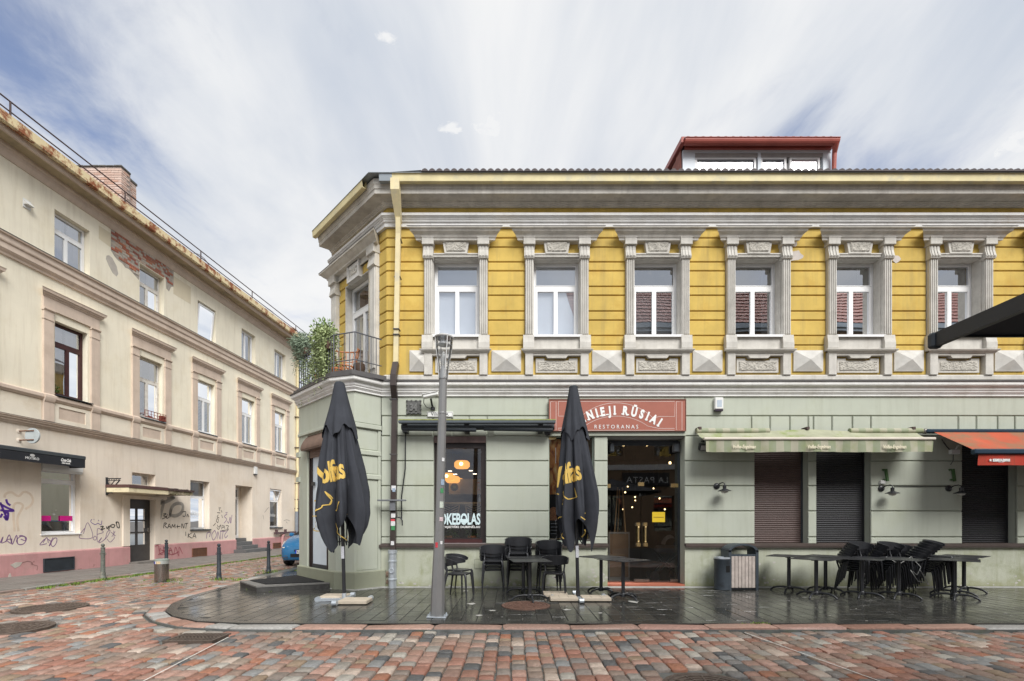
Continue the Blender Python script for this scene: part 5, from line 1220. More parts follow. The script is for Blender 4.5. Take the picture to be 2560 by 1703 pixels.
# vents, pipes, boxes on the wall
def grille(a, b, z0_, z1_, m_, n):
    g_ = MB().box(a, b, -0.085, -0.05, z0_, z0_+0.025).box(a, b, -0.085, -0.05, z1_-0.025, z1_).box(a, a+0.025, -0.085, -0.05, z0_+0.025, z1_-0.025).box(b-0.025, b, -0.085, -0.05, z0_+0.025, z1_-0.025).build('vent_grille', m_, A, LFR)
    MB().box(a+0.02, b-0.02, -0.056, -0.052, z0_+.02, z1_-.02).build('vent_back', black_pl, g_)
    for k in range(n):
        z = z0_ + 0.03 + (z1_-z0_-0.06) * k / n
        MB().add([(a+.025, -0.078, z), (b-.025, -0.078, z), (b-.025, -0.06, z+0.02), (a+.025, -0.06, z+0.02)], [(0, 1, 2, 3)]).build('louvre', m_, g_, recalc=False)
grille(1.0, 1.87, 0.03, 0.41, charcoal, 10); grille(6.62, 7.42, 0.02, 0.36, rust, 9); grille(12.25, 12.95, 0.03, 0.30, rust, 6)
cp = MB().bar((14.62, -0.10, 11.2), (14.62, -0.10, 10.9), 0.14, 0.14).tube([(14.62, -0.12, 10.95), (14.60, -0.10, 4.6), (14.58, -0.14, 4.2), (14.56, -0.10, 3.9), (14.52, -0.10, 1.9)], 0.075, 10).build('downpipe', cream_pipe, A, LFR, smooth=40)
MB().tube([(14.52, -0.10, 1.95), (14.50, -0.10, 0.05)], 0.085, 10).build('downpipe', mat('grey_pipe', (0.20, 0.22, 0.25), 0.5, 0.15, 6), A, LFR, smooth=40)
for z in (2.1, 2.6, 3.5, 5.5, 7.2): o = MB().box(14.47, 14.68, -0.20, 0.0, z, z+0.03).build('pipe_band', iron); o.parent = cp
MB().tube([(13.05, -0.10, 0.0), (13.05, -0.10, 0.52), (13.10, -0.10, 0.66), (13.22, -0.08, 0.70), (13.30, 0.0, 0.68)], 0.065, 8).build('waste_pipe', pink, A, LFR, smooth=40)
MB().bar((12.35, -0.10, 0.80), (14.4, -0.10, 0.80), 0.10, 0.10).box(12.55, 12.62, -0.12, 0.0, 0.8, 0.98).box(13.4, 13.47, -0.12, 0.0, 0.8, 0.98).build('cable_duct', mat('maroon_duct', (0.09, 0.05, 0.055), 0.5, 0.1, 4), A, LFR)
# roof things
rr = MB().tube([(T0, -0.30, 12.12), (T1+0.8, -0.30, 12.12)], 0.020, 6).tube([(T0, -0.30, 11.86), (T1, -0.30, 11.86)], 0.018, 6).build('roof_railing', iron, A, LFR, smooth=60)
for u in (28, 314, 503, 631, 740):
    t = lt(u, 0.3); o = MB().tube([(t, -0.30, 11.50), (t, -0.30, 12.12)], 0.022, 6).build('railing_post', iron); o.parent = rr
t = lt(515, 0.0)
ds = MB().tube([(t-0.6, 0.2, 11.9)] + [(t - 0.6*math.cos(a), 0.2, 11.9 + 0.42*math.sin(a)) for a in [k*math.pi/12 for k in range(1, 12)]] + [(t+0.6, 0.2, 11.9)], 0.016, 5).build('skylight_hoop', zinc, A, LFR)
MB().add([(t - 0.58*math.cos(k*math.pi/12), 0.2, 11.75 + 0.40*math.sin(k*math.pi/12)) for k in range(13)], [tuple(range(13))]).build('skylight_dome', pane_dark, ds)
t = lt(555, 0.0)
vb = MB().box(t-0.6, t+0.75, -0.05, 0.5, 11.6, 11.86).build('roof_vent', tile_red, A, LFR)
for k in range(9): MB().bar((t-0.65+0.17*k, -0.12, 11.84), (t-0.60+0.17*k, 0.55, 12.02), 0.15, 0.05).build('vent_tile', tile_red, vb)
MB().tube([(14.6, 0.1, 11.6), (14.6, 0.1, 12.1)], 0.06, 8).box(14.4, 14.8, 0.0, 0.2, 12.1, 12.16).build('vent_pipe', brk, A, LFR)
an = MB().tube([(12.3, 0.3, 11.6), (12.3, 0.3, 12.35)], 0.012, 5).tube([(11.5, 0.3, 12.32), (12.9, 0.3, 12.36)], 0.008, 5).build('aerial', galv, A, LFR)
# chimney of pale bricks, brick by brick
chx, chy, chz = -14.0, 17.2, 11.3
ch = MB().box(chx-2.6, chx-0.008, chy+0.008, chy+0.42, chz, 14.13).box(chx-2.6, chx-0.10, chy+0.41, chy+0.80, chz, 14.0).build('chimney', mat('chimney_mortar', (0.30, 0.25, 0.22), 0.95, 0.2, 8), A)
cb = ramp_mat('pale_brick', [(0.55,0.40,0.33),(0.58,0.45,0.38),(0.50,0.34,0.27),(0.60,0.48,0.42),(0.52,0.33,0.25),(0.56,0.42,0.35)], rough=0.9, spec=0.2, bump=0.5, detail=0.15, rv=0.05)
q = MB().cbox(-0.121, 0.121, -0.06, 0.06, -0.036, 0.036, 0.005); cme = bpy.data.meshes.new('brick'); cme.from_pydata(q.v, [], q.f); cme.update(); cme.materials.append(cb)
cap_m = mat('sooty_cap', (0.10, 0.095, 0.085), 0.9, 0.3, 9)
def chb(x, y, z, rz, cap=False, sx=1.0):
    o = link('brick', cme, ch); o.location = Vector((x + rnd.uniform(-.004, .004), y + rnd.uniform(-.004, .004), z)) - Vector(ch.location) - A.location; o.rotation_euler = (0, 0, rz); o.scale = (sx, 1, 1)
row = 0; z = 12.05
while z < 14.12:
    off = 0.13 if row % 2 else 0.0
    for k in range(9):
        x = chx - 0.125 - (0.12 if row % 2 else 0) - k*0.25
        if x > chx - 2.2: chb(x, chy + 0.058, z, 0)
    for k in range(2):
        y = chy + 0.122 + (0.0 if row % 2 else 0.12) + k*0.25
        if y < chy + 0.30: chb(chx - 0.058, y, z, math.pi/2)
    for k in range(2):
        y = chy + 0.53 + k*0.19
        if z < 13.98: chb(chx - 0.155, y, z, math.pi/2, sx=0.75)
    z += 0.083; row += 1
for k in range(9): o = MB().cbox(chx-0.26-0.27*k, chx-0.01-0.27*k + (0.03 if k == 0 else 0), chy-0.02, chy+0.42, 14.135, 14.18 + rnd.uniform(0, .02), 0.008).build('cap_brick', cap_m); o.parent = ch
o = MB().cbox(chx-0.6, chx-0.07, chy+0.42, chy+0.84, 14.0, 14.09, 0.01).build('cap_brick', cap_m); o.parent = ch
# ---- graffiti: strokes of spray and marker lying on the plaster
pur = mat('purple_marker', (0.10, 0.035, 0.19), 0.6, 0.1, 6); purf = mat('faded_purple_marker', (0.22, 0.12, 0.25), 0.7, 0.1, 6)
blk = mat('black_spray', (0.06, 0.055, 0.05), 0.8, 0.25, 20); gry = mat('grey_spray', (0.36, 0.33, 0.29), 0.9, 0.2, 6); tan = mat('tan_stain', (0.66, 0.54, 0.42), 0.9, 0.1, 6)
vio = mat('violet_marker', (0.09, 0.03, 0.26), 0.6, 0.1, 6); dred = mat('dark_red_marker', (0.30, 0.06, 0.08), 0.7, 0.1, 6)
def graff(strokes, m_, w, ox, oy, sc, p=0.003, z_min=None):
    mb = MB()
    for st in strokes:
        P = [(lt(ox + x/sc), LZ(ox + x/sc, oy + y/sc)) for x, y in st]
        Q = [Vector(P[0])]
        for i in range(len(P)-1):                       # soft curve through the points
            a, b = Vector(P[i]), Vector(P[i+1]); pa, nb = Vector(P[max(i-1, 0)]), Vector(P[min(i+2, len(P)-1)])
            for k in range(1, 6):
                t = k/5; Q.append(0.5*((2*a) + (b-pa)*t + (2*pa-5*a+4*b-nb)*t*t + (3*a-pa-3*b+nb)*t*t*t))
        mb.ribbon(Q, w, -p)
    return mb.build('graffiti', m_, A, LFR, recalc=False)
S5 = (0, 1080, 5.2275)
graff([[(0, 1450), (40, 1370), (20, 1450), (75, 1430)], [(75, 1440), (120, 1345), (145, 1455), (85, 1410), (160, 1400)], [(150, 1400), (160, 1470), (215, 1350), (225, 1450)], [(245, 1360), (290, 1355), (345, 1390), (310, 1460), (245, 1470), (215, 1420), (260, 1370), (320, 1370), (330, 1420), (270, 1400)]], purf, 0.022, *S5)
graff([[(580, 1400), (520, 1475), (610, 1460)], [(560, 1450), (610, 1380), (630, 1450)], [(620, 1400), (670, 1440), (640, 1490), (690, 1380)], [(700, 1390), (740, 1390), (735, 1450), (690, 1500), (665, 1450), (710, 1385)]], purf, 0.02, *S5)
graff([[(1105, 1260), (1045, 1340), (1050, 1390), (1210, 1375), (1145, 1185), (1090, 1330)], [(1240, 1360), (1215, 1390), (1240, 1415), (1265, 1385), (1240, 1360)], [(1265, 1340), (1350, 1310), (1275, 1265), (1270, 1440)], [(1280, 1440), (1330, 1380), (1290, 1450), (1370, 1400), (1400, 1310), (1440, 1290), (1400, 1370), (1350, 1420)], [(1400, 1400), (1440, 1440), (1500, 1380)], [(1450, 1310), (1510, 1360)], [(1505, 1300), (1460, 1370)], [(1485, 1290), (1490, 1380)]], purf, 0.018, *S5)
graff([[(1200, 1140), (1185, 1175), (1240, 1210), (1280, 1195), (1320, 1215), (1330, 1160)], [(1285, 1150), (1292, 1165)], [(1225, 1140), (1230, 1150)]], vio, 0.018, *S5)
graff([[(1310, 1240), (1350, 1235), (1320, 1280), (1370, 1260)], [(1390, 1235), (1400, 1265), (1420, 1230)], [(1430, 1225), (1420, 1285)], [(1470, 1210), (1440, 1230), (1480, 1250), (1500, 1220), (1470, 1208)], [(1520, 1170), (1530, 1240), (1560, 1250), (1545, 1180), (1510, 1190)]], blk, 0.035, *S5)
graff([[(80, 880), (95, 930), (135, 960)], [(0, 940), (90, 990), (180, 1030), (60, 1030), (0, 1020)], [(0, 920), (60, 1060), (95, 1150)], [(30, 1070), (0, 1120)], [(60, 1060), (105, 1060), (90, 1150), (50, 1100)]], vio, 0.055, *S5)
graff([[(60, 860), (75, 810), (150, 790), (240, 840), (310, 785), (390, 810), (430, 890), (400, 960), (330, 1010)], [(190, 1300), (180, 960), (300, 960), (230, 1120), (240, 1300)]], tan, 0.06, *S5, p=0.002)
S6 = (380, 1140, 5.2275)
graff([[(145, 760), (185, 755), (150, 785), (190, 795), (130, 825)], [(200, 760), (190, 815), (225, 800)], [(395, 735), (440, 730), (430, 790), (400, 785)], [(455, 800), (465, 760), (480, 800)], [(150, 945), (160, 880), (190, 885), (165, 910), (205, 945)], [(205, 945), (225, 890), (245, 945)], [(210, 925), (240, 925)], [(255, 945), (265, 895), (280, 930), (300, 895), (300, 945)], [(330, 945), (330, 900)], [(320, 925), (370, 920)], [(385, 945), (390, 885), (415, 945), (420, 885)], [(430, 885), (470, 880)], [(450, 882), (440, 950)], [(440, 990), (440, 1045)], [(475, 1010), (470, 1070)], [(515, 1010), (475, 1040), (520, 1075)], [(530, 1075), (555, 1015), (575, 1075)], [(540, 1050), (570, 1048)]], blk, 0.03, *S6)
graff([[(230, 800), (260, 670), (330, 620), (400, 640), (390, 730), (320, 780), (240, 770), (250, 690)], [(80, 640), (150, 590), (120, 740), (90, 840)], [(100, 620), (180, 600), (290, 540), (200, 560)]], gry, 0.13, *S6, p=0.002)
graff([[(710, 1080), (720, 1010), (760, 1000), (750, 1060)], [(820, 970), (780, 1030), (800, 1100), (840, 1040), (820, 970)], [(850, 1080), (860, 990), (890, 1090), (900, 970)], [(915, 1090), (930, 980)], [(890, 985), (960, 985)], [(990, 970), (950, 1030), (960, 1070), (990, 1040)]], purf, 0.03, *S6)
graff([[(960, 740), (975, 745), (985, 735)], [(980, 760), (945, 790), (975, 830), (940, 880)], [(985, 850), (1000, 880), (1020, 800), (1025, 880)], [(1045, 770), (1030, 880)]], purf, 0.03, *S6)
graff([[(850, 900), (870, 930), (900, 900), (870, 960), (845, 930)], [(905, 960), (920, 905), (940, 930), (915, 940)], [(945, 910), (950, 955)], [(965, 910), (1000, 915), (980, 950), (1000, 955)], [(910, 975), (1000, 965)]], blk, 0.025, *S6)
graff([[(880, 690), (885, 720)], [(850, 740), (890, 745)], [(865, 770), (850, 800), (880, 810)], [(850, 820), (840, 850), (860, 870), (865, 830), (845, 820)], [(905, 710), (915, 740)], [(910, 770), (920, 810)], [(800, 915), (830, 880)], [(870, 680), (900, 680)]], blk, 0.028, *S6)
graff([[(20, 1180), (60, 1170), (75, 1240)], [(90, 1200), (80, 1270), (120, 1280), (130, 1180)], [(140, 1290), (160, 1200), (185, 1300)], [(60, 1290), (150, 1250), (240, 1290), (330, 1250)], [(200, 1300), (220, 1200), (260, 1290), (290, 1190), (330, 1310), (335, 1190), (380, 1280)], [(100, 1230), (180, 1240), (240, 1230)]], dred, 0.022, *S6, p=0.062)
graff([[(1450, 770), (1460, 830)], [(1470, 740), (1500, 700), (1525, 670)], [(1720, 850), (1760, 835), (1800, 850)], [(1750, 860), (1770, 880)]], gry, 0.03, *S6)
# cracks and bare spots of the plinth
m = MB()
for pts_ in ([(300, 85), (265, 110), (330, 130), (322, 170)], [(860, 115), (840, 140), (850, 110)], [(700, 160), (735, 155)], [(180, 100), (235, 85), (265, 90), (285, 112)]):
    m.ribbon([(lt(x/3.683), LZ(x/3.683, 1380 + y/3.683)) for x, y in pts_], 0.012, -0.0575)
m.build('crack', mat('crack', (0.20, 0.11, 0.10), 0.9, 0.1), A, LFR, recalc=False)
for pts_ in ([(75, 120), (130, 95), (188, 95), (165, 128), (120, 150)], [(55, 235), (60, 215), (75, 195), (90, 235)]):
    MB().plate([(lt(x/3.683), LZ(x/3.683, 1380 + y/3.683)) for x, y in pts_], -0.059, -0.05).build('bare_patch', mat('grey_filler', (0.46, 0.42, 0.37)), A, LFR)
# ================================================================== salmon house further along the street
H2 = thing('salmon_building', 'narrow sliver of a salmon coloured house beyond the cream building', 'building', (-12.0, 27.2, 0), world_parts=True)
f2 = ((LX + LK*14.9 - 0.25, LY + 14.9, 0), LA)
MB().wall(0, 14, 0, 8.0, 0, 0.4, [(1.0, 2.0, 4.6, 6.6), (3.8, 4.8, 4.6, 6.6), (0.45, 1.5, 0.05, 2.6), (3.8, 4.8, 1.0, 2.9)]).build('wall', mat('salmon_stucco', (0.55, 0.36, 0.26), 0.85, 0.12, 1.5, 0.4, 60, stain=(0.42, 0.26, 0.19), sa=0.5, ss=1.5), H2, f2)
MB().box(0, 14, 0.4, 9, 7.9, 8.0).build('roof', tile_dark, H2, f2)
for a, c in ((1.0, 4.6), (3.8, 4.6)): window(H2, f2, a, a+1, c, c+2, 0.15, pvc, c+1.3, 0.06, 0.5, pane, ('curtain', [(a+.1, a+.9)]))
window(H2, f2, 3.8, 4.8, 1.0, 2.9, 0.15, pvc, None, 0.06, 0.5, pane, ('curtain', [(3.9, 4.7)]))
MB().box(0.45, 1.5, 0.1, 0.16, 0.05, 2.6).build('door', black_me, H2, f2)
MB().extx([(0.0, 3.6), (-0.1, 3.65), (-0.1, 3.8), (0.0, 3.85)], 0, 14).build('band_cornice', taupe, H2, f2)
H3 = thing('street_end_house', 'pale house closing the far end of the side street', 'building', (-8, 58, 0), world_parts=True)
MB().box(-16, 2, 58, 66, -0.1, 7).build('wall', cream, H3)
MB().prism([(-16.4, 57.6), (2.4, 57.6), (2.4, 66), (-16.4, 66)], 7.0, 7.3).build('roof', tile_red, H3)
# ================================================================== houses across the street, behind the camera: seen in the panes
OH = thing('red_roofed_house', 'brown fronted house with red tiled roof across the street, mirrored in the upper windows', 'building', (12, -4.5, 0), world_parts=True)
ofr = ((30, -4.5, 0), math.pi)
ohol = [(x, x+1.1, z, z+1.9) for x in (1.5, 4.3, 7.1, 9.9, 12.7, 15.5, 18.3, 21.1, 23.9) for z in (0.9, 5.0, 8.6)]
MB().wall(0, 26.4, -0.1, 11.7, 0, 0.4, ohol).build('wall', mat('brown_front', (0.30, 0.205, 0.13), 0.85, 0.1, 1.5), OH, ofr)
for h in ohol: MB().quad((h[0], 0.2, h[2]), (h[1], 0.2, h[2]), (h[1], 0.2, h[3]), (h[0], 0.2, h[3])).build('pane', pane, OH, ofr); 
room(OH, ofr, 0, 26.4, -0.1, 11.7, 0.41, 5, dark_room)
MB().box(-0.1, 26.5, -0.45, -0.25, 11.8, 12.05).box(-0.1, 26.5, -0.3, 0.5, 11.65, 11.8).build('gutter', zinc, OH, ofr)
MB().box(0, 26.4, -0.12, 0.0, 10.9, 11.05).box(0, 26.4, -0.10, 0.0, 4.2, 4.5).build('band_cornice', white_trim, OH, ofr)
m = MB(); n = 170
for r in range(12):
    y0_, z0_ = -0.4 + r*0.42, 12.06 + r*0.36
    m.add([(-0.2 + 26.8*i/n, y0_ + dy, z0_ + dz + 0.05*abs(math.sin(i*math.pi/2 + .4))) for dy, dz in ((0, 0.03), (0.44, 0.36)) for i in range(n+1)], [(i, i+1, n+2+i, n+1+i) for i in range(n)])
m.add([(-0.2, -0.42, 12.0), (26.6, -0.42, 12.0), (26.6, 4.7, 16.35), (-0.2, 4.7, 16.35)], [(0, 1, 2, 3)])
m.build('roof_tiles', tile_red, OH, ofr, recalc=False)
sg = MB().box(21.35, 23.95, -0.10, -0.01, 3.30, 4.05).build('shop_sign', black_pl, OH, ofr)
MB().text('LA PASTA', 22.6, 3.50, 0.48, -0.13, 0.03, 0.0, space=1.15).build('sign_lettering', white_print, sg)
# ================================================================== furniture on the pavement
def ordinal(i, n):
    names = ['topmost', 'second from the top', 'third from the top', 'fourth from the top', 'fifth from the top', 'sixth from the top', 'seventh from the top', 'eighth from the top']
    return 'lowest' if i == 0 and n > 1 else names[n-1-i]
def make_chair():
    t = thing('plastic_chair', 'black plastic chair', 'chair', group='black plastic chairs')
    n = 24
    pts = []
    for k in range(n):
        a = 2*math.pi*k/n; e = 0.55
        pts.append((0.215 * math.copysign(abs(math.cos(a))**e, math.cos(a)), 0.205 * math.copysign(abs(math.sin(a))**e, math.sin(a))))
    MB().add([(x*0.94, y*0.94, 0.425) for x, y in pts] + [(x, y, 0.437) for x, y in pts] + [(x, y, 0.452) for x, y in pts] + [(x*0.9, y*0.9, 0.458) for x, y in pts] + [(x*0.5, y*0.5, 0.448) for x, y in pts],
        [tuple(range(n-1, -1, -1))] + [(r*n+i, r*n+(i+1) % n, (r+1)*n+(i+1) % n, (r+1)*n+i) for r in range(4) for i in range(n)] + [tuple(range(4*n, 5*n))]).build('seat', black_pl, t, smooth=50)
    for sx in (-1, 1):
        MB().tube([(sx*0.175, -0.175, 0.45), (sx*0.19, -0.19, 0.42), (sx*0.20, -0.20, 0.36), (sx*0.225, -0.225, 0.0)], [0.022, 0.026, 0.021, 0.013], 8).build('leg', black_pl, t, smooth=60)
        MB().tube([(sx*0.175, 0.165, 0.45), (sx*0.185, 0.18, 0.42), (sx*0.195, 0.195, 0.36), (sx*0.225, 0.255, 0.0)], [0.022, 0.026, 0.021, 0.013], 8).build('leg', black_pl, t, smooth=60)
        MB().tube([(sx*0.185, 0.165, 0.44), (sx*0.185, 0.185, 0.50), (sx*0.195, 0.205, 0.57), (sx*0.175, 0.222, 0.645)], [0.022, 0.017, 0.018, 0.034], 8).build('upright', black_pl, t, smooth=60)
    m = MB(); k = 28; vs = []
    for i in range(k+1):
        q = -1 + 2*i/k; th = q * R(112); f = abs(q)
        x, y = 0.265 * math.sin(th), 0.03 + 0.215 * math.cos(th)
        zt = 0.775 - 0.085 * f**2.2; h = 0.155 * (1 - f**1.6) + 0.055
        nx, ny = math.sin(th), math.cos(th)
        for o, z in ((0, zt - h), (0.010, zt - h + 0.006), (0.020 + 0.012*(1-f), zt - 0.006), (0.010, zt), (-0.002, zt - 0.006)):
            vs.append((x + nx*o, y + ny*o, z))
    m.add(vs, [(i*5+j, (i+1)*5+j, (i+1)*5+(j+1) % 5, i*5+(j+1) % 5) for i in range(k) for j in range(5)] + [(4, 3, 2, 1, 0), tuple(k*5+j for j in range(5))])
    m.build('backrest', black_pl, t, smooth=50)
    return t
chair0 = make_chair(); used = []
def chair(x, y, z, rz, label):
    c = chair0 if not used else copy_tree(chair0)
    used.append(c); c.location = (x, y, z); c.rotation_euler = (0, 0, rz); c['label'] = label
    return c
chair(-1.03, 9.30, 0, R(78), 'black plastic chair nearest the lamp post, turned sideways on the wet pavement')
chair(-1.10, 9.98, 0, R(62), 'black plastic chair against the wall behind the one nearest the lamp post')
chair(0.83, 9.42, 0, R(-8), 'single black plastic chair beside the right umbrella, in front of a stack')
def stack(x, y, n, rz, desc, dz=0.07, df=0.032, jit=0.012):
    for i in range(n):
        fx, fy = math.sin(rz), -math.cos(rz)
        chair(x + fx*df*i + rnd.uniform(-jit, jit)*0.5, y + fy*df*i + rnd.uniform(-jit, jit)*0.5, dz*i, rz + rnd.uniform(-.03, .03), 'black chair, %s in %s' % (ordinal(i, n), desc))
stack(-0.40, 10.10, 4, R(2), 'the low wall stack left of the tables', 0.062)
stack(0.13, 10.14, 6, R(-1), 'the tallest wall stack by the shop window', 0.070)
stack(0.77, 10.14, 5, R(3), 'the stack behind the right umbrella')
stack(7.10, 9.98, 7, R(24), 'the first tilted stack after the slatted bin', 0.045, 0.034)
stack(7.72, 9.98, 7, R(20), 'the second tilted stack among the tables', 0.044, 0.034)
stack(8.16, 10.22, 6, R(26), 'the rearmost tilted stack against the wall', 0.042, 0.034)
stack(8.42, 9.86, 8, R(42), 'the rightmost tilted stack behind the tables', 0.044, 0.040)
def make_table():
    t = thing('cafe_table', 'black square table', 'table', group='black square cafe tables')
    MB().cbox(-0.35, 0.35, -0.35, 0.35, 0.728, 0.741, 0.004).build('table_top', table_me, t)
    MB().box(-0.20, 0.20, -0.02, 0.02, 0.708, 0.727).box(-0.02, 0.02, -0.20, -0.02, 0.708, 0.727).box(-0.02, 0.02, 0.02, 0.20, 0.708, 0.727).build('top_bracket', black_me, t)
    MB().tube([(0, 0, 0.05), (0, 0, 0.71)], 0.034, 16).build('column', black_me, t, smooth=60)
    MB().lathe([(0.05, 0.045), (0.05, 0.10), (0.038, 0.115)], 16).build('hub', black_me, t, smooth=40)
    leg = None
    for k in range(4):
        a = k*math.pi/2; ca, sa = math.cos(a), math.sin(a)
        prof = [(0.03, 0.085), (0.12, 0.092), (0.21, 0.085), (0.28, 0.062), (0.325, 0.03), (0.345, 0.008)]
        l = MB().tube([(r*ca, r*sa, z) for r, z in prof], [0.02, 0.02, 0.02, 0.02, 0.019, 0.018], 8).build('leg', black_me, t, smooth=60)
        MB().lathe([(0.018, 0), (0.018, 0.016), (0.0, 0.018)], 10, (0.338*ca, 0.338*sa, 0)).build('foot', black_pl, l)
    return t
table0 = make_table(); tabs = []
for x, y, a, lab in ((0.33, 8.86, 8, 'black square table standing over the rust brown manhole cover'), (0.23, 9.72, 3, 'black square table behind the one over the manhole, before the tallest wall stack'),
                     (2.08, 8.98, 32, 'black square table nearest the glazed restaurant door, in front'), (1.80, 9.70, 40, 'black square table between the right umbrella and the restaurant door, at the wall'),
                     (5.74, 9.95, 48, 'leftmost black table of the right group, next to the slatted bin'), (5.83, 9.20, 40, 'black table in front of the leftmost one of the right group'),
                     (6.44, 9.86, 38, 'black table at the wall just left of the tilted chair stacks'), (6.72, 9.22, 45, 'black table in front of the first tilted chair stack'),
                     (7.36, 9.14, 40, 'black table in front of the second tilted chair stack'), (8.28, 8.98, 46, 'front black table at the right end of the chair stacks'),
                     (8.66, 9.42, 42, 'black table close behind the front one at the right end'), (9.34, 9.92, 36, 'rightmost black table, at the wall under the red awning')):
    t = table0 if not tabs else copy_tree(table0)
    tabs.append(t); t.location = (x, y, 0.0); t.rotation_euler = (0, 0, R(a)); t['label'] = lab
ch = tag(MB().tube([(7.5, 9.62, .74), (7.7, 9.55, .60), (7.9, 9.50, .75), (8.05, 9.45, .55), (7.95, 9.42, .40), (7.8, 9.40, .50), (7.95, 9.40, .28), (8.15, 9.41, .24), (8.05, 9.41, .42), (8.0, 9.41, .50)], 0.008, 5).build('cable_lock', mat('grey_cable', (0.40, 0.40, 0.38), 0.5, 0.1), smooth=60), 'thin grey cable lock looped through the tilted stacks of chairs', 'cable lock')
tag(MB().tube([(6.98, 9.60, .50), (7.0, 9.55, .38), (6.96, 9.55, .26), (7.05, 9.55, .18), (7.03, 9.55, .30), (6.97, 9.55, .22), (7.02, 9.56, .42)], 0.012, 5).build('cable_lock', mat('grey_cable', (0.4, 0.4, 0.38)), smooth=60), 'thick grey cable lock bunched behind the left tilted stack of chairs', 'cable lock')
# ---- closed umbrellas
RT = [(3.96, 0.075), (3.6, 0.135), (3.2, 0.215), (2.8, 0.275), (2.4, 0.335), (2.0, 0.385), (1.6, 0.405), (1.3, 0.385), (0.9, 0.33)]
def rz_(z):
    for (za, ra_), (zb, rb) in zip(RT, RT[1:]):
        if z >= zb: return rb + (ra_ - rb) * min(1, (z - zb) / (za - zb))
    return RT[-1][1]
def cloth_r(th, z, ph):
    t = min(1, max(0, (3.95 - z) / 2.4)) ** 0.75
    s1 = abs(math.sin(4*th + ph + 0.35*math.sin(z*1.7 + ph))) ** 0.85
    s2 = math.sin(7*th + 2.3*z + ph*2) * 0.5 + math.sin(13*th - 1.1*z + ph) * 0.25 + 0.22*math.sin(21*th + 2.2*z)
    return rz_(z) * (1.05 + t * (0.72 * (s1 - 0.66) + 0.22 * s2)) + 0.006*math.sin(40*th + 7*z)*t
def hem(th, ph): return 1.52 - 0.56 * (0.5 + 0.5*math.cos(4*th + ph*1.3 + 0.6)) ** 1.4 - 0.08*math.sin(9*th + ph)
def umbrella(x, y, ph, label, rs, tstart, tz_, sky_pts, slabs, txt='Volfas', flip=1):
    t = thing('closed_umbrella', label, 'umbrella', (x, y, 0), group='closed charcoal umbrellas')
    t.rotation_euler = (0, -0.022, 0)
    na, nr = 168, 46
    m = MB(); vs = []
    for j in range(nr+1):
        for i in range(na):
            th = 2*math.pi*i/na
            z = 3.95 + (hem(th, ph) - 3.95) * (j/nr) ** 0.92
            r_ = rs * cloth_r(th, z, ph) * (1 - 0.10 * (j/nr)**6)
            vs.append((r_*math.cos(th), r_*math.sin(th), z))
    m.add(vs, [(j*na+i, (j+1)*na+i, (j+1)*na+(i+1) % na, j*na+(i+1) % na) for j in range(nr) for i in range(na)])
    cl = m.build('canopy', canvas, t, smooth=70, recalc=False)
    m = MB(); vs = []; nv = 14
    for j in range(nv+1):
        for i in range(na):
            th = 2*math.pi*i/na
            zb = 3.16 - 0.20*(0.5+0.5*math.cos(4*th + ph))**1.5 + 0.03*math.sin(11*th)
            z = 3.955 + (zb - 3.955) * j/nv
            r_ = rs * (rz_(z)*1.05 + 0.014 + 0.035*(j/nv)) * (1 + 0.13*(j/nv)*(abs(math.sin(4*th+ph+.5)) - 0.5) + 0.05*(j/nv)*math.sin(9*th+3*z))
            vs.append((r_*math.cos(th), r_*math.sin(th), z))
    m.add(vs, [(j*na+i, (j+1)*na+i, (j+1)*na+(i+1) % na, j*na+(i+1) % na) for j in range(nv) for i in range(na)])
    m.build('vent_flap', canvas, t, smooth=70, recalc=False)
    MB().lathe([(0.082, 3.94), (0.084, 3.965), (0.065, 3.985), (0.0, 3.995)], 20).build('cap', charcoal, t, smooth=40)
    po = MB().tube([(0, 0, 0.10), (0, 0, 3.9)], 0.032, 14).build('pole', black_me, t, smooth=60)
    MB().tube([(0, 0, 0.05), (0, 0, 0.15)], 0.04, 14).build('pole_socket', galv if flip > 0 else black_me, t, smooth=60)
    MB().quad((-0.028, -0.0335, 0.78), (0.028, -0.0335, 0.78), (0.028, -0.0335, 1.0), (-0.028, -0.0335, 1.0)).build('sticker', mat('pale_sticker', (0.55, 0.56, 0.60), 0.6, 0.2, 60), po)
    for k in range(6):
        a = k*1.05 + ph
        MB().tube([(0.04*math.cos(a), 0.04*math.sin(a), 1.15), (0.12*math.cos(a), 0.12*math.sin(a), 1.02), (0.15*math.cos(a), 0.15*math.sin(a), 1.5)], 0.009, 5).build('rib_strut', black_me, t)
    br = MB().box(-0.46, 0.46, -0.035, 0.035, 0.012, 0.055).box(-0.035, 0.035, -0.46, -0.036, 0.012, 0.055).box(-0.035, 0.035, 0.036, 0.46, 0.012, 0.055)
    br.build('cross_base', galv, t)
    for a, b in ((0, -0.48), (0, 0.48), (0.48, 0), (-0.48, 0)):
        q = MB(); q.m = Matrix.Translation((a, b, 0.048)) @ (Matrix.Rotation(R(90), 4, 'Y') if a == 0 else Matrix.Rotation(R(90), 4, 'X')); q.lathe([(0.047, -0.04), (0.047, 0.04)], 16); q.build('castor', galv, t, smooth=40)
    # print on the cloth follows its folds
    def on_cloth(px_, pz_, lift=0.005):
        th = -math.pi/2 + px_ / (0.40 * rs)
        r_ = rs * cloth_r(th, pz_, ph) + lift
        return (r_*math.cos(th), r_*math.sin(th), pz_)
    g = MB(); g.text(txt, tstart, tz_, 0.50, 0, 0, 0.016, 0.16, 0.52, 'LEFT', R(14), 0.92)
    bm = bmesh.new(); me = bpy.data.meshes.new('tmp'); me.from_pydata(g.v, [], g.f); bm.from_mesh(me)
    bmesh.ops.triangulate(bm, faces=bm.faces)
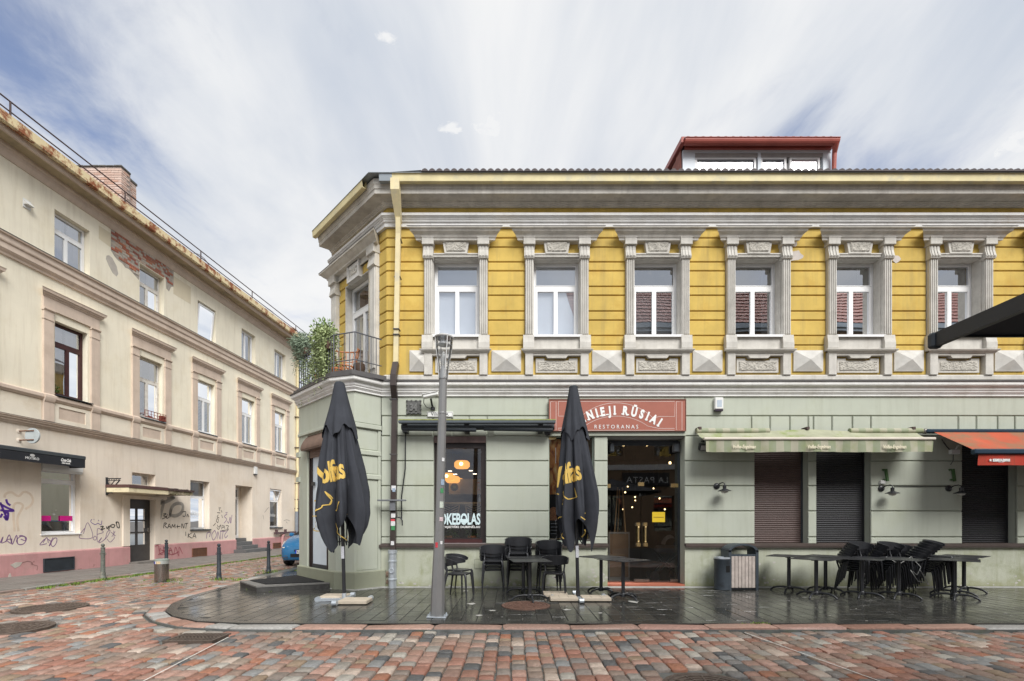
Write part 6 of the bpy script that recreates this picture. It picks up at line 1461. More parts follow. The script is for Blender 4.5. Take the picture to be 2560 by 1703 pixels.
    for _ in range(7):
        long_ = [e for e in bm.edges if e.calc_length() > 0.022]
        if not long_: break
        bmesh.ops.subdivide_edges(bm, edges=long_, cuts=1); bmesh.ops.triangulate(bm, faces=bm.faces)
    pm_ = MB(); pm_.add([on_cloth(v.co.x, v.co.z) for v in bm.verts], [tuple(v.index for v in f.verts) for f in bm.faces]) if not bm.verts.index_update() else 0
    bm.free(); bpy.data.meshes.remove(me)
    pm_.build('lettering', gold_print, cl, recalc=False)
    for line in sky_pts:
        g = MB()
        for a, b in zip(line, line[1:]):
            a, b = Vector(a), Vector(b); n = max(2, int((b-a).length / 0.02)); d = (b-a).normalized(); w_ = Vector((-d.y, d.x)) * 0.008
            q = []
            for k in range(n+1):
                p = a.lerp(b, k/n); q += [on_cloth(p.x+w_.x, p.y+w_.y, 0.006), on_cloth(p.x-w_.x, p.y-w_.y, 0.006)]
            g.add(q, [(2*k, 2*k+1, 2*k+3, 2*k+2) for k in range(n)])
        g.build('skyline_print', gold_print, cl, recalc=False)
    for k, (sx, sy, w, l, lab) in enumerate(slabs):
        o = thing('concrete_slab', lab, 'paving slab', (x+sx, y+sy, 0.0), 0, 'concrete slabs weighing down the umbrella bases')
        MB().cbox(-w/2, w/2, -l/2, l/2, 0.012, 0.075, 0.008).build('slab', concrete_slab, o)
        if flip < 0:
            for q_ in (-w/6, w/6): MB().box(q_-0.003, q_+0.003, -l/2+0.02, l/2-0.02, 0.074, 0.0765).build('score_line', mat('slab_joint', (0.28, 0.24, 0.18), 0.9), o)
        elif k == 0: MB().box(-w/2-0.02, w/2+0.02, -l/2-0.03, -l/2, 0.01, 0.05).build('slab_rail', galv, o)
    return t
def sk(pts, cx): return [[((a-cx)*0.0033, 1.48 + (1300-(850+b/2.208))*0.007275) for a, b in l] for l in pts]
sky1 = sk([[(520, 850), (525, 880), (548, 890)], [(535, 970), (570, 970), (585, 980), (598, 962), (602, 918), (612, 948), (634, 926), (636, 916), (656, 912), (662, 888), (642, 842)], [(642, 842), (668, 880)], [(672, 940), (697, 946), (712, 898)], [(748, 965), (766, 963)], [(525, 1035), (555, 1052), (590, 1050), (600, 1080), (560, 1020)], [(685, 1010), (700, 1040), (695, 1060), (745, 1105), (762, 1085)], [(612, 1000), (618, 1030)]], 684)
umbrella(-3.05, 8.73, 0.3, 'left closed charcoal umbrella with gold print, in front of the corner door', 0.96, -0.345, 2.09, sky1,
         ((-0.27, 0.26, 0.46, 0.40, 'concrete slab at the back left of the left umbrella foot'), (0.27, -0.19, 0.50, 0.40, 'concrete slab at the front right of the left umbrella foot')))
def sk2(pts): return [[((a-1145)*0.00291, 1.48 + (1300-(950+b/2.571))*0.00747) for a, b in l] for l in pts]
sky2 = sk2([[(990, 725), (1012, 735)], [(1028, 830), (1030, 802), (1058, 795), (1062, 770), (1040, 715), (1085, 770), (1135, 758), (1122, 700)], [(990, 890), (1030, 870)], [(1020, 935), (1030, 965), (1065, 1015)], [(1170, 860), (1198, 855)], [(1150, 880), (1172, 900)], [(1170, 960), (1195, 1010)]])
umbrella(1.234, 8.97, 1.35, 'right closed charcoal umbrella with gold print, beside the restaurant sign', 0.82, -0.47, 2.09, sky2,
         ((-0.40, 0.34, 0.46, 0.38, 'pale scored slab at the back left of the right umbrella foot'), (-0.29, -0.14, 0.50, 0.36, 'pale scored slab at the front left of the right umbrella foot'), (0.30, -0.14, 0.52, 0.36, 'pale scored slab at the right of the right umbrella foot')), flip=-1)
# ---- open umbrella whose corner reaches into the view at the right
ou = thing('open_umbrella', 'corner of a large open black umbrella reaching in from the right edge', 'umbrella', (4.25, 1.38, 0))
HW = 1.61; za, zh = 3.22, 2.60
m = MB(); N_ = 12
for k in range(4):
    m.m = Matrix.Rotation(k*math.pi/2, 4, 'Z')
    vs = []; fs = []
    for j in range(N_+1):
        t = j/N_
        for i in range(N_+1):
            s = -1 + 2*i/N_
            vs.append((s*HW*t, HW*t, za + (zh+0.03-za)*t - 0.03*math.sin(math.pi*t)*(1-s*s)))
    m.add(vs, [(j*(N_+1)+i, j*(N_+1)+i+1, (j+1)*(N_+1)+i+1, (j+1)*(N_+1)+i) for j in range(N_) for i in range(N_)])
m.m = None
m.build('canopy', mat('black_canvas', (0.045, 0.045, 0.05), 0.8, 0.15, 3, 0.2, 300), ou, smooth=30, recalc=False)
gl = mat('black_satin', (0.018, 0.02, 0.024), 0.35, 0.1, 4, spec=0.5)
for a, b in (((-HW, HW), (-HW, -HW)), ((HW, HW), (HW, -HW))): MB().bar((a[0], a[1], zh), (b[0], b[1], zh), 0.035, 0.085).build('edge_frame', gl, ou)
for a, b in (((-HW+.02, HW), (HW-.02, HW)), ((-HW+.02, -HW), (HW-.02, -HW))): MB().bar((a[0], a[1], zh+0.028), (b[0], b[1], zh+0.028), 0.012, 0.02).build('hem', gl, ou)
MB().cbox(-HW-0.035, -HW+0.035, HW-0.02, HW+0.03, zh-0.05, zh+0.045, 0.012).build('corner_cap', charcoal, ou)
for k in range(8):
    a = k*math.pi/4; rr_ = HW * (1.414 if k % 2 else 1)
    MB().bar((0.05*math.cos(a), 0.05*math.sin(a), za-0.05), (rr_*0.98*math.cos(a), rr_*0.98*math.sin(a), zh), 0.03, 0.02).build('rib', black_me, ou)
MB().tube([(0, 0, 0), (0, 0, za)], 0.04, 12).build('pole', black_me, ou, smooth=60)
MB().box(-0.45, 0.45, -0.45, 0.45, -0.05, 0.03).build('base', concrete_slab, ou)
# ---- lamp post
lp = thing('lamp_post', 'grey tapered lamp post with clear cup shaped head, on the kerb side of the pavement', 'street lamp', (-1.145, 7.36, 0.0))
lp.rotation_euler = (0, R(1.4), 0)
MB().cbox(-0.15, 0.15, -0.12, 0.12, 0.0, 0.014, 0.004).build('base_plate', galv, lp)
for sx in (-1, 1):
    for sy in (-1, 1): MB().lathe([(0.016, 0.014), (0.016, 0.035), (0.008, 0.036), (0.008, 0.05), (0, 0.05)], 6, (sx*0.125, sy*0.095, 0)).build('bolt', galv, lp)
n = 24; prof = [(0.104, 0.012), (0.100, 0.3), (0.088, 0.8), (0.072, 1.25), (0.066, 1.6), (0.064, 2.4), (0.060, 3.1), (0.058, 3.66)]
m = MB(); vs = []
for r_, z in prof:
    for k in range(n): q = r_ * (1 + (0.05 if k % 3 == 0 else -0.012)); vs.append((q*math.cos(2*math.pi*k/n), q*math.sin(2*math.pi*k/n), z))
m.add(vs, [(i*n+k, i*n+(k+1) % n, (i+1)*n+(k+1) % n, (i+1)*n+k) for i in range(len(prof)-1) for k in range(n)])
m.build('shaft', grey_pole, lp, smooth=25)
MB().lathe([(0.062, 3.10), (0.064, 3.105), (0.064, 3.125), (0.062, 3.13)], 24).build('collar', grey_pole, lp, smooth=40)
MB().lathe([(0.066, 3.64), (0.062, 3.72), (0.045, 3.80), (0.025, 3.85), (0.0, 3.86)], 24).build('lamp_socket', mat('pale_lamp_metal', (0.62, 0.62, 0.61), 0.4, 0.05, 4), lp, smooth=40)
cupg = glass('lamp_glass', (0.97, 0.975, 0.98), 0.05, 0.02, 1.3)
MB().lathe([(0.068, 3.64), (0.074, 3.75), (0.088, 3.88), (0.112, 4.02), (0.128, 4.12), (0.134, 4.26)], 28).build('lamp_bowl', cupg, lp, smooth=60, recalc=False)
for k in range(4):
    a = k*math.pi/2 + 0.5
    MB().tube([(r_*math.cos(a), r_*math.sin(a), z) for r_, z in ((0.070, 3.66), (0.078, 3.78), (0.094, 3.91), (0.117, 4.04), (0.131, 4.14), (0.137, 4.27))], 0.008, 6).build('bowl_rib', mat('pale_lamp_metal', (0.55, 0.55, 0.54)), lp, smooth=60)
MB().lathe([(0.10, 4.16), (0.05, 4.22), (0.03, 4.26), (0.145, 4.265), (0.150, 4.28), (0.12, 4.30), (0.0, 4.31)], 28).build('lamp_lid', mat('pale_lamp_metal', (0.55, 0.55, 0.54)), lp, smooth=40)
MB().lathe([(0.012, 3.86), (0.03, 3.90), (0.03, 4.02), (0.012, 4.06), (0, 4.06)], 12).build('bulb', mat('frosted_bulb', (0.75, 0.75, 0.72), 0.3, 0.02), lp, smooth=40)
for u, v, w, h, m_, q in ((1108, 1206, 9, 15, 'blue_white', .6), (1106, 1227, 8, 11, 'green_black', .5), (1105, 1262, 10, 16, 'pale_green', .5), (1104, 1298, 9, 10, 'pale_pink', .5), (1090, 1362, 7, 13, 'red_sticker', -.35), (1108, 1356, 6, 8, 'white_sticker', .6), (1107, 1150, 7, 9, 'white_sticker', .6)):
    z = FZ(v, 7.36); r_ = 0.115 - 0.03*z if z < 1.4 else 0.073
    a0 = -math.pi/2 + q; da = w * 7.36/FPX / 2 / r_; hz = h * 7.36/FPX / 2
    cs = {'blue_white': (0.30, 0.38, 0.48), 'green_black': (0.06, 0.25, 0.10), 'pale_green': (0.50, 0.55, 0.48), 'pale_pink': (0.62, 0.50, 0.52), 'red_sticker': (0.60, 0.06, 0.08), 'white_sticker': (0.68, 0.68, 0.68)}[m_]
    MB().add([(r_*math.cos(a0+da*s), r_*math.sin(a0+da*s), z+zz_) for zz_ in (-hz, hz) for s in (-1, -.33, .33, 1)], [(0, 1, 5, 4), (1, 2, 6, 5), (2, 3, 7, 6)]).build('sticker', mat(m_, cs, 0.5, 0.35, 60), lp, recalc=False)
# ---- bollards of the side street
def bollard(x, y, lab, first=[]):
    if first:
        o = copy_tree(first[0])
    else:
        o = thing('bollard', lab, 'bollard', group='dark iron bollards of the side street')
        MB().lathe([(0.075, 0), (0.075, 0.03), (0.062, 0.05), (0.058, 0.12), (0.062, 0.14), (0.05, 0.17), (0.045, 0.62), (0.042, 0.78), (0.050, 0.785), (0.050, 0.80), (0.030, 0.815), (0.030, 0.83)], 18).build('post', charcoal, o, smooth=40)
        MB().ball((0, 0, 0.865), 0.042, 16, 10).build('finial', charcoal, o, smooth=60)
        MB().lathe([(0.045, 0.655), (0.053, 0.66), (0.053, 0.675), (0.045, 0.68)], 18).build('ring', charcoal, o, smooth=40)
        for s in (-1, 1): MB().tube([(s*0.045, 0, 0.66), (s*0.07, 0, 0.665), (s*0.078, 0, 0.64), (s*0.068, 0, 0.615), (s*0.05, 0, 0.62)], 0.007, 6).build('chain_eye', charcoal, o)
        first.append(o)
    o['label'] = lab; o.location = (x, y, -0.03); return o
b1 = bollard(-10.44, 12.25, 'weathered bollard nearest the left edge, in front of the pink plinth')
bollard(-10.62, 14.75, 'dark bollard directly behind the steel litter bin')
bollard(-7.51, 12.30, 'dark bollard with chain eyes in front of the vent grille, right of the steel bin')
bollard(-7.10, 14.0, 'dark bollard furthest right, beside the blue car')
wb = mat('weathered_bollard', (0.13, 0.14, 0.12), 0.65, 0.4, 9, metal=0.2, stain=(0.30, 0.27, 0.22), sa=0.8, ss=7)
for c_ in b1.children: pass
for c_ in [o for o in b1.children]:
    c_.data = c_.data.copy(); c_.data.materials[0] = wb
# ---- litter bins
lb = thing('litter_bin', 'round stainless steel litter bin with a coloured sticker band, on the cobbles', 'bin', (-8.64, 11.84, -0.04))
MB().lathe([(0.148, 0.0), (0.152, 0.02), (0.152, 0.44)], 32).build('body', steel, lb, smooth=40)
MB().lathe([(0.154, 0.44), (0.156, 0.52)], 32).build('rim_band', mat('pale_rim', (0.40, 0.42, 0.40), 0.45, 0.1, 6, metal=0.3), lb, smooth=40)
MB().lathe([(0.158, 0.52), (0.158, 0.55), (0.10, 0.565), (0.10, 0.53), (0, 0.53)], 32).build('lid', mat('green_grey_lid', (0.24, 0.28, 0.25), 0.5, 0.1, 6), lb, smooth=40)
for a0, a1, c_, nm in ((-2.35, -1.75, (0.05, 0.06, 0.28), 'blue_label'), (-1.72, -1.1, (0.55, 0.42, 0.26), 'beige_label'), (-1.9, -1.78, (0.6, 0.6, 0.6), 'white_sticker')):
    k = 8; MB().add([(0.158*math.cos(a0+(a1-a0)*i/k), 0.158*math.sin(a0+(a1-a0)*i/k), z) for z in (0.445, 0.505) for i in range(k+1)], [(i, i+1, k+2+i, k+1+i) for i in range(k)]).build('label_strip', mat(nm, c_, 0.5, 0.3, 40), lb, recalc=False)
ab = thing('ash_bin', 'dark blue grey cylindrical bin with a side slot, against the green wall', 'bin', (4.47, 10.20, 0))
blue_grey = mat('blue_grey_paint', (0.05, 0.062, 0.075), 0.5, 0.15, 5, stain=(0.02, 0.022, 0.025), sa=0.9, ss=3.2)
MB().lathe([(0.155, 0.0), (0.165, 0.01), (0.165, 0.62), (0.172, 0.63), (0.172, 0.66), (0.15, 0.665)], 28).build('body', blue_grey, ab, smooth=40)
MB().lathe([(0.17, 0.66), (0.168, 0.69), (0.13, 0.695), (0.125, 0.67), (0, 0.665)], 28).build('ash_tray', galv, ab, smooth=40)
k = 8; a0, a1 = -1.55, -0.55
MB().add([(0.167*math.cos(a0+(a1-a0)*i/k), 0.167*math.sin(a0+(a1-a0)*i/k), z) for z in (0.38, 0.52) for i in range(k+1)], [(i, i+1, k+2+i, k+1+i) for i in range(k)]).build('slot', mat('slot_black', (0.004, 0.004, 0.004), 0.9), ab, recalc=False)
sb = thing('slatted_bin', 'tall litter bin with weathered wooden slats and an arched metal hood', 'bin', (4.86, 10.26, 0))
for sx in (-1, 1): MB().box(sx*0.285-0.03, sx*0.285+0.03, -0.19, 0.19, 0.0, 0.84).build('side_frame', blue_grey, sb)
m = MB(); k = 14
for i in range(k):
    a, b = math.pi*i/k, math.pi*(i+1)/k
    P_ = [(0.315*math.cos(t), 0.81 + 0.17*math.sin(t)) for t in (a, b)]; Q_ = [(0.27*math.cos(t), 0.80 + 0.145*math.sin(t)) for t in (a, b)]
    m.plate([P_[0], P_[1], Q_[1], Q_[0]], -0.19, 0.19)
m.build('hood', blue_grey, sb)
MB().box(-0.255, 0.255, -0.185, -0.165, 0.72, 0.76).box(-0.255, 0.255, 0.05, 0.17, 0.05, 0.72).build('liner', blue_grey, sb)
MB().box(-0.26, 0.26, -0.18, 0.17, 0.015, 0.05).build('bottom', black_me, sb)
for i in range(7):
    a = -0.252 + i*0.072; MB().cbox(a, a+0.064, -0.19, -0.165, 0.055, 0.715, 0.004).build('slat', slatwood, sb)
# ---- doorstep platform with mat at the corner door
pf = thing('entrance_platform', 'low grey granite platform in front of the corner door', 'step', (-5.0, 10.6, 0), world_parts=True)
pp = [(-6.02, 10.63), (-5.2, 9.77), (-3.83, 10.40), (-3.86, 10.36+.03), (-5.30, 11.80)]
pp = [(-6.02, 10.63), (-5.2, 9.77), (-3.94, 10.36), (-5.24, 11.72)]
MB().prism(pp, 0.0, 0.10).build('riser', mat('dark_granite', (0.055, 0.053, 0.05), 0.6, 0.35, 12, 0.6, 60, speck=0.4), pf)
cx_, cy_ = sum(p[0] for p in pp)/4, sum(p[1] for p in pp)/4
gp = [Vector(p) for p in pp]
for a, b, c, d in ((gp[0], gp[1], 0, 0.5), (gp[0], gp[1], 0.5, 1.0), (gp[1], gp[2], 0, 0.52), (gp[1], gp[2], 0.52, 1.0)):
    p0, p1 = a.lerp(b, c), a.lerp(b, d); cc = Vector((cx_, cy_))
    q0, q1 = p0.lerp(cc, 0.32), p1.lerp(cc, 0.32)
    g_ = 0.004
    MB().prism([tuple(p0.lerp(p1, .006) + (p0-cc).normalized()*0.012), tuple(p1.lerp(p0, .006) + (p1-cc).normalized()*0.012), tuple(q1), tuple(q0)], 0.101, 0.13).build('edge_stone', mat('grey_granite', (0.17, 0.165, 0.155), 0.55, 0.25, 14, 0.5, 70, speck=0.3), pf)
mp = [tuple(p.lerp(Vector((cx_, cy_)), 0.30)) for p in gp]
MB().prism(mp, 0.101, 0.118).build('mat_bed', charcoal, pf)
mt_ = tag(MB().prism([tuple(Vector(p).lerp(Vector((cx_+.12, cy_+.1)), q)) for p, q in zip(pp, (.20, .26, .12, .1))], 0.132, 0.146).build('door_mat', mat('black_door_mat', (0.012, 0.012, 0.013), 0.95, 0.3, 40, 1.0, 200)), 'black door mat lying on the granite platform at the corner door', 'door mat')
# ---- car behind the corner
cr = thing('parked_car', 'blue hatchback car parked in the side street, half hidden by the corner', 'car', (-6.75, 15.55, -0.05), R(2))
cblue = mat('blue_car_paint', (0.015, 0.16, 0.36), 0.25, 0.05, 2, spec=0.6, coat=0.6)
secs = []   # cross sections from the nose back: y, half width, z bottom, z shoulder, z top, half width at top
for y, hw, zb, zs, zt, ht in ((0.0, 0.50, 0.30, 0.52, 0.60, 0.42), (0.04, 0.66, 0.24, 0.60, 0.70, 0.55), (0.14, 0.77, 0.20, 0.68, 0.80, 0.62), (0.35, 0.83, 0.19, 0.76, 0.90, 0.68), (0.7, 0.86, 0.19, 0.84, 0.98, 0.70), (1.05, 0.86, 0.19, 0.90, 1.04, 0.70), (1.6, 0.865, 0.19, 0.92, 1.08, 0.70), (2.9, 0.865, 0.19, 0.95, 1.06, 0.70), (3.6, 0.84, 0.22, 0.95, 1.05, 0.68), (3.95, 0.70, 0.30, 0.85, 0.98, 0.60)):
    ring = [(-hw*0.92, zb), (-hw, zb+0.12), (-hw, zs-0.08), (-hw*0.96, zs), (-ht, zt-0.02), (-ht*0.5, zt), (ht*0.5, zt), (ht, zt-0.02), (hw*0.96, zs), (hw, zs-0.08), (hw, zb+0.12), (hw*0.92, zb)]
    secs.append([(a, y, b) for a, b in ring])
n = 12
m = MB(); m.add([p for s_ in secs for p in s_], [(i*n+k, (i+1)*n+k, (i+1)*n+(k+1) % n, i*n+(k+1) % n) for i in range(len(secs)-1) for k in range(n)] + [tuple(range(n-1, -1, -1)), tuple(range((len(secs)-1)*n, len(secs)*n))])
m.build('body', cblue, cr, smooth=35)
m = MB(); gs = []
for y, hw, zt in ((0.95, 0.70, 1.02), (1.75, 0.58, 1.46), (2.3, 0.56, 1.52), (3.3, 0.56, 1.48), (3.85, 0.62, 1.02)): gs.append([(-0.70 if zt < 1.1 else -0.72, y if zt < 1.1 else y, 1.02), (-hw, y, zt-0.02), (-hw*0.6, y, zt), (hw*0.6, y, zt), (hw, y, zt-0.02), (0.70 if zt < 1.1 else 0.72, y, 1.02)])
m.add([p for s_ in gs for p in s_], [(i*6+k, (i+1)*6+k, (i+1)*6+k+1, i*6+k+1) for i in range(4) for k in range(5)]); m.build('cabin_glass', mat('car_glass', (0.01, 0.012, 0.014), 0.05, 0, spec=0.8), cr, smooth=40)
MB().box(-0.54, 0.54, 1.85, 3.3, 1.475, 1.515).build('car_roof', cblue, cr)
dk = mat('black_trim', (0.012, 0.012, 0.013), 0.6)
for sx in (-1, 1):
    X = lambda a: sx*a
    MB().add([(X(0.44), 0.02, 0.60), (X(0.70), 0.06, 0.62), (X(0.80), 0.25, 0.70), (X(0.79), 0.42, 0.84), (X(0.66), 0.22, 0.80), (X(0.50), 0.07, 0.70), (X(0.60), 0.35, 0.70)], [(0, 1, 6), (1, 2, 6), (2, 3, 6), (3, 4, 6), (4, 5, 6), (5, 0, 6), (0, 1, 2, 3, 4, 5)]).build('headlight', mat('headlight', (0.62, 0.60, 0.55), 0.15, 0.1, 20, spec=0.8), cr)
    MB().ball((X(0.60), 0.10, 0.42), 0.055, 12, 8, (1, .6, 1)).build('fog_lamp', mat('fog_lamp', (0.3, 0.3, 0.3), 0.2, spec=.8), cr, smooth=60)
    MB().tube([(X(0.50), -0.01, 0.31), (X(0.68), 0.05, 0.31), (X(0.74), 0.13, 0.33), (X(0.66), 0.05, 0.37), (X(0.52), 0.0, 0.36)], 0.010, 5).build('chrome_trim', steel, cr)
    MB().cbox(X(0.93)-0.07, X(0.93)+0.07, 1.25, 1.4, 0.95, 1.08, 0.03).build('mirror', cblue, cr)
    for y in (0.72, 3.2):
        m = MB(); m.m = Matrix.Translation((X(0.76), y, 0.31)) @ Matrix.Rotation(R(90), 4, 'Y')
        m.lathe([(0.20, -0.09), (0.29, -0.10), (0.315, -0.06), (0.315, 0.06), (0.29, 0.10), (0.20, 0.09)], 24); wl = m.build('wheel', dk, cr, smooth=40)
        m = MB(); m.m = Matrix.Translation((X(0.76), y, 0.31)) @ Matrix.Rotation(R(90), 4, 'Y'); m.lathe([(0.0, 0.085*sx), (0.08, 0.09*sx), (0.20, 0.075*sx)], 12); m.build('rim', steel, wl)
MB().box(-0.42, 0.42, -0.012, 0.05, 0.32, 0.43).build('lower_grille', dk, cr)
MB().box(-0.30, 0.30, -0.010, 0.05, 0.505, 0.57).build('grille', dk, cr)
np_ = MB().box(-0.26, 0.26, -0.028, -0.012, 0.44, 0.55).build('number_plate', white_print, cr)
MB().box(-0.26, -0.215, -0.031, -0.029, 0.44, 0.55).build('blue_strip', mat('plate_blue', (0.01, 0.05, 0.5), 0.5), np_)
MB().text('KB', -0.14, 0.462, 0.10, -0.033, 0.003).build('plate_lettering', black_print, np_)
# ================================================================== signs, lamps and awnings on the corner building
def wthing(name, label, cat, group=None): return thing(name, label, cat, (0, F, 0), 0, group, world_parts=True)
# restaurant sign
s = thing('restaurant_sign', 'brown red board sign with white lettering above the restaurant entrance', 'sign', ((0.818+3.80)/2, F, 3.44), world_parts=True)
bx0, bx1, bz0, bz1 = 0.818, 3.80, 3.437, 4.112
MB().box(bx0, bx1, -0.085, -0.046, bz0, bz1).build('board', mat('brown_red_board', (0.34, 0.115, 0.08), 0.6, 0.08, 3), s, FAC)
m = MB()
for a, b, c, d in ((bx0-.012, bx1+.012, bz0-.014, bz0), (bx0-.012, bx1+.012, bz1, bz1+.014), (bx0-.012, bx0, bz0, bz1), (bx1, bx1+.012, bz0, bz1)): m.box(a, b, -0.10, -0.046, c, d)
m.build('frame', mat('brown_edge', (0.20, 0.085, 0.06), 0.5), s, FAC)
def sx(x): return FX(1000 + x/2.571, 10.52)
def sz(y): return FZ(950 + y/2.571, 10.52)
ln = mat('pale_line', (0.62, 0.50, 0.46), 0.6)
m = MB()
for pts in ([(967, 140), (1003, 140), (1003, 322), (967, 322), (967, 140)], [(1775, 140), (1812, 140), (1812, 322), (1775, 322), (1775, 140)]): m.ribbon([(sx(a), sz(b)) for a, b in pts], 0.009, -0.0865)
arc1 = [(1390 + 330*math.sin(q), 470 - 322*math.cos(q)) for q in [(-0.80 + 1.6*i/24) for i in range(25)]]
arc2 = [(1390 + 300*math.sin(q), 478 - 245*math.cos(q)) for q in [(-0.74 + 1.48*i/24) for i in range(25)]]
m.ribbon([(sx(1018), sz(138)), (sx(1018), sz(233)), (sx(1125), sz(233))] + [(sx(a), sz(b)) for a, b in arc1 if 1125 < a < 1660] + [(sx(1668), sz(235)), (sx(1764), sz(235)), (sx(1764), sz(138)), (sx(1018), sz(138))], 0.009, -0.0866)
m.ribbon([(sx(1018), sz(310)), (sx(1120), sz(310))] + [(sx(a), sz(b)) for a, b in arc2 if 1125 < a < 1655] + [(sx(1662), sz(312)), (sx(1764), sz(312)), (sx(1764), sz(324)), (sx(1018), sz(324)), (sx(1018), sz(310))], 0.009, -0.0867)
m.build('border_lines', ln, s, FAC, recalc=False)
# arched word: letters set one by one along a circle
cx_, rr_ = sx(1397), 1.655
cz_ = sz(222) - rr_
word = 'SENIEJI RŪSIAI'
adv = {' ': 0.12, 'I': 0.135, 'J': 0.165, 'E': 0.20, 'S': 0.20, 'N': 0.255, 'R': 0.235, 'Ū': 0.24, 'A': 0.245}
adv = {k_: v_*0.785 for k_, v_ in adv.items()}
tot = sum(adv[c] for c in word); p = -tot/2
m = MB()
for c in word:
    w_ = adv[c]
    if c == ' ': m.build('lettering', white_print, s, FAC); m = MB()
    if c != ' ':
        q = (p + w_/2) / (rr_ + 0.07)
        dx, dz = math.sin(q), math.cos(q)
        m.text(c, cx_ + rr_*dx, cz_ + rr_*dz, 0.26, -0.093, 0.006, 0.014, 0, 0.70, 'CENTER', -q)
        cr_, sr_ = math.cos(-q), math.sin(-q)
        if c in 'IJENR':                                   # slab serifs on the feet
            for off in ((0.0,) if c == 'I' else (-0.055, 0.05) if c in 'NR' else (-0.05,)):
                a, b = off if isinstance(off, tuple) else (off - 0.02, off + 0.02)
                m.add([(cx_ + rr_*dx + u_*cr_ - v_*sr_, y_, cz_ + rr_*dz + u_*sr_ + v_*cr_) for y_ in (-0.0935, -0.088) for u_, v_ in ((a-.012, -0.004), (b+.012, -0.004), (b+.012, 0.022), (a-.012, 0.022))], [(0, 1, 2, 3), (0, 4, 5, 1), (1, 5, 6, 2), (2, 6, 7, 3), (3, 7, 4, 0)])
    p += w_
m.build('lettering', white_print, s, FAC)
MB().text('RESTORANAS', sx(1390), sz(313), 0.118, -0.091, 0.005, 0.0, 0, 0.95, space=1.55).build('lettering', white_print, s, FAC)
# house number, street name, camera, alarm, floodlights
h = thing('house_number', 'dark square house number plate reading 34 on the green wall', 'number plate', (FX(1035), F, FZ(1019)))
MB().cbox(-0.16, 0.16, -0.035, 0.0, -0.15, 0.15, 0.015).build('plate', mat('dark_pewter', (0.10, 0.10, 0.095), 0.6, 0.2, 12), h)
m = MB()
for k in range(16):
    a = k/16*4; sd, t = int(a), a - int(a); q = -0.15 + 0.3*t
    m.ball(((q, -0.155, 0.155, -q)[1 if sd == 1 else 2 if sd == 2 else 0] if sd in (0, 1, 2) else -q, -0.02, 0), 0.001, 4, 2) if False else None
m = MB()
for a in (-0.145, -0.05, 0.05, 0.145):
    for b in (-0.14, -0.05, 0.05, 0.14):
        if abs(a) > 0.1 or abs(b) > 0.1: m.ball((a, -0.022, b), 0.026, 8, 5)
m.build('rope_border', mat('dark_pewter', (0.1, 0.1, 0.095)), h, smooth=60)
MB().text('34', 0, -0.075, 0.21, -0.058, 0.025, 0.012, 0.05, 0.8).build('figures', mat('pewter_light', (0.15, 0.15, 0.145), 0.5, 0.15, 12), h)
h = thing('street_sign', 'small white street name plate behind the lamp post', 'sign', (FX(1100.5), F, FZ(1037)))
MB().cbox(-0.285, 0.285, -0.03, -0.002, -0.062, 0.062, 0.01).build('plate', white_print, h)
m = MB()
for a, b, c, d in ((-.272, .272, .046, .052), (-.272, .272, -.052, -.046), (-.272, -.266, -.046, .046), (.266, .272, -.046, .046)): m.box(a, b, -0.0325, -0.0305, c, d)
m.build('border', black_print, h)
MB().text('Vilniaus g.', 0, -0.028, 0.105, -0.033, 0.003, 0.002, 0, 0.82, space=1.12).build('lettering', black_print, h)
h = thing('security_camera', 'white tube security camera on a bracket above the street sign', 'security camera', (FX(1078), F, FZ(1001)))
m = MB(); m.m = Matrix.Rotation(R(-12), 4, 'Y'); m.cbox(-0.13, 0.21, -0.30, -0.19, 0.0, 0.075, 0.02); m.build('housing', box_white, h)
m = MB(); m.m = Matrix.Rotation(R(-12), 4, 'Y'); m.box(-0.15, 0.20, -0.31, -0.18, 0.078, 0.088); m.build('sun_shield', box_white, h)
MB().tube([(0.04, 0.0, -0.16), (0.04, -0.12, -0.14), (0.03, -0.22, -0.02)], 0.022, 8).lathe([(0.05, -0.06), (0.05, 0.0)], 12, (0.04, -0.02, -0.16)).build('bracket', black_me, h)
MB().tube([(-0.12, -0.2, 0.02), (-0.15, -0.1, -0.08), (-0.10, -0.03, -0.16), (0.0, -0.01, -0.18)], 0.008, 6).build('cable', black_me, h)
h = thing('alarm_box', 'white alarm siren box high on the green wall right of the restaurant sign', 'alarm box', (FX(1794), F, FZ(1013)))
MB().cbox(-0.095, 0.095, -0.09, 0.0, -0.11, 0.15, 0.015).build('case', box_white, h)
MB().box(-0.085, 0.085, -0.088, -0.002, -0.15, -0.112).build('strobe', mat('dark_lens', (0.04, 0.03, 0.045), 0.2), h)
MB().box(-0.05, 0.055, -0.0925, -0.0905, -0.06, 0.09).build('print', mat('grey_blue_print', (0.42, 0.48, 0.55), 0.5, 0.1), h)
h = thing('alarm_box', 'small white alarm box high on the peach wall near the far downpipe', 'alarm box', (LX + LK*10.75, LY + 10.75, 3.85), LA)
MB().cbox(-0.11, 0.11, -0.10, 0.0, -0.18, 0.18, 0.02).build('case', box_white, h); MB().box(-0.09, 0.09, -0.09, -0.01, -0.22, -0.182).build('strobe', black_pl, h)
h = thing('wall_vent', 'small white vent hood on the cream wall under the eaves', 'vent', (LX + LK*0.62, LY + 0.62, 9.94), LA)
MB().cbox(-0.10, 0.10, -0.02, 0.0, -0.12, 0.12, 0.006).add([(-.09, -.02, .10), (.09, -.02, .10), (.09, -.14, -.04), (-.09, -.14, -.04), (-.09, -.02, -.04), (.09, -.02, -.04)], [(0, 1, 2, 3), (0, 3, 4), (1, 5, 2), (3, 2, 5, 4)]).build('hood', box_white, h)
h = thing('flood_light', 'black flood light under the left end of the green awning', 'flood light', (FX(1754), F, FZ(1110)))
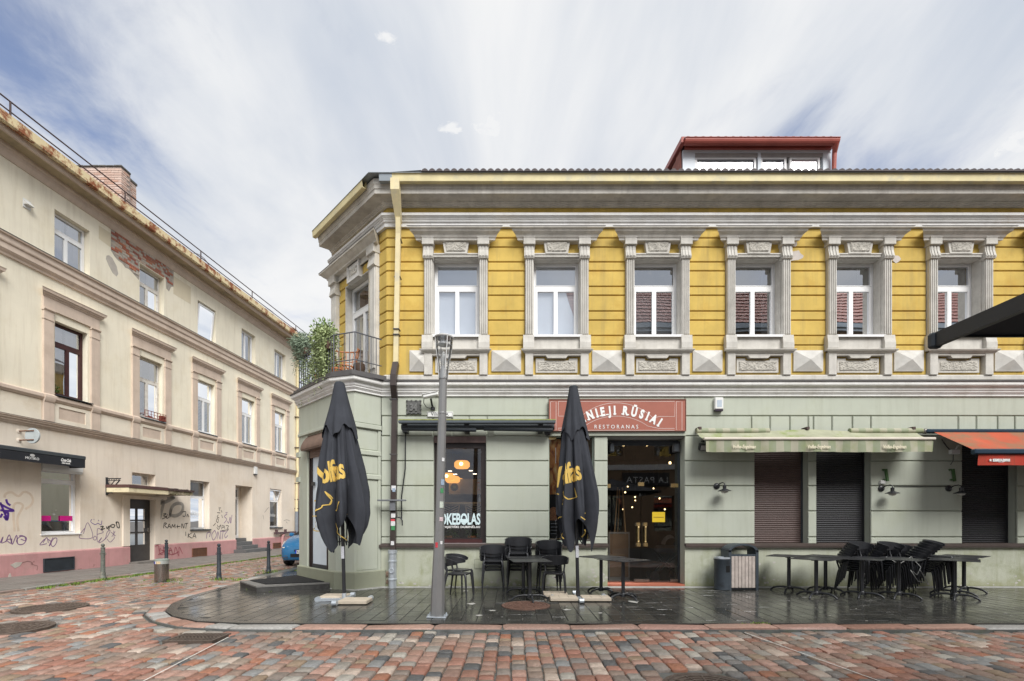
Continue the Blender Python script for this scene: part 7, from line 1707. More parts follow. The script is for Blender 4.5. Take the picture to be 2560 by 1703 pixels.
m = MB(); m.m = Matrix.Rotation(R(25), 4, 'X'); m.cbox(-0.11, 0.10, -0.20, -0.10, -0.10, 0.06, 0.015); m.build('case', black_me, h)
m = MB(); m.m = Matrix.Rotation(R(25), 4, 'X'); m.box(-0.085, 0.075, -0.205, -0.20, -0.08, 0.02); m.build('lens', mat('grey_lens', (0.35, 0.34, 0.33), 0.2), h)
MB().tube([(0, 0, 0.06), (0, -0.10, 0.04)], 0.02, 8).build('bracket', black_me, h)
h = thing('dome_camera', 'round black camera under the right end of the folded awning', 'security camera', (FX(1368), F, FZ(1083)))
MB().ball((0, -0.09, 0), 0.075, 16, 10).build('dome', black_pl, h, smooth=60); MB().lathe([(0.05, 0), (0.05, 0.09)], 12).build('mount', black_pl, h).rotation_euler = (R(90), 0, 0)
for k, u in enumerate((1529, 1689)):
    h = thing('wall_speaker', ('small black loudspeaker in the left top corner of the entrance recess', 'black loudspeaker in the right top corner of the entrance recess')[k], 'loudspeaker', (FX(u, 10.85), 10.87, 3.12), group='loudspeakers over the entrance')
    MB().cbox(-0.05 if k == 0 else -0.08, 0.05 if k == 0 else 0.08, -0.10, 0.0, -0.12, 0.10, 0.015).build('cabinet', black_pl, h); MB().box(-0.04, 0.04, -0.104, -0.101, -0.1, 0.08).build('grille', charcoal, h)
# small shelf and hook fixed on the downpipe, stickers on it
h = thing('pipe_shelf', 'narrow grey shelf and hook clamped on the brown downpipe', 'shelf', (-2.59, 10.49, FZ(1254)))
MB().cbox(-0.32, 0.30, -0.14, -0.06, 0.0, 0.035, 0.006).build('shelf', mat('grey_alu', (0.25, 0.26, 0.28), 0.4, 0.1, metal=0.5), h)
MB().box(-0.06, 0.06, -0.10, -0.055, -0.20, 0.0).build('clamp', mat('grey_alu', (0.25, 0.26, 0.28)), h)
MB().tube([(0.06, -0.06, -0.34), (0.17, -0.08, -0.36), (0.21, -0.08, -0.42), (0.21, -0.08, -0.53)], 0.014, 8).build('hook', black_me, h, smooth=60)
m = [o for o in B.children if o.name.startswith('downpipe') and o.data.materials[0] == brown_pipe][0]
for k, (v, c_) in enumerate(((1220, 'white_sticker'), (1226, 'blue_white'), (1288, 'white_sticker'), (1302, 'red_sticker'), (1310, 'white_sticker'), (1320, 'green_black'), (1358, 'white_sticker'))):
    z = FZ(v, 10.44); w_ = rnd.uniform(0.03, 0.05)
    xx = -2.60 + 0.065*(z-0.8)/3.3
    MB().box(xx-w_+rnd.uniform(-.01, .01), xx+w_, 10.434 - 0.001*k, 10.436, z-rnd.uniform(.03, .06), z+rnd.uniform(.03, .06)).build('sticker', mat(c_, (0.6, 0.6, 0.6)), m)
# awnings -------------------------------------------------------------------------------------------
aw = thing('folded_awning', 'long dark folded awning with moss on top over the shop window', 'awning', (-0.7, F, 3.5), world_parts=True)
gm_ = mat('grey_awning_metal', (0.10, 0.115, 0.13), 0.35, 0.1, 3, metal=0.3)
MB().cbox(-2.42, 0.93, 10.20, 10.30, 3.535, 3.60, 0.015).build('front_bar', gm_, aw)
MB().box(-2.42, 0.93, 10.21, 10.32, 3.602, 3.625).build('moss_strip', mat('moss_on_bar', (0.27, 0.29, 0.10), 0.9, 0.3, 9, 0.5, 50), aw)
for a, b in ((-2.42, -0.72), (-0.66, 0.93)): MB().tube([(a+0.05, 10.38, 3.45), (b-0.05, 10.34, 3.42)], 0.045, 10).build('folding_arm', charcoal, aw, smooth=60)
MB().tube([(-2.40, 10.44, 3.50), (0.92, 10.44, 3.50)], 0.065, 12).build('roller', charcoal, aw, smooth=60)
for x in (-2.32, -0.98, 0.62): MB().box(x-0.05, x+0.05, 10.36, 10.60, 3.38, 3.58).build('wall_bracket', black_me, aw)
MB().tube([(-2.33, 10.5, 3.45), (-2.34, 10.52, 2.6), (-2.42, 10.52, 2.0), (-2.42, 10.52, 1.5)], 0.014, 6).build('crank_cable', black_me, aw)
for x in (-2.62, -0.56+0.1, 0.70): MB().box(x-0.06, x+0.06, 10.575, 10.60, 3.32, 3.44).build('anchor_plate', green, aw)
stripe = bpy.data.materials.new('striped_awning_cloth'); stripe.use_nodes = True
nt = stripe.node_tree; N, L = nt.nodes, nt.links; bb = N['Principled BSDF']; bb.inputs['Roughness'].default_value = 0.85
g_ = N.new('ShaderNodeNewGeometry'); sp = N.new('ShaderNodeSeparateXYZ'); L.new(g_.outputs['Position'], sp.inputs[0])
mm_ = N.new('ShaderNodeMath'); mm_.operation = 'PINGPONG'; mm_.inputs[1].default_value = 0.155; L.new(sp.outputs[0], mm_.inputs[0])
st_ = N.new('ShaderNodeMath'); st_.operation = 'GREATER_THAN'; st_.inputs[1].default_value = 0.0775; L.new(mm_.outputs[0], st_.inputs[0])
mx1 = N.new('ShaderNodeMix'); mx1.data_type = 'RGBA'; L.new(st_.outputs[0], mx1.inputs[0]); mx1.inputs[6].default_value = (0.37, 0.355, 0.27, 1); mx1.inputs[7].default_value = (0.26, 0.285, 0.195, 1)
ns = N.new('ShaderNodeTexNoise'); ns.inputs['Scale'].default_value = 3.5; ns.inputs['Detail'].default_value = 6; L.new(g_.outputs['Position'], ns.inputs['Vector'])
rg_ = N.new('ShaderNodeMapRange'); L.new(ns.outputs[0], rg_.inputs[0]); rg_.inputs[1].default_value = 0.45; rg_.inputs[2].default_value = 0.72; rg_.inputs[4].default_value = 0.5
mx2 = N.new('ShaderNodeMix'); mx2.data_type = 'RGBA'; L.new(rg_.outputs[0], mx2.inputs[0]); L.new(mx1.outputs[2], mx2.inputs[6]); mx2.inputs[7].default_value = (0.20, 0.24, 0.07, 1)
L.new(mx2.outputs[2], bb.inputs['Base Color'])
aw = thing('green_awning', 'half open striped green awning with pale front bar over the brown and black shutters', 'awning', (6.4, F, 3.2), world_parts=True)
MB().tube([(4.02, 10.46, 3.42), (5.6, 10.46, 3.42)], 0.058, 12).build('rolled_cloth', stripe, aw, smooth=60)
MB().tube([(7.35, 10.46, 3.42), (8.93, 10.46, 3.42)], 0.058, 12).build('rolled_cloth', stripe, aw, smooth=60)
m = MB(); nx_, ny_ = 60, 6; vs = []
for j in range(ny_+1):
    t = j/ny_
    for i in range(nx_+1):
        x = 4.02 + 4.78*i/nx_; b = max(0, 1 - abs(x-6.45)/1.2)
        vs.append((x, 10.47 - 0.47*t, 3.40 + 0.06*b*(1-t) - (0.40-0.17*(1-0))*t*0.98 - 0.05*math.sin(math.pi*t)*(1-b*0.4) + 0.008*math.sin(x*5)*math.sin(math.pi*t)))
m.add(vs, [(j*(nx_+1)+i, j*(nx_+1)+i+1, (j+1)*(nx_+1)+i+1, (j+1)*(nx_+1)+i) for j in range(ny_) for i in range(nx_)])
m.build('cloth', mat('mossy_awning_top', (0.33, 0.335, 0.235), 0.9, 0.15, 3, stain=(0.18, 0.24, 0.05), sa=0.8, ss=2.5), aw, smooth=40, recalc=False)
MB().cbox(3.99, 8.82, 9.97, 10.03, 3.145, 3.20, 0.012).build('front_bar', mat('cream_bar', (0.62, 0.56, 0.48), 0.5, 0.08, 4), aw)
m = MB(); nx_ = 90; vs = []
for j in range(4):
    for i in range(nx_+1):
        x = 4.04 + 4.74*i/nx_; vs.append((x, 10.0 - 0.006*math.sin(x*7)*j - 0.004*j*math.sin(x*19), 3.145 - 0.083*j + (0.006*math.sin(x*2.3) if j == 3 else 0)))
m.add(vs, [(j*(nx_+1)+i, j*(nx_+1)+i+1, (j+1)*(nx_+1)+i+1, (j+1)*(nx_+1)+i) for j in range(3) for i in range(nx_)])
va = m.build('valance', stripe, aw, smooth=60, recalc=False)
for u in (1861, 2048, 2237): MB().text('Volfas-Engelman', FX(u, 9.97), FZ(1121, 9.97), 0.105, 9.968, 0.002, 0.003, 0.2, 0.70).build('lettering', mat('cream_print', (0.72, 0.66, 0.50), 0.7, 0.1, 20), va)
for x in (4.08, 6.42, 8.72): MB().box(x-0.03, x+0.03, 10.40, 10.60, 3.44, 3.50).build('wall_bracket', iron, aw)
for x in (4.6, 8.2): MB().bar((x, 10.45, 3.24), (x+0.5 if x < 6 else x-0.5, 10.1, 3.10), 0.05, 0.05).build('folding_arm', mat('cream_bar', (0.62, 0.56, 0.48)), aw)
aw = thing('red_awning', 'open red awning with dark blue frame at the right edge', 'awning', (12, F, 3.2), world_parts=True)
navy = mat('navy_metal', (0.03, 0.055, 0.085), 0.35, 0.1, 3, metal=0.3)
redc = mat('faded_red_cloth', (0.42, 0.085, 0.04), 0.85, 0.15, 1.2, stain=(0.20, 0.135, 0.075), sa=0.95, ss=1.7, s0=0.42, s1=0.62)
redv = mat('dirty_red_valance', (0.40, 0.040, 0.022), 0.85, 0.12, 3, streak=(0.12, 0.06, 0.03), ka=0.95)
MB().cbox(8.98, 15.4, 10.38, 10.55, 3.37, 3.45, 0.02).build('cassette', navy, aw)
MB().ball((9.0, 10.46, 3.41), 0.06, 12, 8).build('end_cap', steel, aw, smooth=60)
m = MB(); nx_, ny_ = 40, 10; vs = []
for j in range(ny_+1):
    t = j/ny_
    for i in range(nx_+1):
        x = 9.14 + 6.0*i/nx_; vs.append((x, 10.42 - 0.94*t, 3.395 - 0.54*t - 0.06*math.sin(math.pi*t)*(0.5+0.5*math.sin(x*1.3)) * min(1, i/6)))
m.add(vs, [(j*(nx_+1)+i, j*(nx_+1)+i+1, (j+1)*(nx_+1)+i+1, (j+1)*(nx_+1)+i) for j in range(ny_) for i in range(nx_)])
m.build('cloth', redc, aw, smooth=60, recalc=False)
MB().cbox(9.10, 15.3, 9.42, 9.54, 2.775, 2.88, 0.02).build('front_bar', navy, aw)
m = MB(); nx_ = 50; vs = []
for j in range(3):
    for i in range(nx_+1):
        x = 9.20 + 5.9*i/nx_; vs.append((x, 9.47 - 0.008*j*math.sin(x*6), 2.775 - 0.108*j))
m.add(vs, [(j*(nx_+1)+i, j*(nx_+1)+i+1, (j+1)*(nx_+1)+i+1, (j+1)*(nx_+1)+i) for j in range(2) for i in range(nx_)])
va = m.build('valance', redv, aw, smooth=60, recalc=False)
g = MB(); g.text('ESTRELLA DAMM', 9.47, 2.635, 0.062, 9.452, 0.002, 0.007, 0, 0.74, 'LEFT', space=0.95)
st_c = (9.425, 2.657)
g.build('lettering', white_print, va); g = MB(); g.plate([(st_c[0] + (0.033 if k % 2 == 0 else 0.014)*math.sin(k*math.pi/5), st_c[1] + (0.033 if k % 2 == 0 else 0.014)*math.cos(k*math.pi/5)) for k in range(10)], 9.452, 9.454)
g.build('star_emblem', white_print, va); MB().text('BARCELONA', 9.63, 2.612, 0.018, 9.452, 0.002).build('lettering', white_print, va)
for x in (10.4, 14.0): MB().bar((x, 10.4, 3.2), (x-0.6, 9.6, 2.80), 0.05, 0.05).build('folding_arm', navy, aw)
aw = thing('black_awning', 'black awning with white brand lettering on the cream building at the left edge', 'awning', (LX, LY, 0.0), LA)
MB().cbox(-5.0, 1.80, -0.52, -0.02, 3.22, 3.335, 0.02).build('cassette', mat('anthracite', (0.05, 0.058, 0.065), 0.4, 0.1, 3), aw)
va = MB().box(-4.98, 1.76, -0.52, -0.50, 2.99, 3.22).box(1.74, 1.76, -0.50, -0.02, 2.99, 3.22).build('valance', mat('black_cloth', (0.016, 0.018, 0.023), 0.75, 0.15, 4), aw)
def at_aw(u): return lt(u, 0.5) - 0.5*LS_
for u in (41, 209): 
    MB().text('Coca‑Cola', at_aw(u), 3.105, 0.12, -0.524, 0.002, 0.004, 0.35, 0.62, space=0.85).build('lettering', white_print, va)
    MB().text('ZERO SUGAR', at_aw(u)+0.0, 3.045, 0.045, -0.524, 0.002, 0.0025, 0, 0.85).build('lettering', white_print, va)
MB().text('MOTIKO', at_aw(131), 3.055, 0.095, -0.524, 0.002, 0.0, 0, 0.9, space=1.05).build('lettering', white_print, va)
MB().lathe([(0.0, 0.0), (0.05, 0.0)], 16).build('emblem', white_print, va, recalc=False).matrix_local = Matrix.Translation((at_aw(131), -0.526, 3.165)) @ Matrix.Rotation(R(90), 4, 'X') @ Matrix.Diagonal((1.3, 0.7, 1, 1))
# projecting round sign seen edge-on from behind, iron bracket
t_ = lt(50, 0.0)
rs = thing('round_sign', 'round grey projecting sign on two rusty arms above the black awning', 'sign', (LX + LK*t_/LS_, LY + t_/LS_, FZ(1090, LY + t_)), LA)
m = MB(); m.m = Matrix.Translation((0, -0.36, 0)) @ Matrix.Rotation(R(90), 4, 'Y'); m.lathe([(0.0, -0.02), (0.20, -0.02), (0.205, 0.0), (0.20, 0.02), (0.0, 0.02)], 28); m.build('disc', mat('grey_sign_back', (0.42, 0.46, 0.47), 0.5, 0.12, 6), rs, smooth=40)
for z in (-0.12, 0.12):
    MB().tube([(-0.03, 0, z), (-0.03, -0.42, z+0.01)], 0.016, 8).build('arm', rust, rs); MB().lathe([(0.06, 0), (0.06, 0.01), (0.03, 0.02)], 14).build('wall_rose', mat('peach_stucco', (0.73, 0.645, 0.53)), rs).matrix_local = Matrix.Translation((-0.03, 0, z)) @ Matrix.Rotation(R(90), 4, 'X')
t_ = lt(266, 0.0)
br = thing('iron_bracket', 'black wrought iron wall bracket left of the door canopy', 'bracket', (LX + LK*t_/LS_, LY + t_/LS_, 2.55), LA)
bk = MB().box(-0.03, 0.03, -0.03, 0.0, -0.28, 0.28).bar((0, -0.02, 0.24), (0, -0.48, 0.24), 0.03, 0.03).bar((0, -0.02, 0.18), (0, -0.46, 0.18), 0.02, 0.02).bar((0, -0.46, 0.20), (0, -0.06, -0.24), 0.025, 0.025).bar((0, -0.30, 0.2), (0, -0.02, -0.12), 0.018, 0.018).bar((0, -0.02, 0.16), (0, -0.18, -0.10), 0.018, 0.018).bar((0, -0.02, -0.2), (0, -0.2, -0.2), 0.02, 0.05)
for k in range(5): bk.bar((0, -0.08-0.08*k, 0.18), (0, -0.12-0.08*k, 0.24), 0.012, 0.012)
bk.build('scrollwork', black_me, br)
# wall lamps
def wall_lamp(u, v, lab, first=[]):
    if first: o = copy_tree(first[0])
    else:
        o = thing('wall_lamp', lab, 'wall lamp', group='black enamel wall lamps')
        m = MB(); m.m = Matrix.Rotation(R(90), 4, 'X'); m.lathe([(0.068, 0), (0.068, 0.02), (0.05, 0.035), (0, 0.036)], 18, (-0.06, 0.07, 0)); m.build('wall_rose', black_me, o, smooth=40)
        MB().tube([(-0.06, -0.03, 0.07), (-0.03, -0.10, 0.12), (0.0, -0.18, 0.135), (0.02, -0.22, 0.11), (0.02, -0.22, 0.06)], 0.012, 8).build('arm', black_me, o, smooth=60)
        MB().lathe([(0.030, 0.075), (0.036, 0.07), (0.036, 0.0), (0.055, -0.01), (0.135, -0.045), (0.137, -0.052), (0.05, -0.03)], 24, (0.02, -0.22, 0)).build('shade', black_me, o, smooth=35)
        MB().lathe([(0.075, -0.042), (0.076, -0.06), (0.055, -0.088), (0.0, -0.105)], 20, (0.02, -0.22, 0)).build('globe', mat('frosted_globe', (0.50, 0.48, 0.45), 0.3, 0.05), o, smooth=60)
        first.append(o)
    o['label'] = lab; o.location = (FX(u, 10.5), F, FZ(v, 10.4)); return o
wall_lamp(1803, 1222, 'black wall lamp left of the brown roller shutter')
wall_lamp(2218, 1228, 'black wall lamp below the green bracket with a small white junction box')
wall_lamp(2388, 1228, 'black wall lamp beside the black shutter under the red awning')
for k, u in enumerate((2210, 2377)):
    o = thing('green_bracket', ('green upright metal bracket above the middle wall lamp', 'green upright metal bracket beside the rightmost black shutter')[k], 'bracket', (FX(u), F, FZ(1188)), group='green metal brackets')
    MB().bar((0.0, -0.05, 0.13), (0.03, -0.06, -0.14), 0.045, 0.04).box(-0.05, 0.02, -0.06, 0.0, 0.10, 0.13).box(-0.03, 0.03, -0.06, 0.0, -0.12, -0.09).build('upright', mat('leaf_green_paint', (0.055, 0.12, 0.04), 0.5, 0.15, 6), o)
o = thing('junction_box', 'small pale junction box above the middle wall lamp', 'junction box', (FX(2204), F, FZ(1206)))
MB().cbox(-0.055, 0.055, -0.05, 0, -0.035, 0.04, 0.006).build('case', box_white, o)
o = thing('junction_box', 'white junction box with a cable under the red awning', 'junction box', (FX(2381), F, FZ(1131)))
MB().cbox(-0.10, 0.10, -0.09, 0, -0.05, 0.05, 0.012).build('case', box_white, o); MB().tube([(0.03, -0.04, 0.05), (0.05, -0.06, 0.12), (0.10, -0.04, 0.14)], 0.014, 6).build('conduit', box_white, o)
MB().tube([(-0.08, -0.03, 0.05), (-0.15, -0.03, 0.12), (-0.26, -0.03, 0.28)], 0.010, 6).tube([(0.0, -0.02, -0.05), (0.0, -0.02, -0.18), (-0.06, -0.02, -0.28)], 0.006, 5).build('cable', black_me, o)
tag(MB().tube([(FX(2235), F-0.012, FZ(1216)), (FX(2300), F-0.012, FZ(1217)), (FX(2372), F-0.012, FZ(1216.5))], 0.008, 5).build('cable', black_me), 'thin black cable along the wall between the two right wall lamps', 'cable')
o = thing('access_panel', 'small green access flap in the plinth by the chairs', 'access flap', (FX(1200), F, FZ(1410)))
MB().box(-0.115, 0.115, -0.016, -0.006, -0.10, 0.10).build('flap', green_base, o); MB().box(-0.12, 0.12, -0.010, -0.005, -0.105, 0.105).build('joint', charcoal, o)
# poster in the display window: printed sheet in a gold rule
pz0, pz1 = 1.05, 3.29; px0, px1 = 0.83, 1.70
po = thing('menu_poster', 'tall poster of a warmly lit interior over a black menu in the display window', 'poster', ((px0+px1)/2, F+0.19, pz0), world_parts=True)
wm = bpy.data.materials.new('warm_photo_print'); wm.use_nodes = True
nt = wm.node_tree; N, L = nt.nodes, nt.links; bb = N['Principled BSDF']; bb.inputs['Roughness'].default_value = 0.5
g_ = N.new('ShaderNodeNewGeometry'); mp_ = N.new('ShaderNodeMapping'); mp_.inputs['Scale'].default_value = (4.5, 1, 2.0); L.new(g_.outputs['Position'], mp_.inputs[0])
vz_ = N.new('ShaderNodeTexNoise'); vz_.inputs['Scale'].default_value = 1.6; vz_.inputs['Detail'].default_value = 7; vz_.inputs['Distortion'].default_value = 1.2; L.new(mp_.outputs[0], vz_.inputs['Vector'])
cr_ = N.new('ShaderNodeValToRGB'); E_ = cr_.color_ramp.elements
E_[0].position, E_[0].color = 0.30, (0.10, 0.028, 0.010, 1); E_[1].position, E_[1].color = 0.75, (0.80, 0.62, 0.34, 1)
for p_, c_ in ((0.42, (0.36, 0.12, 0.03, 1)), (0.52, (0.55, 0.25, 0.07, 1)), (0.62, (0.62, 0.42, 0.18, 1))): e_ = E_.new(p_); e_.color = c_
L.new(vz_.outputs[0], cr_.inputs[0]); L.new(cr_.outputs[0], bb.inputs['Base Color'])
zs_ = pz0 + 1.0
MB().box(px0, px1, 10.775, 10.785, zs_, pz1).build('photo_print', wm, po)
MB().box(px0, px1, 10.775, 10.785, pz0, zs_-0.002).build('menu_print', black_print, po)
m = MB()
for a, b, c, d in ((px0, px1, pz0, pz0+.012), (px0, px0+.012, pz0+.012, pz1), (px1-.012, px1, pz0+.012, pz1)): m.box(a, b, 10.771, 10.775, c, d)
m.build('gold_rule', gold_print, po)
for k, xx in enumerate((0.93, 1.25, 1.52)):
    MB().plate([(xx-0.10, pz0+0.42), (xx+0.10, pz0+0.42), (xx+0.10, pz0+0.62)] + [(xx+0.10*math.cos(a), pz0+0.62+0.10*math.sin(a)) for a in (0.5, 1.0, 1.57, 2.1, 2.6)] + [(xx-0.10, pz0+0.62)], 10.771, 10.775).build('dish_picture', mat('dish_print', (0.42, 0.20, 0.10), 0.5, 0.6, 30), po)
m = MB()
for r in range(4):
    for k, xx in enumerate((0.87, 1.18, 1.45)): m.box(xx, xx+rnd.uniform(.12, .2), 10.771, 10.775, pz0+0.34-0.075*r, pz0+0.352-0.075*r)
m.build('menu_lines', mat('menu_ink', (0.45, 0.50, 0.55), 0.5), po, kind='stuff')
for xx, z0_, z1_ in ((0.98, 2.75, 3.1), (1.12, 2.7, 2.95), (1.60, 2.72, 3.05)): MB().box(xx-0.01, xx+0.01, 10.770, 10.774, z0_, z1_).build('candle_picture', white_print, po)
# ================================================================== things behind the panes
glow = emit('pendant_glow', (1.0, 0.42, 0.08), 0.42); warm = emit('warm_bulb', (1.0, 0.72, 0.35), 2.2); led = emit('ceiling_led', (1.0, 0.85, 0.65), 1.6)
def pendant(u, v, Y, lab, r=0.20):
    x, z = FX(u, Y), FZ(v, Y)
    o = thing('pendant_lamp', lab, 'pendant lamp', (x, Y, z), group='woven pendant lamps in the shop')
    MB().lathe([(0.05, 0.10), (r*0.75, 0.10), (r, 0.05), (r, -0.05), (r*0.75, -0.10), (0.06, -0.10)], 20).build('shade', glow, o, smooth=40, recalc=False)
    b_ = MB().ball((0, -r-0.01, 0), 0.045, 10, 6).build('bulb', warm, o, smooth=60); b_.location = (0, 0, 0)
    MB().tube([(0, 0, 0.10), (0, 0, 3.62-z)], 0.006, 5).build('cord', black_me, o)
pendant(1155, 1162, 12.4, 'glowing woven pendant lamp hanging alone in the upper shop window')
pendant(1119, 1192, 14.0, 'glowing woven pendant lamp at the left, next to the lamp post', 0.22)
pendant(1132, 1199, 14.6, 'glowing woven pendant lamp in the middle of the low cluster', 0.22)
pendant(1143, 1204, 15.2, 'glowing woven pendant lamp, smallest and rightmost of the low cluster', 0.20)
for k, (u, v) in enumerate(((1125, 1178), (1138, 1186), (1177, 1177), (1187, 1185))):
    o = thing('ceiling_light', ('short ceiling light strip at the left of the shop ceiling', 'short ceiling light strip below the left one in the shop', 'short ceiling light strip at the right of the shop ceiling', 'short ceiling light strip nearest the right window frame')[k], 'ceiling light', (FX(u, 13.6), 13.6, FZ(v, 13.6)), group='ceiling lights in the shop')
    MB().box(-0.05, 0.05, -0.02, 0.02, -0.008, 0.008).build('diffuser', led, o); MB().tube([(0, 0, 0.01), (0, 0, 3.6-FZ(v, 13.6))], 0.004, 4).build('wire', black_me, o)
o = thing('menu_board', 'pale lit menu board on the back wall of the shop', 'menu board', (FX(1172, 14.9), 14.9, FZ(1217, 14.9)))
MB().box(-0.50, 0.55, 0, 0.03, -0.24, 0.24).build('board', mat('pale_board', (0.55, 0.58, 0.60), 0.6, 0.08, 4), o)
MB().box(0.19, 0.20, -0.004, 0, -0.22, 0.22).build('divider', charcoal, o)
for k, (a, b) in enumerate(((0.27, 0.10), (0.27, -0.12), (0.46, 0.10), (0.46, -0.12))): MB().box(a, a+0.07, -0.004, 0, b, b+0.06).build('dish_picture', terracotta, o)
o = thing('round_logo_board', 'small pale board with a dark round logo, left in the shop', 'sign', (FX(1136, 14.7), 14.7, FZ(1218, 14.7)))
MB().box(-0.17, 0.17, 0, 0.02, -0.22, 0.20).build('board', mat('pale_board', (0.55, 0.58, 0.6)), o)
m = MB(); m.m = Matrix.Rotation(R(90), 4, 'X'); m.lathe([(0.0, 0.004), (0.12, 0.004), (0.12, 0.0)], 20); m.build('emblem', charcoal, o)
m = MB(); m.m = Matrix.Rotation(R(90), 4, 'X'); m.lathe([(0.0, 0.008), (0.05, 0.008), (0.05, 0.004)], 14); m.build('emblem_centre', leaf_g, o)
o = thing('shop_counter', 'grey serving counter in the back of the shop', 'counter', (FX(1160, 14), 14.0, 0))
MB().box(-1.0, 1.6, 0, 0.6, 0.05, 1.62).build('front', mat('grey_counter', (0.20, 0.19, 0.18), 0.6, 0.1), o); MB().box(-1.05, 1.65, -0.05, 0.62, 1.62, 1.68).build('top', mat('pale_top', (0.42, 0.41, 0.39), 0.5), o)
o = thing('window_bar', 'long light wood bar table just behind the shop window', 'bar table', (FX(1150, 11.6), 11.6, 0))
MB().cbox(-0.95, 0.95, -0.2, 0.2, FZ(1261, 11.6), FZ(1256, 11.6), 0.005).build('top', wood_light, o)
for a in (-0.9, 0.9): MB().box(a-0.03, a+0.03, -0.03, 0.03, 0, FZ(1261, 11.6)).build('leg', wood_light, o)
for k, u in enumerate((1127, 1185)):
    o = thing('bar_stool', ('slatted wooden bar stool at the left behind the shop window', 'slatted wooden bar stool at the right behind the shop window')[k], 'bar stool', (FX(u, 12.2), 12.2, 0), group='slatted bar stools in the shop')
    zt, zb = FZ(1262, 12.2), FZ(1292, 12.2)
    bs_ = MB().bar((-0.22, 0, zt), (-0.17, 0, zb), 0.03, 0.03).bar((0.22, 0, zt), (0.17, 0, zb), 0.03, 0.03).bar((-0.22, 0, zt), (0.22, 0, zt), 0.03, 0.03).build('back_frame', wood_light, o)
    for i in range(5):
        for s_ in (-1, 1): MB().bar((s_*0.01, 0, zt-0.03-0.06*i), (s_*0.19, 0, zt+0.05-0.06*i), 0.014, 0.02).build('slat', wood_light, bs_)
    MB().box(-0.20, 0.20, -0.2, 0.2, zb-0.05, zb).build('seat', wood_light, o)
    for a in (-0.18, 0.18):
        for b in (-0.17, 0.17): MB().box(a-0.017, a+0.017, b-0.017, b+0.017, 0, zb-0.05).build('leg', wood_dark, o)
o = thing('sauce_bottle', 'small white sauce bottle on the wooden bar by the window', 'bottle', (FX(1199, 11.55), 11.55, FZ(1256, 11.55)))
MB().lathe([(0.025, 0), (0.027, 0.01), (0.027, 0.09), (0.012, 0.12), (0.010, 0.14)], 12).build('body', box_white, o, smooth=40); MB().lathe([(0.010, 0.14), (0.004, 0.18), (0, 0.18)], 8).build('nozzle', box_white, o)
def leaves(mb, c, rad, n, s, droop=0.0, narrow=0.45):
    for _ in range(n):
        d = Vector((rnd.gauss(0, 1), rnd.gauss(0, 1), rnd.gauss(0, 1))).normalized() * rnd.random() ** 0.45
        p = Vector(c) + Vector((d.x*rad[0], d.y*rad[1], d.z*rad[2]))
        t = (d + Vector((rnd.uniform(-.6, .6), rnd.uniform(-.6, .6), rnd.uniform(-.6, .6) - droop))).normalized()
        b = t.cross(Vector((rnd.uniform(-1, 1), rnd.uniform(-1, 1), rnd.uniform(-1, 1)))).normalized()
        l = s * rnd.uniform(0.6, 1.3); w = l * narrow
        mb.add([p, p + t*l*0.5 + b*w*0.5, p + t*l, p + t*l*0.5 - b*w*0.5], [(0, 1, 2, 3)])
for k, (u, r_) in enumerate(((1122, 0.24), (1180, 0.16))):
    o = thing('potted_plant', ('bushy fern in a terracotta pot behind the shop window, left', 'small leafy plant in a round terracotta pot behind the shop window, right')[k], 'potted plant', (FX(u, 10.98), 10.98, 0.97), group='potted plants in the shop window')
    MB().lathe([(0.065, 0), (0.10, 0.05), (0.105, 0.11), (0.09, 0.15), (0.08, 0.15)], 20).build('pot', terracotta, o, smooth=40)
    m = MB(); leaves(m, (0, 0, 0.20), (r_*0.8, 0.12, 0.12), 260 if k == 0 else 120, 0.10, 0.5, 0.16); m.build('foliage', leaf_g, o, recalc=False)
# hall behind the restaurant door
spots = sorted(((rnd.uniform(2.2, 4.6), rnd.uniform(12.2, 16.0), rnd.uniform(1.75, 2.7)) for _ in range(15)), key=lambda p: p[0]/p[1])
ORD = 'leftmost second third fourth fifth sixth seventh eighth ninth tenth eleventh twelfth thirteenth fourteenth rightmost'.split()
for k, (x, y, z) in enumerate(spots):
    o = thing('hanging_bulb', 'tiny warm bulb in the dark hall, %s behind the glass door' % (ORD[k] + (' from the left' if 0 < k < 14 else '')), 'light bulb', (x, y, z), group='warm bulbs behind the restaurant door')
    MB().ball((0, 0, 0), 0.022, 8, 5).build('bulb', warm, o); MB().tube([(0, 0, 0.02), (0, 0, 3.58-z)], 0.003, 4).build('wire', black_me, o)
for k, (u, v) in enumerate(((1559, 1115), (1618, 1115), (1675, 1160))):
    z = FZ(v, 11.6)
    o = thing('ceiling_spot', ('left small spotlight behind the entrance fanlight', 'middle small spotlight behind the entrance fanlight', 'lower right small spotlight behind the entrance fanlight')[k], 'spotlight', (FX(u, 11.6), 11.6, z), group='spotlights behind the fanlight')
    MB().lathe([(0.028, 0), (0.028, 0.05), (0, 0.05)], 10).build('lamp', warm, o); MB().tube([(0, 0, 0.05), (0, 0, 3.58-z)], 0.005, 5).build('stem', black_me, o)
o = thing('menu_stand', 'brown menu stand with a pale frame behind the left of the glass door', 'menu stand', (FX(1548, 11.5), 11.5, 0.02))
MB().box(-0.22, 0.22, 0, 0.04, 0.10, 1.12).build('panel', mat('brown_panel', (0.16, 0.10, 0.06), 0.6, 0.15, 3), o)
MB().bar((-0.24, 0.02, 0.08), (-0.24, 0.02, 1.15), 0.03, 0.03).bar((0.24, 0.02, 0.08), (0.24, 0.02, 1.15), 0.03, 0.03).box(-0.25, 0.25, 0.0, 0.04, 1.13, 1.17).box(-0.25, 0.25, 0.0, 0.04, 0.0, 0.09).build('frame', mat('grey_frame', (0.18, 0.17, 0.16), 0.5), o)
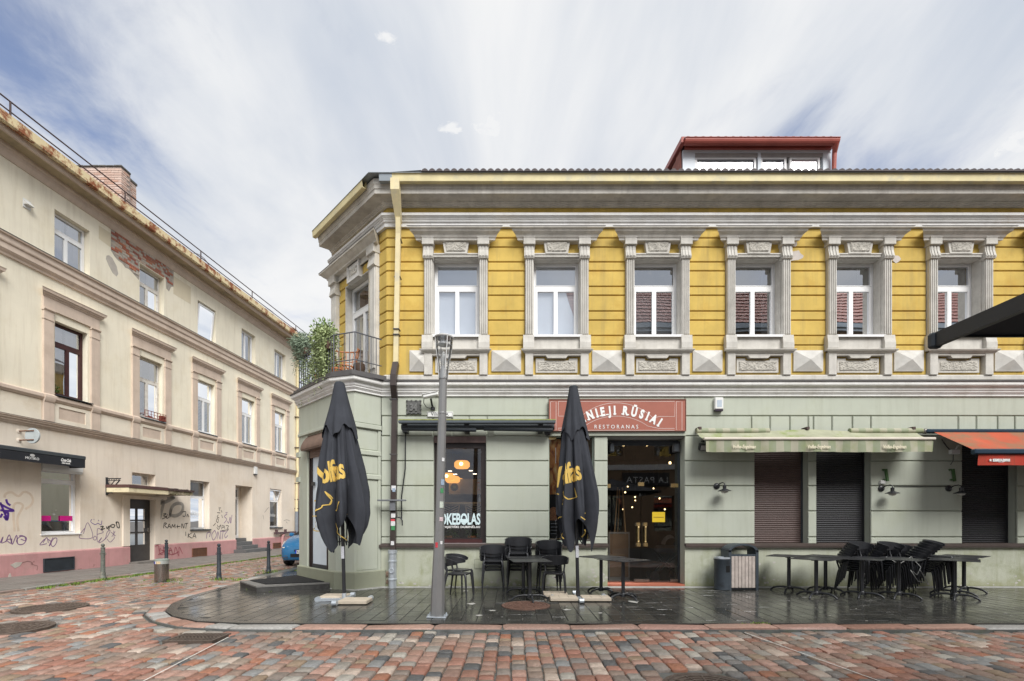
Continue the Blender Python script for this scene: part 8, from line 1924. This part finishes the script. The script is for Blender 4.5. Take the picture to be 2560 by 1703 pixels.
o = thing('easel', 'tall thin wooden easel in the dark hall behind the glass door', 'easel', (FX(1550, 12.4), 12.4, 0.02))
MB().bar((-0.22, 0, 0), (-0.06, 0, 2.3), 0.03, 0.03).build('leg', wood_light, o); MB().bar((0.22, 0, 0), (0.06, 0, 2.3), 0.03, 0.03).build('leg', wood_light, o); MB().bar((0.0, 0.5, 0), (0, 0.05, 2.25), 0.03, 0.03).build('leg', wood_light, o)
st = thing('baby_stroller', 'grey hooded baby stroller in the dark hall behind the glass door', 'stroller', (FX(1662, 11.7), 11.7, 0.02))
m = MB(); vs = []; k = 10
for j in range(k+1):
    a = math.pi*0.62*j/k
    for i in range(9): b = -0.17 + 0.34*i/8; vs.append((0.12 - 0.20*math.cos(a)*0.8 + 0.0, b, 0.86 + 0.24*math.sin(a) * (1 - (b/0.30)**2)))
m.add(vs, [(j*9+i, j*9+i+1, (j+1)*9+i+1, (j+1)*9+i) for j in range(k) for i in range(8)]); m.build('hood', mat('grey_fabric', (0.30, 0.27, 0.26), 0.9, 0.1), st, smooth=60, recalc=False)
MB().cbox(-0.22, 0.36, -0.17, 0.17, 0.66, 0.84, 0.05).build('bassinet', mat('dark_fabric', (0.09, 0.08, 0.08), 0.9, 0.1), st)
MB().bar((-0.3, 0.15, 0.12), (0.3, 0.15, 0.66), 0.025, 0.025).bar((0.3, 0.15, 0.12), (-0.2, 0.15, 0.66), 0.025, 0.025).bar((-0.3, -0.15, 0.12), (0.3, -0.15, 0.66), 0.025, 0.025).bar((0.3, -0.15, 0.12), (-0.2, -0.15, 0.66), 0.025, 0.025).build('frame', black_me, st)
MB().tube([(0.25, -0.2, 0.7), (0.5, -0.2, 1.0), (0.5, 0.2, 1.0), (0.25, 0.2, 0.7)], 0.014, 6).build('handlebar', black_me, st)
for a, r_ in ((-0.3, 0.11), (0.3, 0.14)):
    for b in (-0.2, 0.2): m = MB(); m.m = Matrix.Translation((a, b, r_)) @ Matrix.Rotation(R(90), 4, 'X'); m.lathe([(r_*0.6, -0.02), (r_, -0.02), (r_, 0.02), (r_*0.6, 0.02)], 18); m.build('wheel', black_pl, st, smooth=40)
# things behind the left shop window
o = thing('pink_vase', 'round pink vase with pale dried flowers in the left shop window', 'vase', (LX - 0.35 + LK*1.5, LY + 1.5, 1.10), LA)
MB().lathe([(0.05, 0), (0.10, 0.03), (0.12, 0.10), (0.09, 0.18), (0.035, 0.24), (0.045, 0.28)], 20).build('body', mat('pink_glaze', (0.52, 0.24, 0.27), 0.35, 0.05), o, smooth=60)
m = MB(); leaves(m, (0, 0, 0.55), (0.22, 0.12, 0.18), 160, 0.10, -0.2, 0.4); m.build('dried_flowers', mat('dried_flower', (0.55, 0.55, 0.52), 0.8, 0.1, island=0.2), o, recalc=False)
for k, (t_, sc) in enumerate(((1.20, 1.1), (1.86, 1.0))):
    o = thing('white_cushion', ('plump white cushion at the left of the shop window display', 'creased white cushion at the right of the shop window display')[k], 'cushion', (LX - 0.38 + LK*t_, LY + t_, 1.10), LA, 'white cushions in the left shop window')
    m = MB(); vs = []; nn = 14
    for j in range(nn+1):
        for i in range(20):
            a, b = 2*math.pi*i/20, math.pi*j/nn
            q = 1 + 0.06*math.sin(3*a + 2*b) + 0.04*math.sin(7*a)
            vs.append((0.19*sc*math.sin(b)*math.cos(a)*q, 0.10*math.sin(b)*math.sin(a)*q, 0.21 + 0.21*sc*math.cos(b)))
    m.add(vs, [(j*20+i, j*20+(i+1) % 20, (j+1)*20+(i+1) % 20, (j+1)*20+i) for j in range(nn) for i in range(20)]); m.build('cover', mat('cushion_cloth', (0.62, 0.57, 0.48), 0.9, 0.08, 9), o, smooth=60)
for k, (t_, z) in enumerate(((1.42, 2.16), (1.50, 2.08))):
    o = thing('shop_lamp', ('upper small lit lamp inside the left shop window', 'lower small lit lamp inside the left shop window')[k], 'lamp', (LX - 1.6 + LK*t_, LY + t_ + 0.9, z), group='lit lamps in the left shop')
    MB().ball((0, 0, 0), 0.04, 8, 6).build('bulb', warm, o); MB().tube([(0, 0, .03), (0, 0, 3.1-z)], 0.004, 4).build('cord', black_me, o)
# window box railing and sill plants on the cream building
t_ = 4.73
o = thing('sill_railing', 'small red iron flower rail on the sill of the second first floor window', 'sill railing', (LX + LK*t_/LS_, LY + t_/LS_, 5.03), LA)
m = MB().bar((-0.46, -0.16, 0.24), (0.46, -0.16, 0.24), 0.018, 0.018).bar((-0.46, -0.16, 0.02), (0.46, -0.16, 0.02), 0.018, 0.03).bar((-0.46, -0.16, 0.13), (0.46, -0.16, 0.13), 0.012, 0.012).bar((-0.46, -0.16, .13), (-0.46, 0.0, .13), 0.012, 0.012).bar((0.46, -0.16, .13), (0.46, 0.0, .13), 0.012, 0.012)
for k in range(8): m.bar((-0.46+0.1314*k, -0.16, 0), (-0.46+0.1314*k, -0.16, 0.25), 0.014, 0.014)
m.build('rail', mat('red_iron', (0.20, 0.045, 0.03), 0.6, 0.2, 9), o)
MB().box(0.30, 0.45, -0.15, -0.02, 0.0, 0.20).build('box', mat('red_iron', (0.2, 0.045, 0.03)), o)
o = thing('sill_plant', 'small green plant behind the pane of the brown framed window', 'potted plant', (LX - 0.10 + LK*1.55, LY + 1.55 - 0.05, 5.06), LA)
m = MB(); leaves(m, (0, 0.08, 0.16), (0.16, 0.05, 0.14), 150, 0.06); m.build('foliage', leaf_g, o, recalc=False); MB().lathe([(0.05, 0), (0.06, 0.08)], 12, (0, 0.1, 0)).build('pot', terracotta, o)
o = thing('sill_plant', 'small green plant inside the far ground floor window', 'potted plant', (LX - 0.42 + LK*12.5, LY + 12.4, 1.12), LA)
m = MB(); leaves(m, (0, 0, 0.22), (0.16, 0.08, 0.2), 120, 0.09); m.build('foliage', leaf_g, o, recalc=False); MB().lathe([(0.06, 0), (0.08, 0.1)], 12).build('pot', terracotta, o)
# ---- balcony
def P3(u, v, Y): return Vector((FX(u, Y), Y, FZ(v, Y)))
def strands(mb, pts, n, length, s, sp=0.06, narrow=0.5):
    for _ in range(n):
        i = rnd.randrange(len(pts)-1); p = Vector(pts[i]).lerp(Vector(pts[i+1]), rnd.random()) + Vector((rnd.gauss(0, sp), rnd.gauss(0, sp), rnd.gauss(0, 0.05)))
        L_ = length * rnd.uniform(0.3, 1.15); k = int(L_ / (s*0.38))
        for j in range(k):
            p += Vector((rnd.gauss(0, 0.010), rnd.gauss(0, 0.010), -s*0.38))
            t = Vector((rnd.uniform(-1, 1), rnd.uniform(-1, 1), rnd.uniform(-0.9, 0.4))).normalized(); b = t.cross(Vector((rnd.uniform(-1, 1), rnd.uniform(-1, 1), rnd.uniform(-1, 1)))).normalized()
            l = s * rnd.uniform(0.6, 1.2)
            mb.add([p, p + t*l*.5 + b*l*narrow*.5, p + t*l, p + t*l*.5 - b*l*narrow*.5], [(0, 1, 2, 3)])
def box_plant(label, pts, lm, dome, n_dome, trail, n_trail, s, narrow, name='trailing_plant'):
    c = (Vector(pts[0]) + Vector(pts[-1])) / 2
    o = thing(name, label, 'plant', tuple(c))
    rel = [Vector(p) - c for p in pts]
    m = MB()
    for i in range(n_dome):
        q = rel[0].lerp(rel[-1], rnd.random()); leaves(m, (q.x, q.y, q.z + dome*0.35), (0.20, 0.20, dome*0.6), 14, s, 0.4, narrow)
    strands(m, rel, n_trail, trail, s, 0.09, narrow)
    m.build('foliage', lm, o, recalc=False)
    d = (rel[-1] - rel[0]); a = math.atan2(d.y, d.x); bx = MB(); bx.m = Matrix.Rotation(a, 4, 'Z'); bx.box(-d.length/2, d.length/2, -0.07, 0.07, -0.22, -0.06); bx.build('planter', mat('brown_planter', (0.12, 0.07, 0.05), 0.7, 0.2, 8), o)
    return o
box_plant('dense variegated trailing plant spilling down over the balcony railing', [P3(793, 862, 11.15), P3(826, 862, 10.45)], leaf_v, 0.46, 210, 0.95, 170, 0.055, 0.55)
box_plant('silver grey feathery plant at the far left corner of the balcony railing', [P3(745, 870, 11.9), P3(768, 872, 11.5)], leaf_s, 0.36, 150, 0.50, 110, 0.10, 0.16, 'silver_plant')
m = MB(); o = thing('trailing_plant', 'thin trailing stems hanging over the edge of the balcony cornice', 'plant', tuple(P3(775, 905, 11.35)))
strands(m, [Vector((-0.35, 0.35, 0.1)), Vector((0.35, -0.35, 0.1))], 34, 1.0, 0.045, 0.05, 0.5); m.build('foliage', leaf_v, o, recalc=False)
o = thing('trailing_plant', 'fresh green shoots rising above the trailing balcony plant', 'plant', tuple(P3(808, 835, 10.9)))
m = MB(); leaves(m, (0, 0, 0.08), (0.26, 0.22, 0.26), 420, 0.07, -0.5, 0.4); m.build('foliage', mat('fresh_leaves', (0.17, 0.28, 0.05), 0.6, 0.2, 8, island=0.4), o, recalc=False)
# wicker armchair of bent rods
o = thing('wicker_chair', 'bent rattan armchair standing on the balcony behind the railing', 'chair', (FX(860, 11.0), 11.0, 4.605), R(10))
rat = mat('orange_rattan', (0.46, 0.17, 0.065), 0.5, 0.2, 12)
def ring(r, z, a0=0, a1=2*math.pi, n=24, sq=1.0): return [(r*math.cos(a0+(a1-a0)*k/n), sq*r*math.sin(a0+(a1-a0)*k/n), z) for k in range(n+1)]
MB().tube(ring(0.235, 0.36), 0.016, 6).tube(ring(0.21, 0.30), 0.012, 6).build('seat_ring', rat, o, smooth=60)
for k in range(7): a = -0.2 + 0.066*k; h_ = math.sqrt(max(0, 0.23**2 - a*a)); MB().tube([(a, -h_, 0.365), (a, h_, 0.365)], 0.010, 5).build('seat_rod', rat, o)
MB().tube([(x, y, 0.78 + 0.05*math.cos(math.atan2(y, x) - math.pi/2)) for x, y, z in ring(0.34, 0, -0.35, math.pi+0.35, 30)], 0.018, 6).build('top_rail', rat, o, smooth=60)
MB().tube([(x, y, 0.58) for x, y, z in ring(0.295, 0, -0.35, math.pi+0.35, 30)], 0.010, 6).build('mid_rail', rat, o, smooth=60)
for k in range(15):
    a = -0.33 + (math.pi+0.66)*k/14
    MB().tube([(0.235*math.cos(a), 0.235*math.sin(a), 0.36), (0.295*math.cos(a), 0.295*math.sin(a), 0.58), (0.34*math.cos(a), 0.34*math.sin(a), 0.80)], 0.009, 5).build('spindle', rat, o)
for k in range(4): a = math.pi/4 + k*math.pi/2; MB().tube([(0.20*math.cos(a), 0.20*math.sin(a), 0.36), (0.22*math.cos(a), 0.22*math.sin(a), 0.0)], 0.016, 6).build('leg', rat, o)
o = thing('wooden_tub', 'dark woven planter tub on a pale box beside the balcony door', 'planter', (FX(898, 10.75), 10.75, 4.605))
MB().cbox(-0.15, 0.15, -0.12, 0.12, 0.0, 0.14, 0.008).build('box', mat('pale_crate', (0.40, 0.34, 0.25), 0.8, 0.15, 9), o)
MB().lathe([(0.10, 0.142), (0.12, 0.2), (0.13, 0.28), (0.125, 0.36), (0.11, 0.36), (0.10, 0.33), (0, 0.33)], 18).build('tub', mat('dark_weave', (0.08, 0.05, 0.035), 0.8, 0.3, 40, 0.8, 120), o, smooth=40)
for k, (u, Y) in enumerate(((800, 11.1), (842, 10.55))):
    o = thing('flower_pot', ('terracotta pot on the balcony floor below the trailing plant', 'pale rimmed pot on the balcony floor left of the rattan chair')[k], 'flower pot', (FX(u, Y), Y, 4.605), group='pots on the balcony floor')
    MB().lathe([(0.08, 0), (0.11, 0.16), (0.125, 0.165), (0.125, 0.2), (0.10, 0.2), (0.09, 0.17), (0, 0.17)], 18).build('pot', terracotta, o, smooth=40)
for o in bpy.data.objects:
    if 'origin_shift' in o: del o['origin_shift']
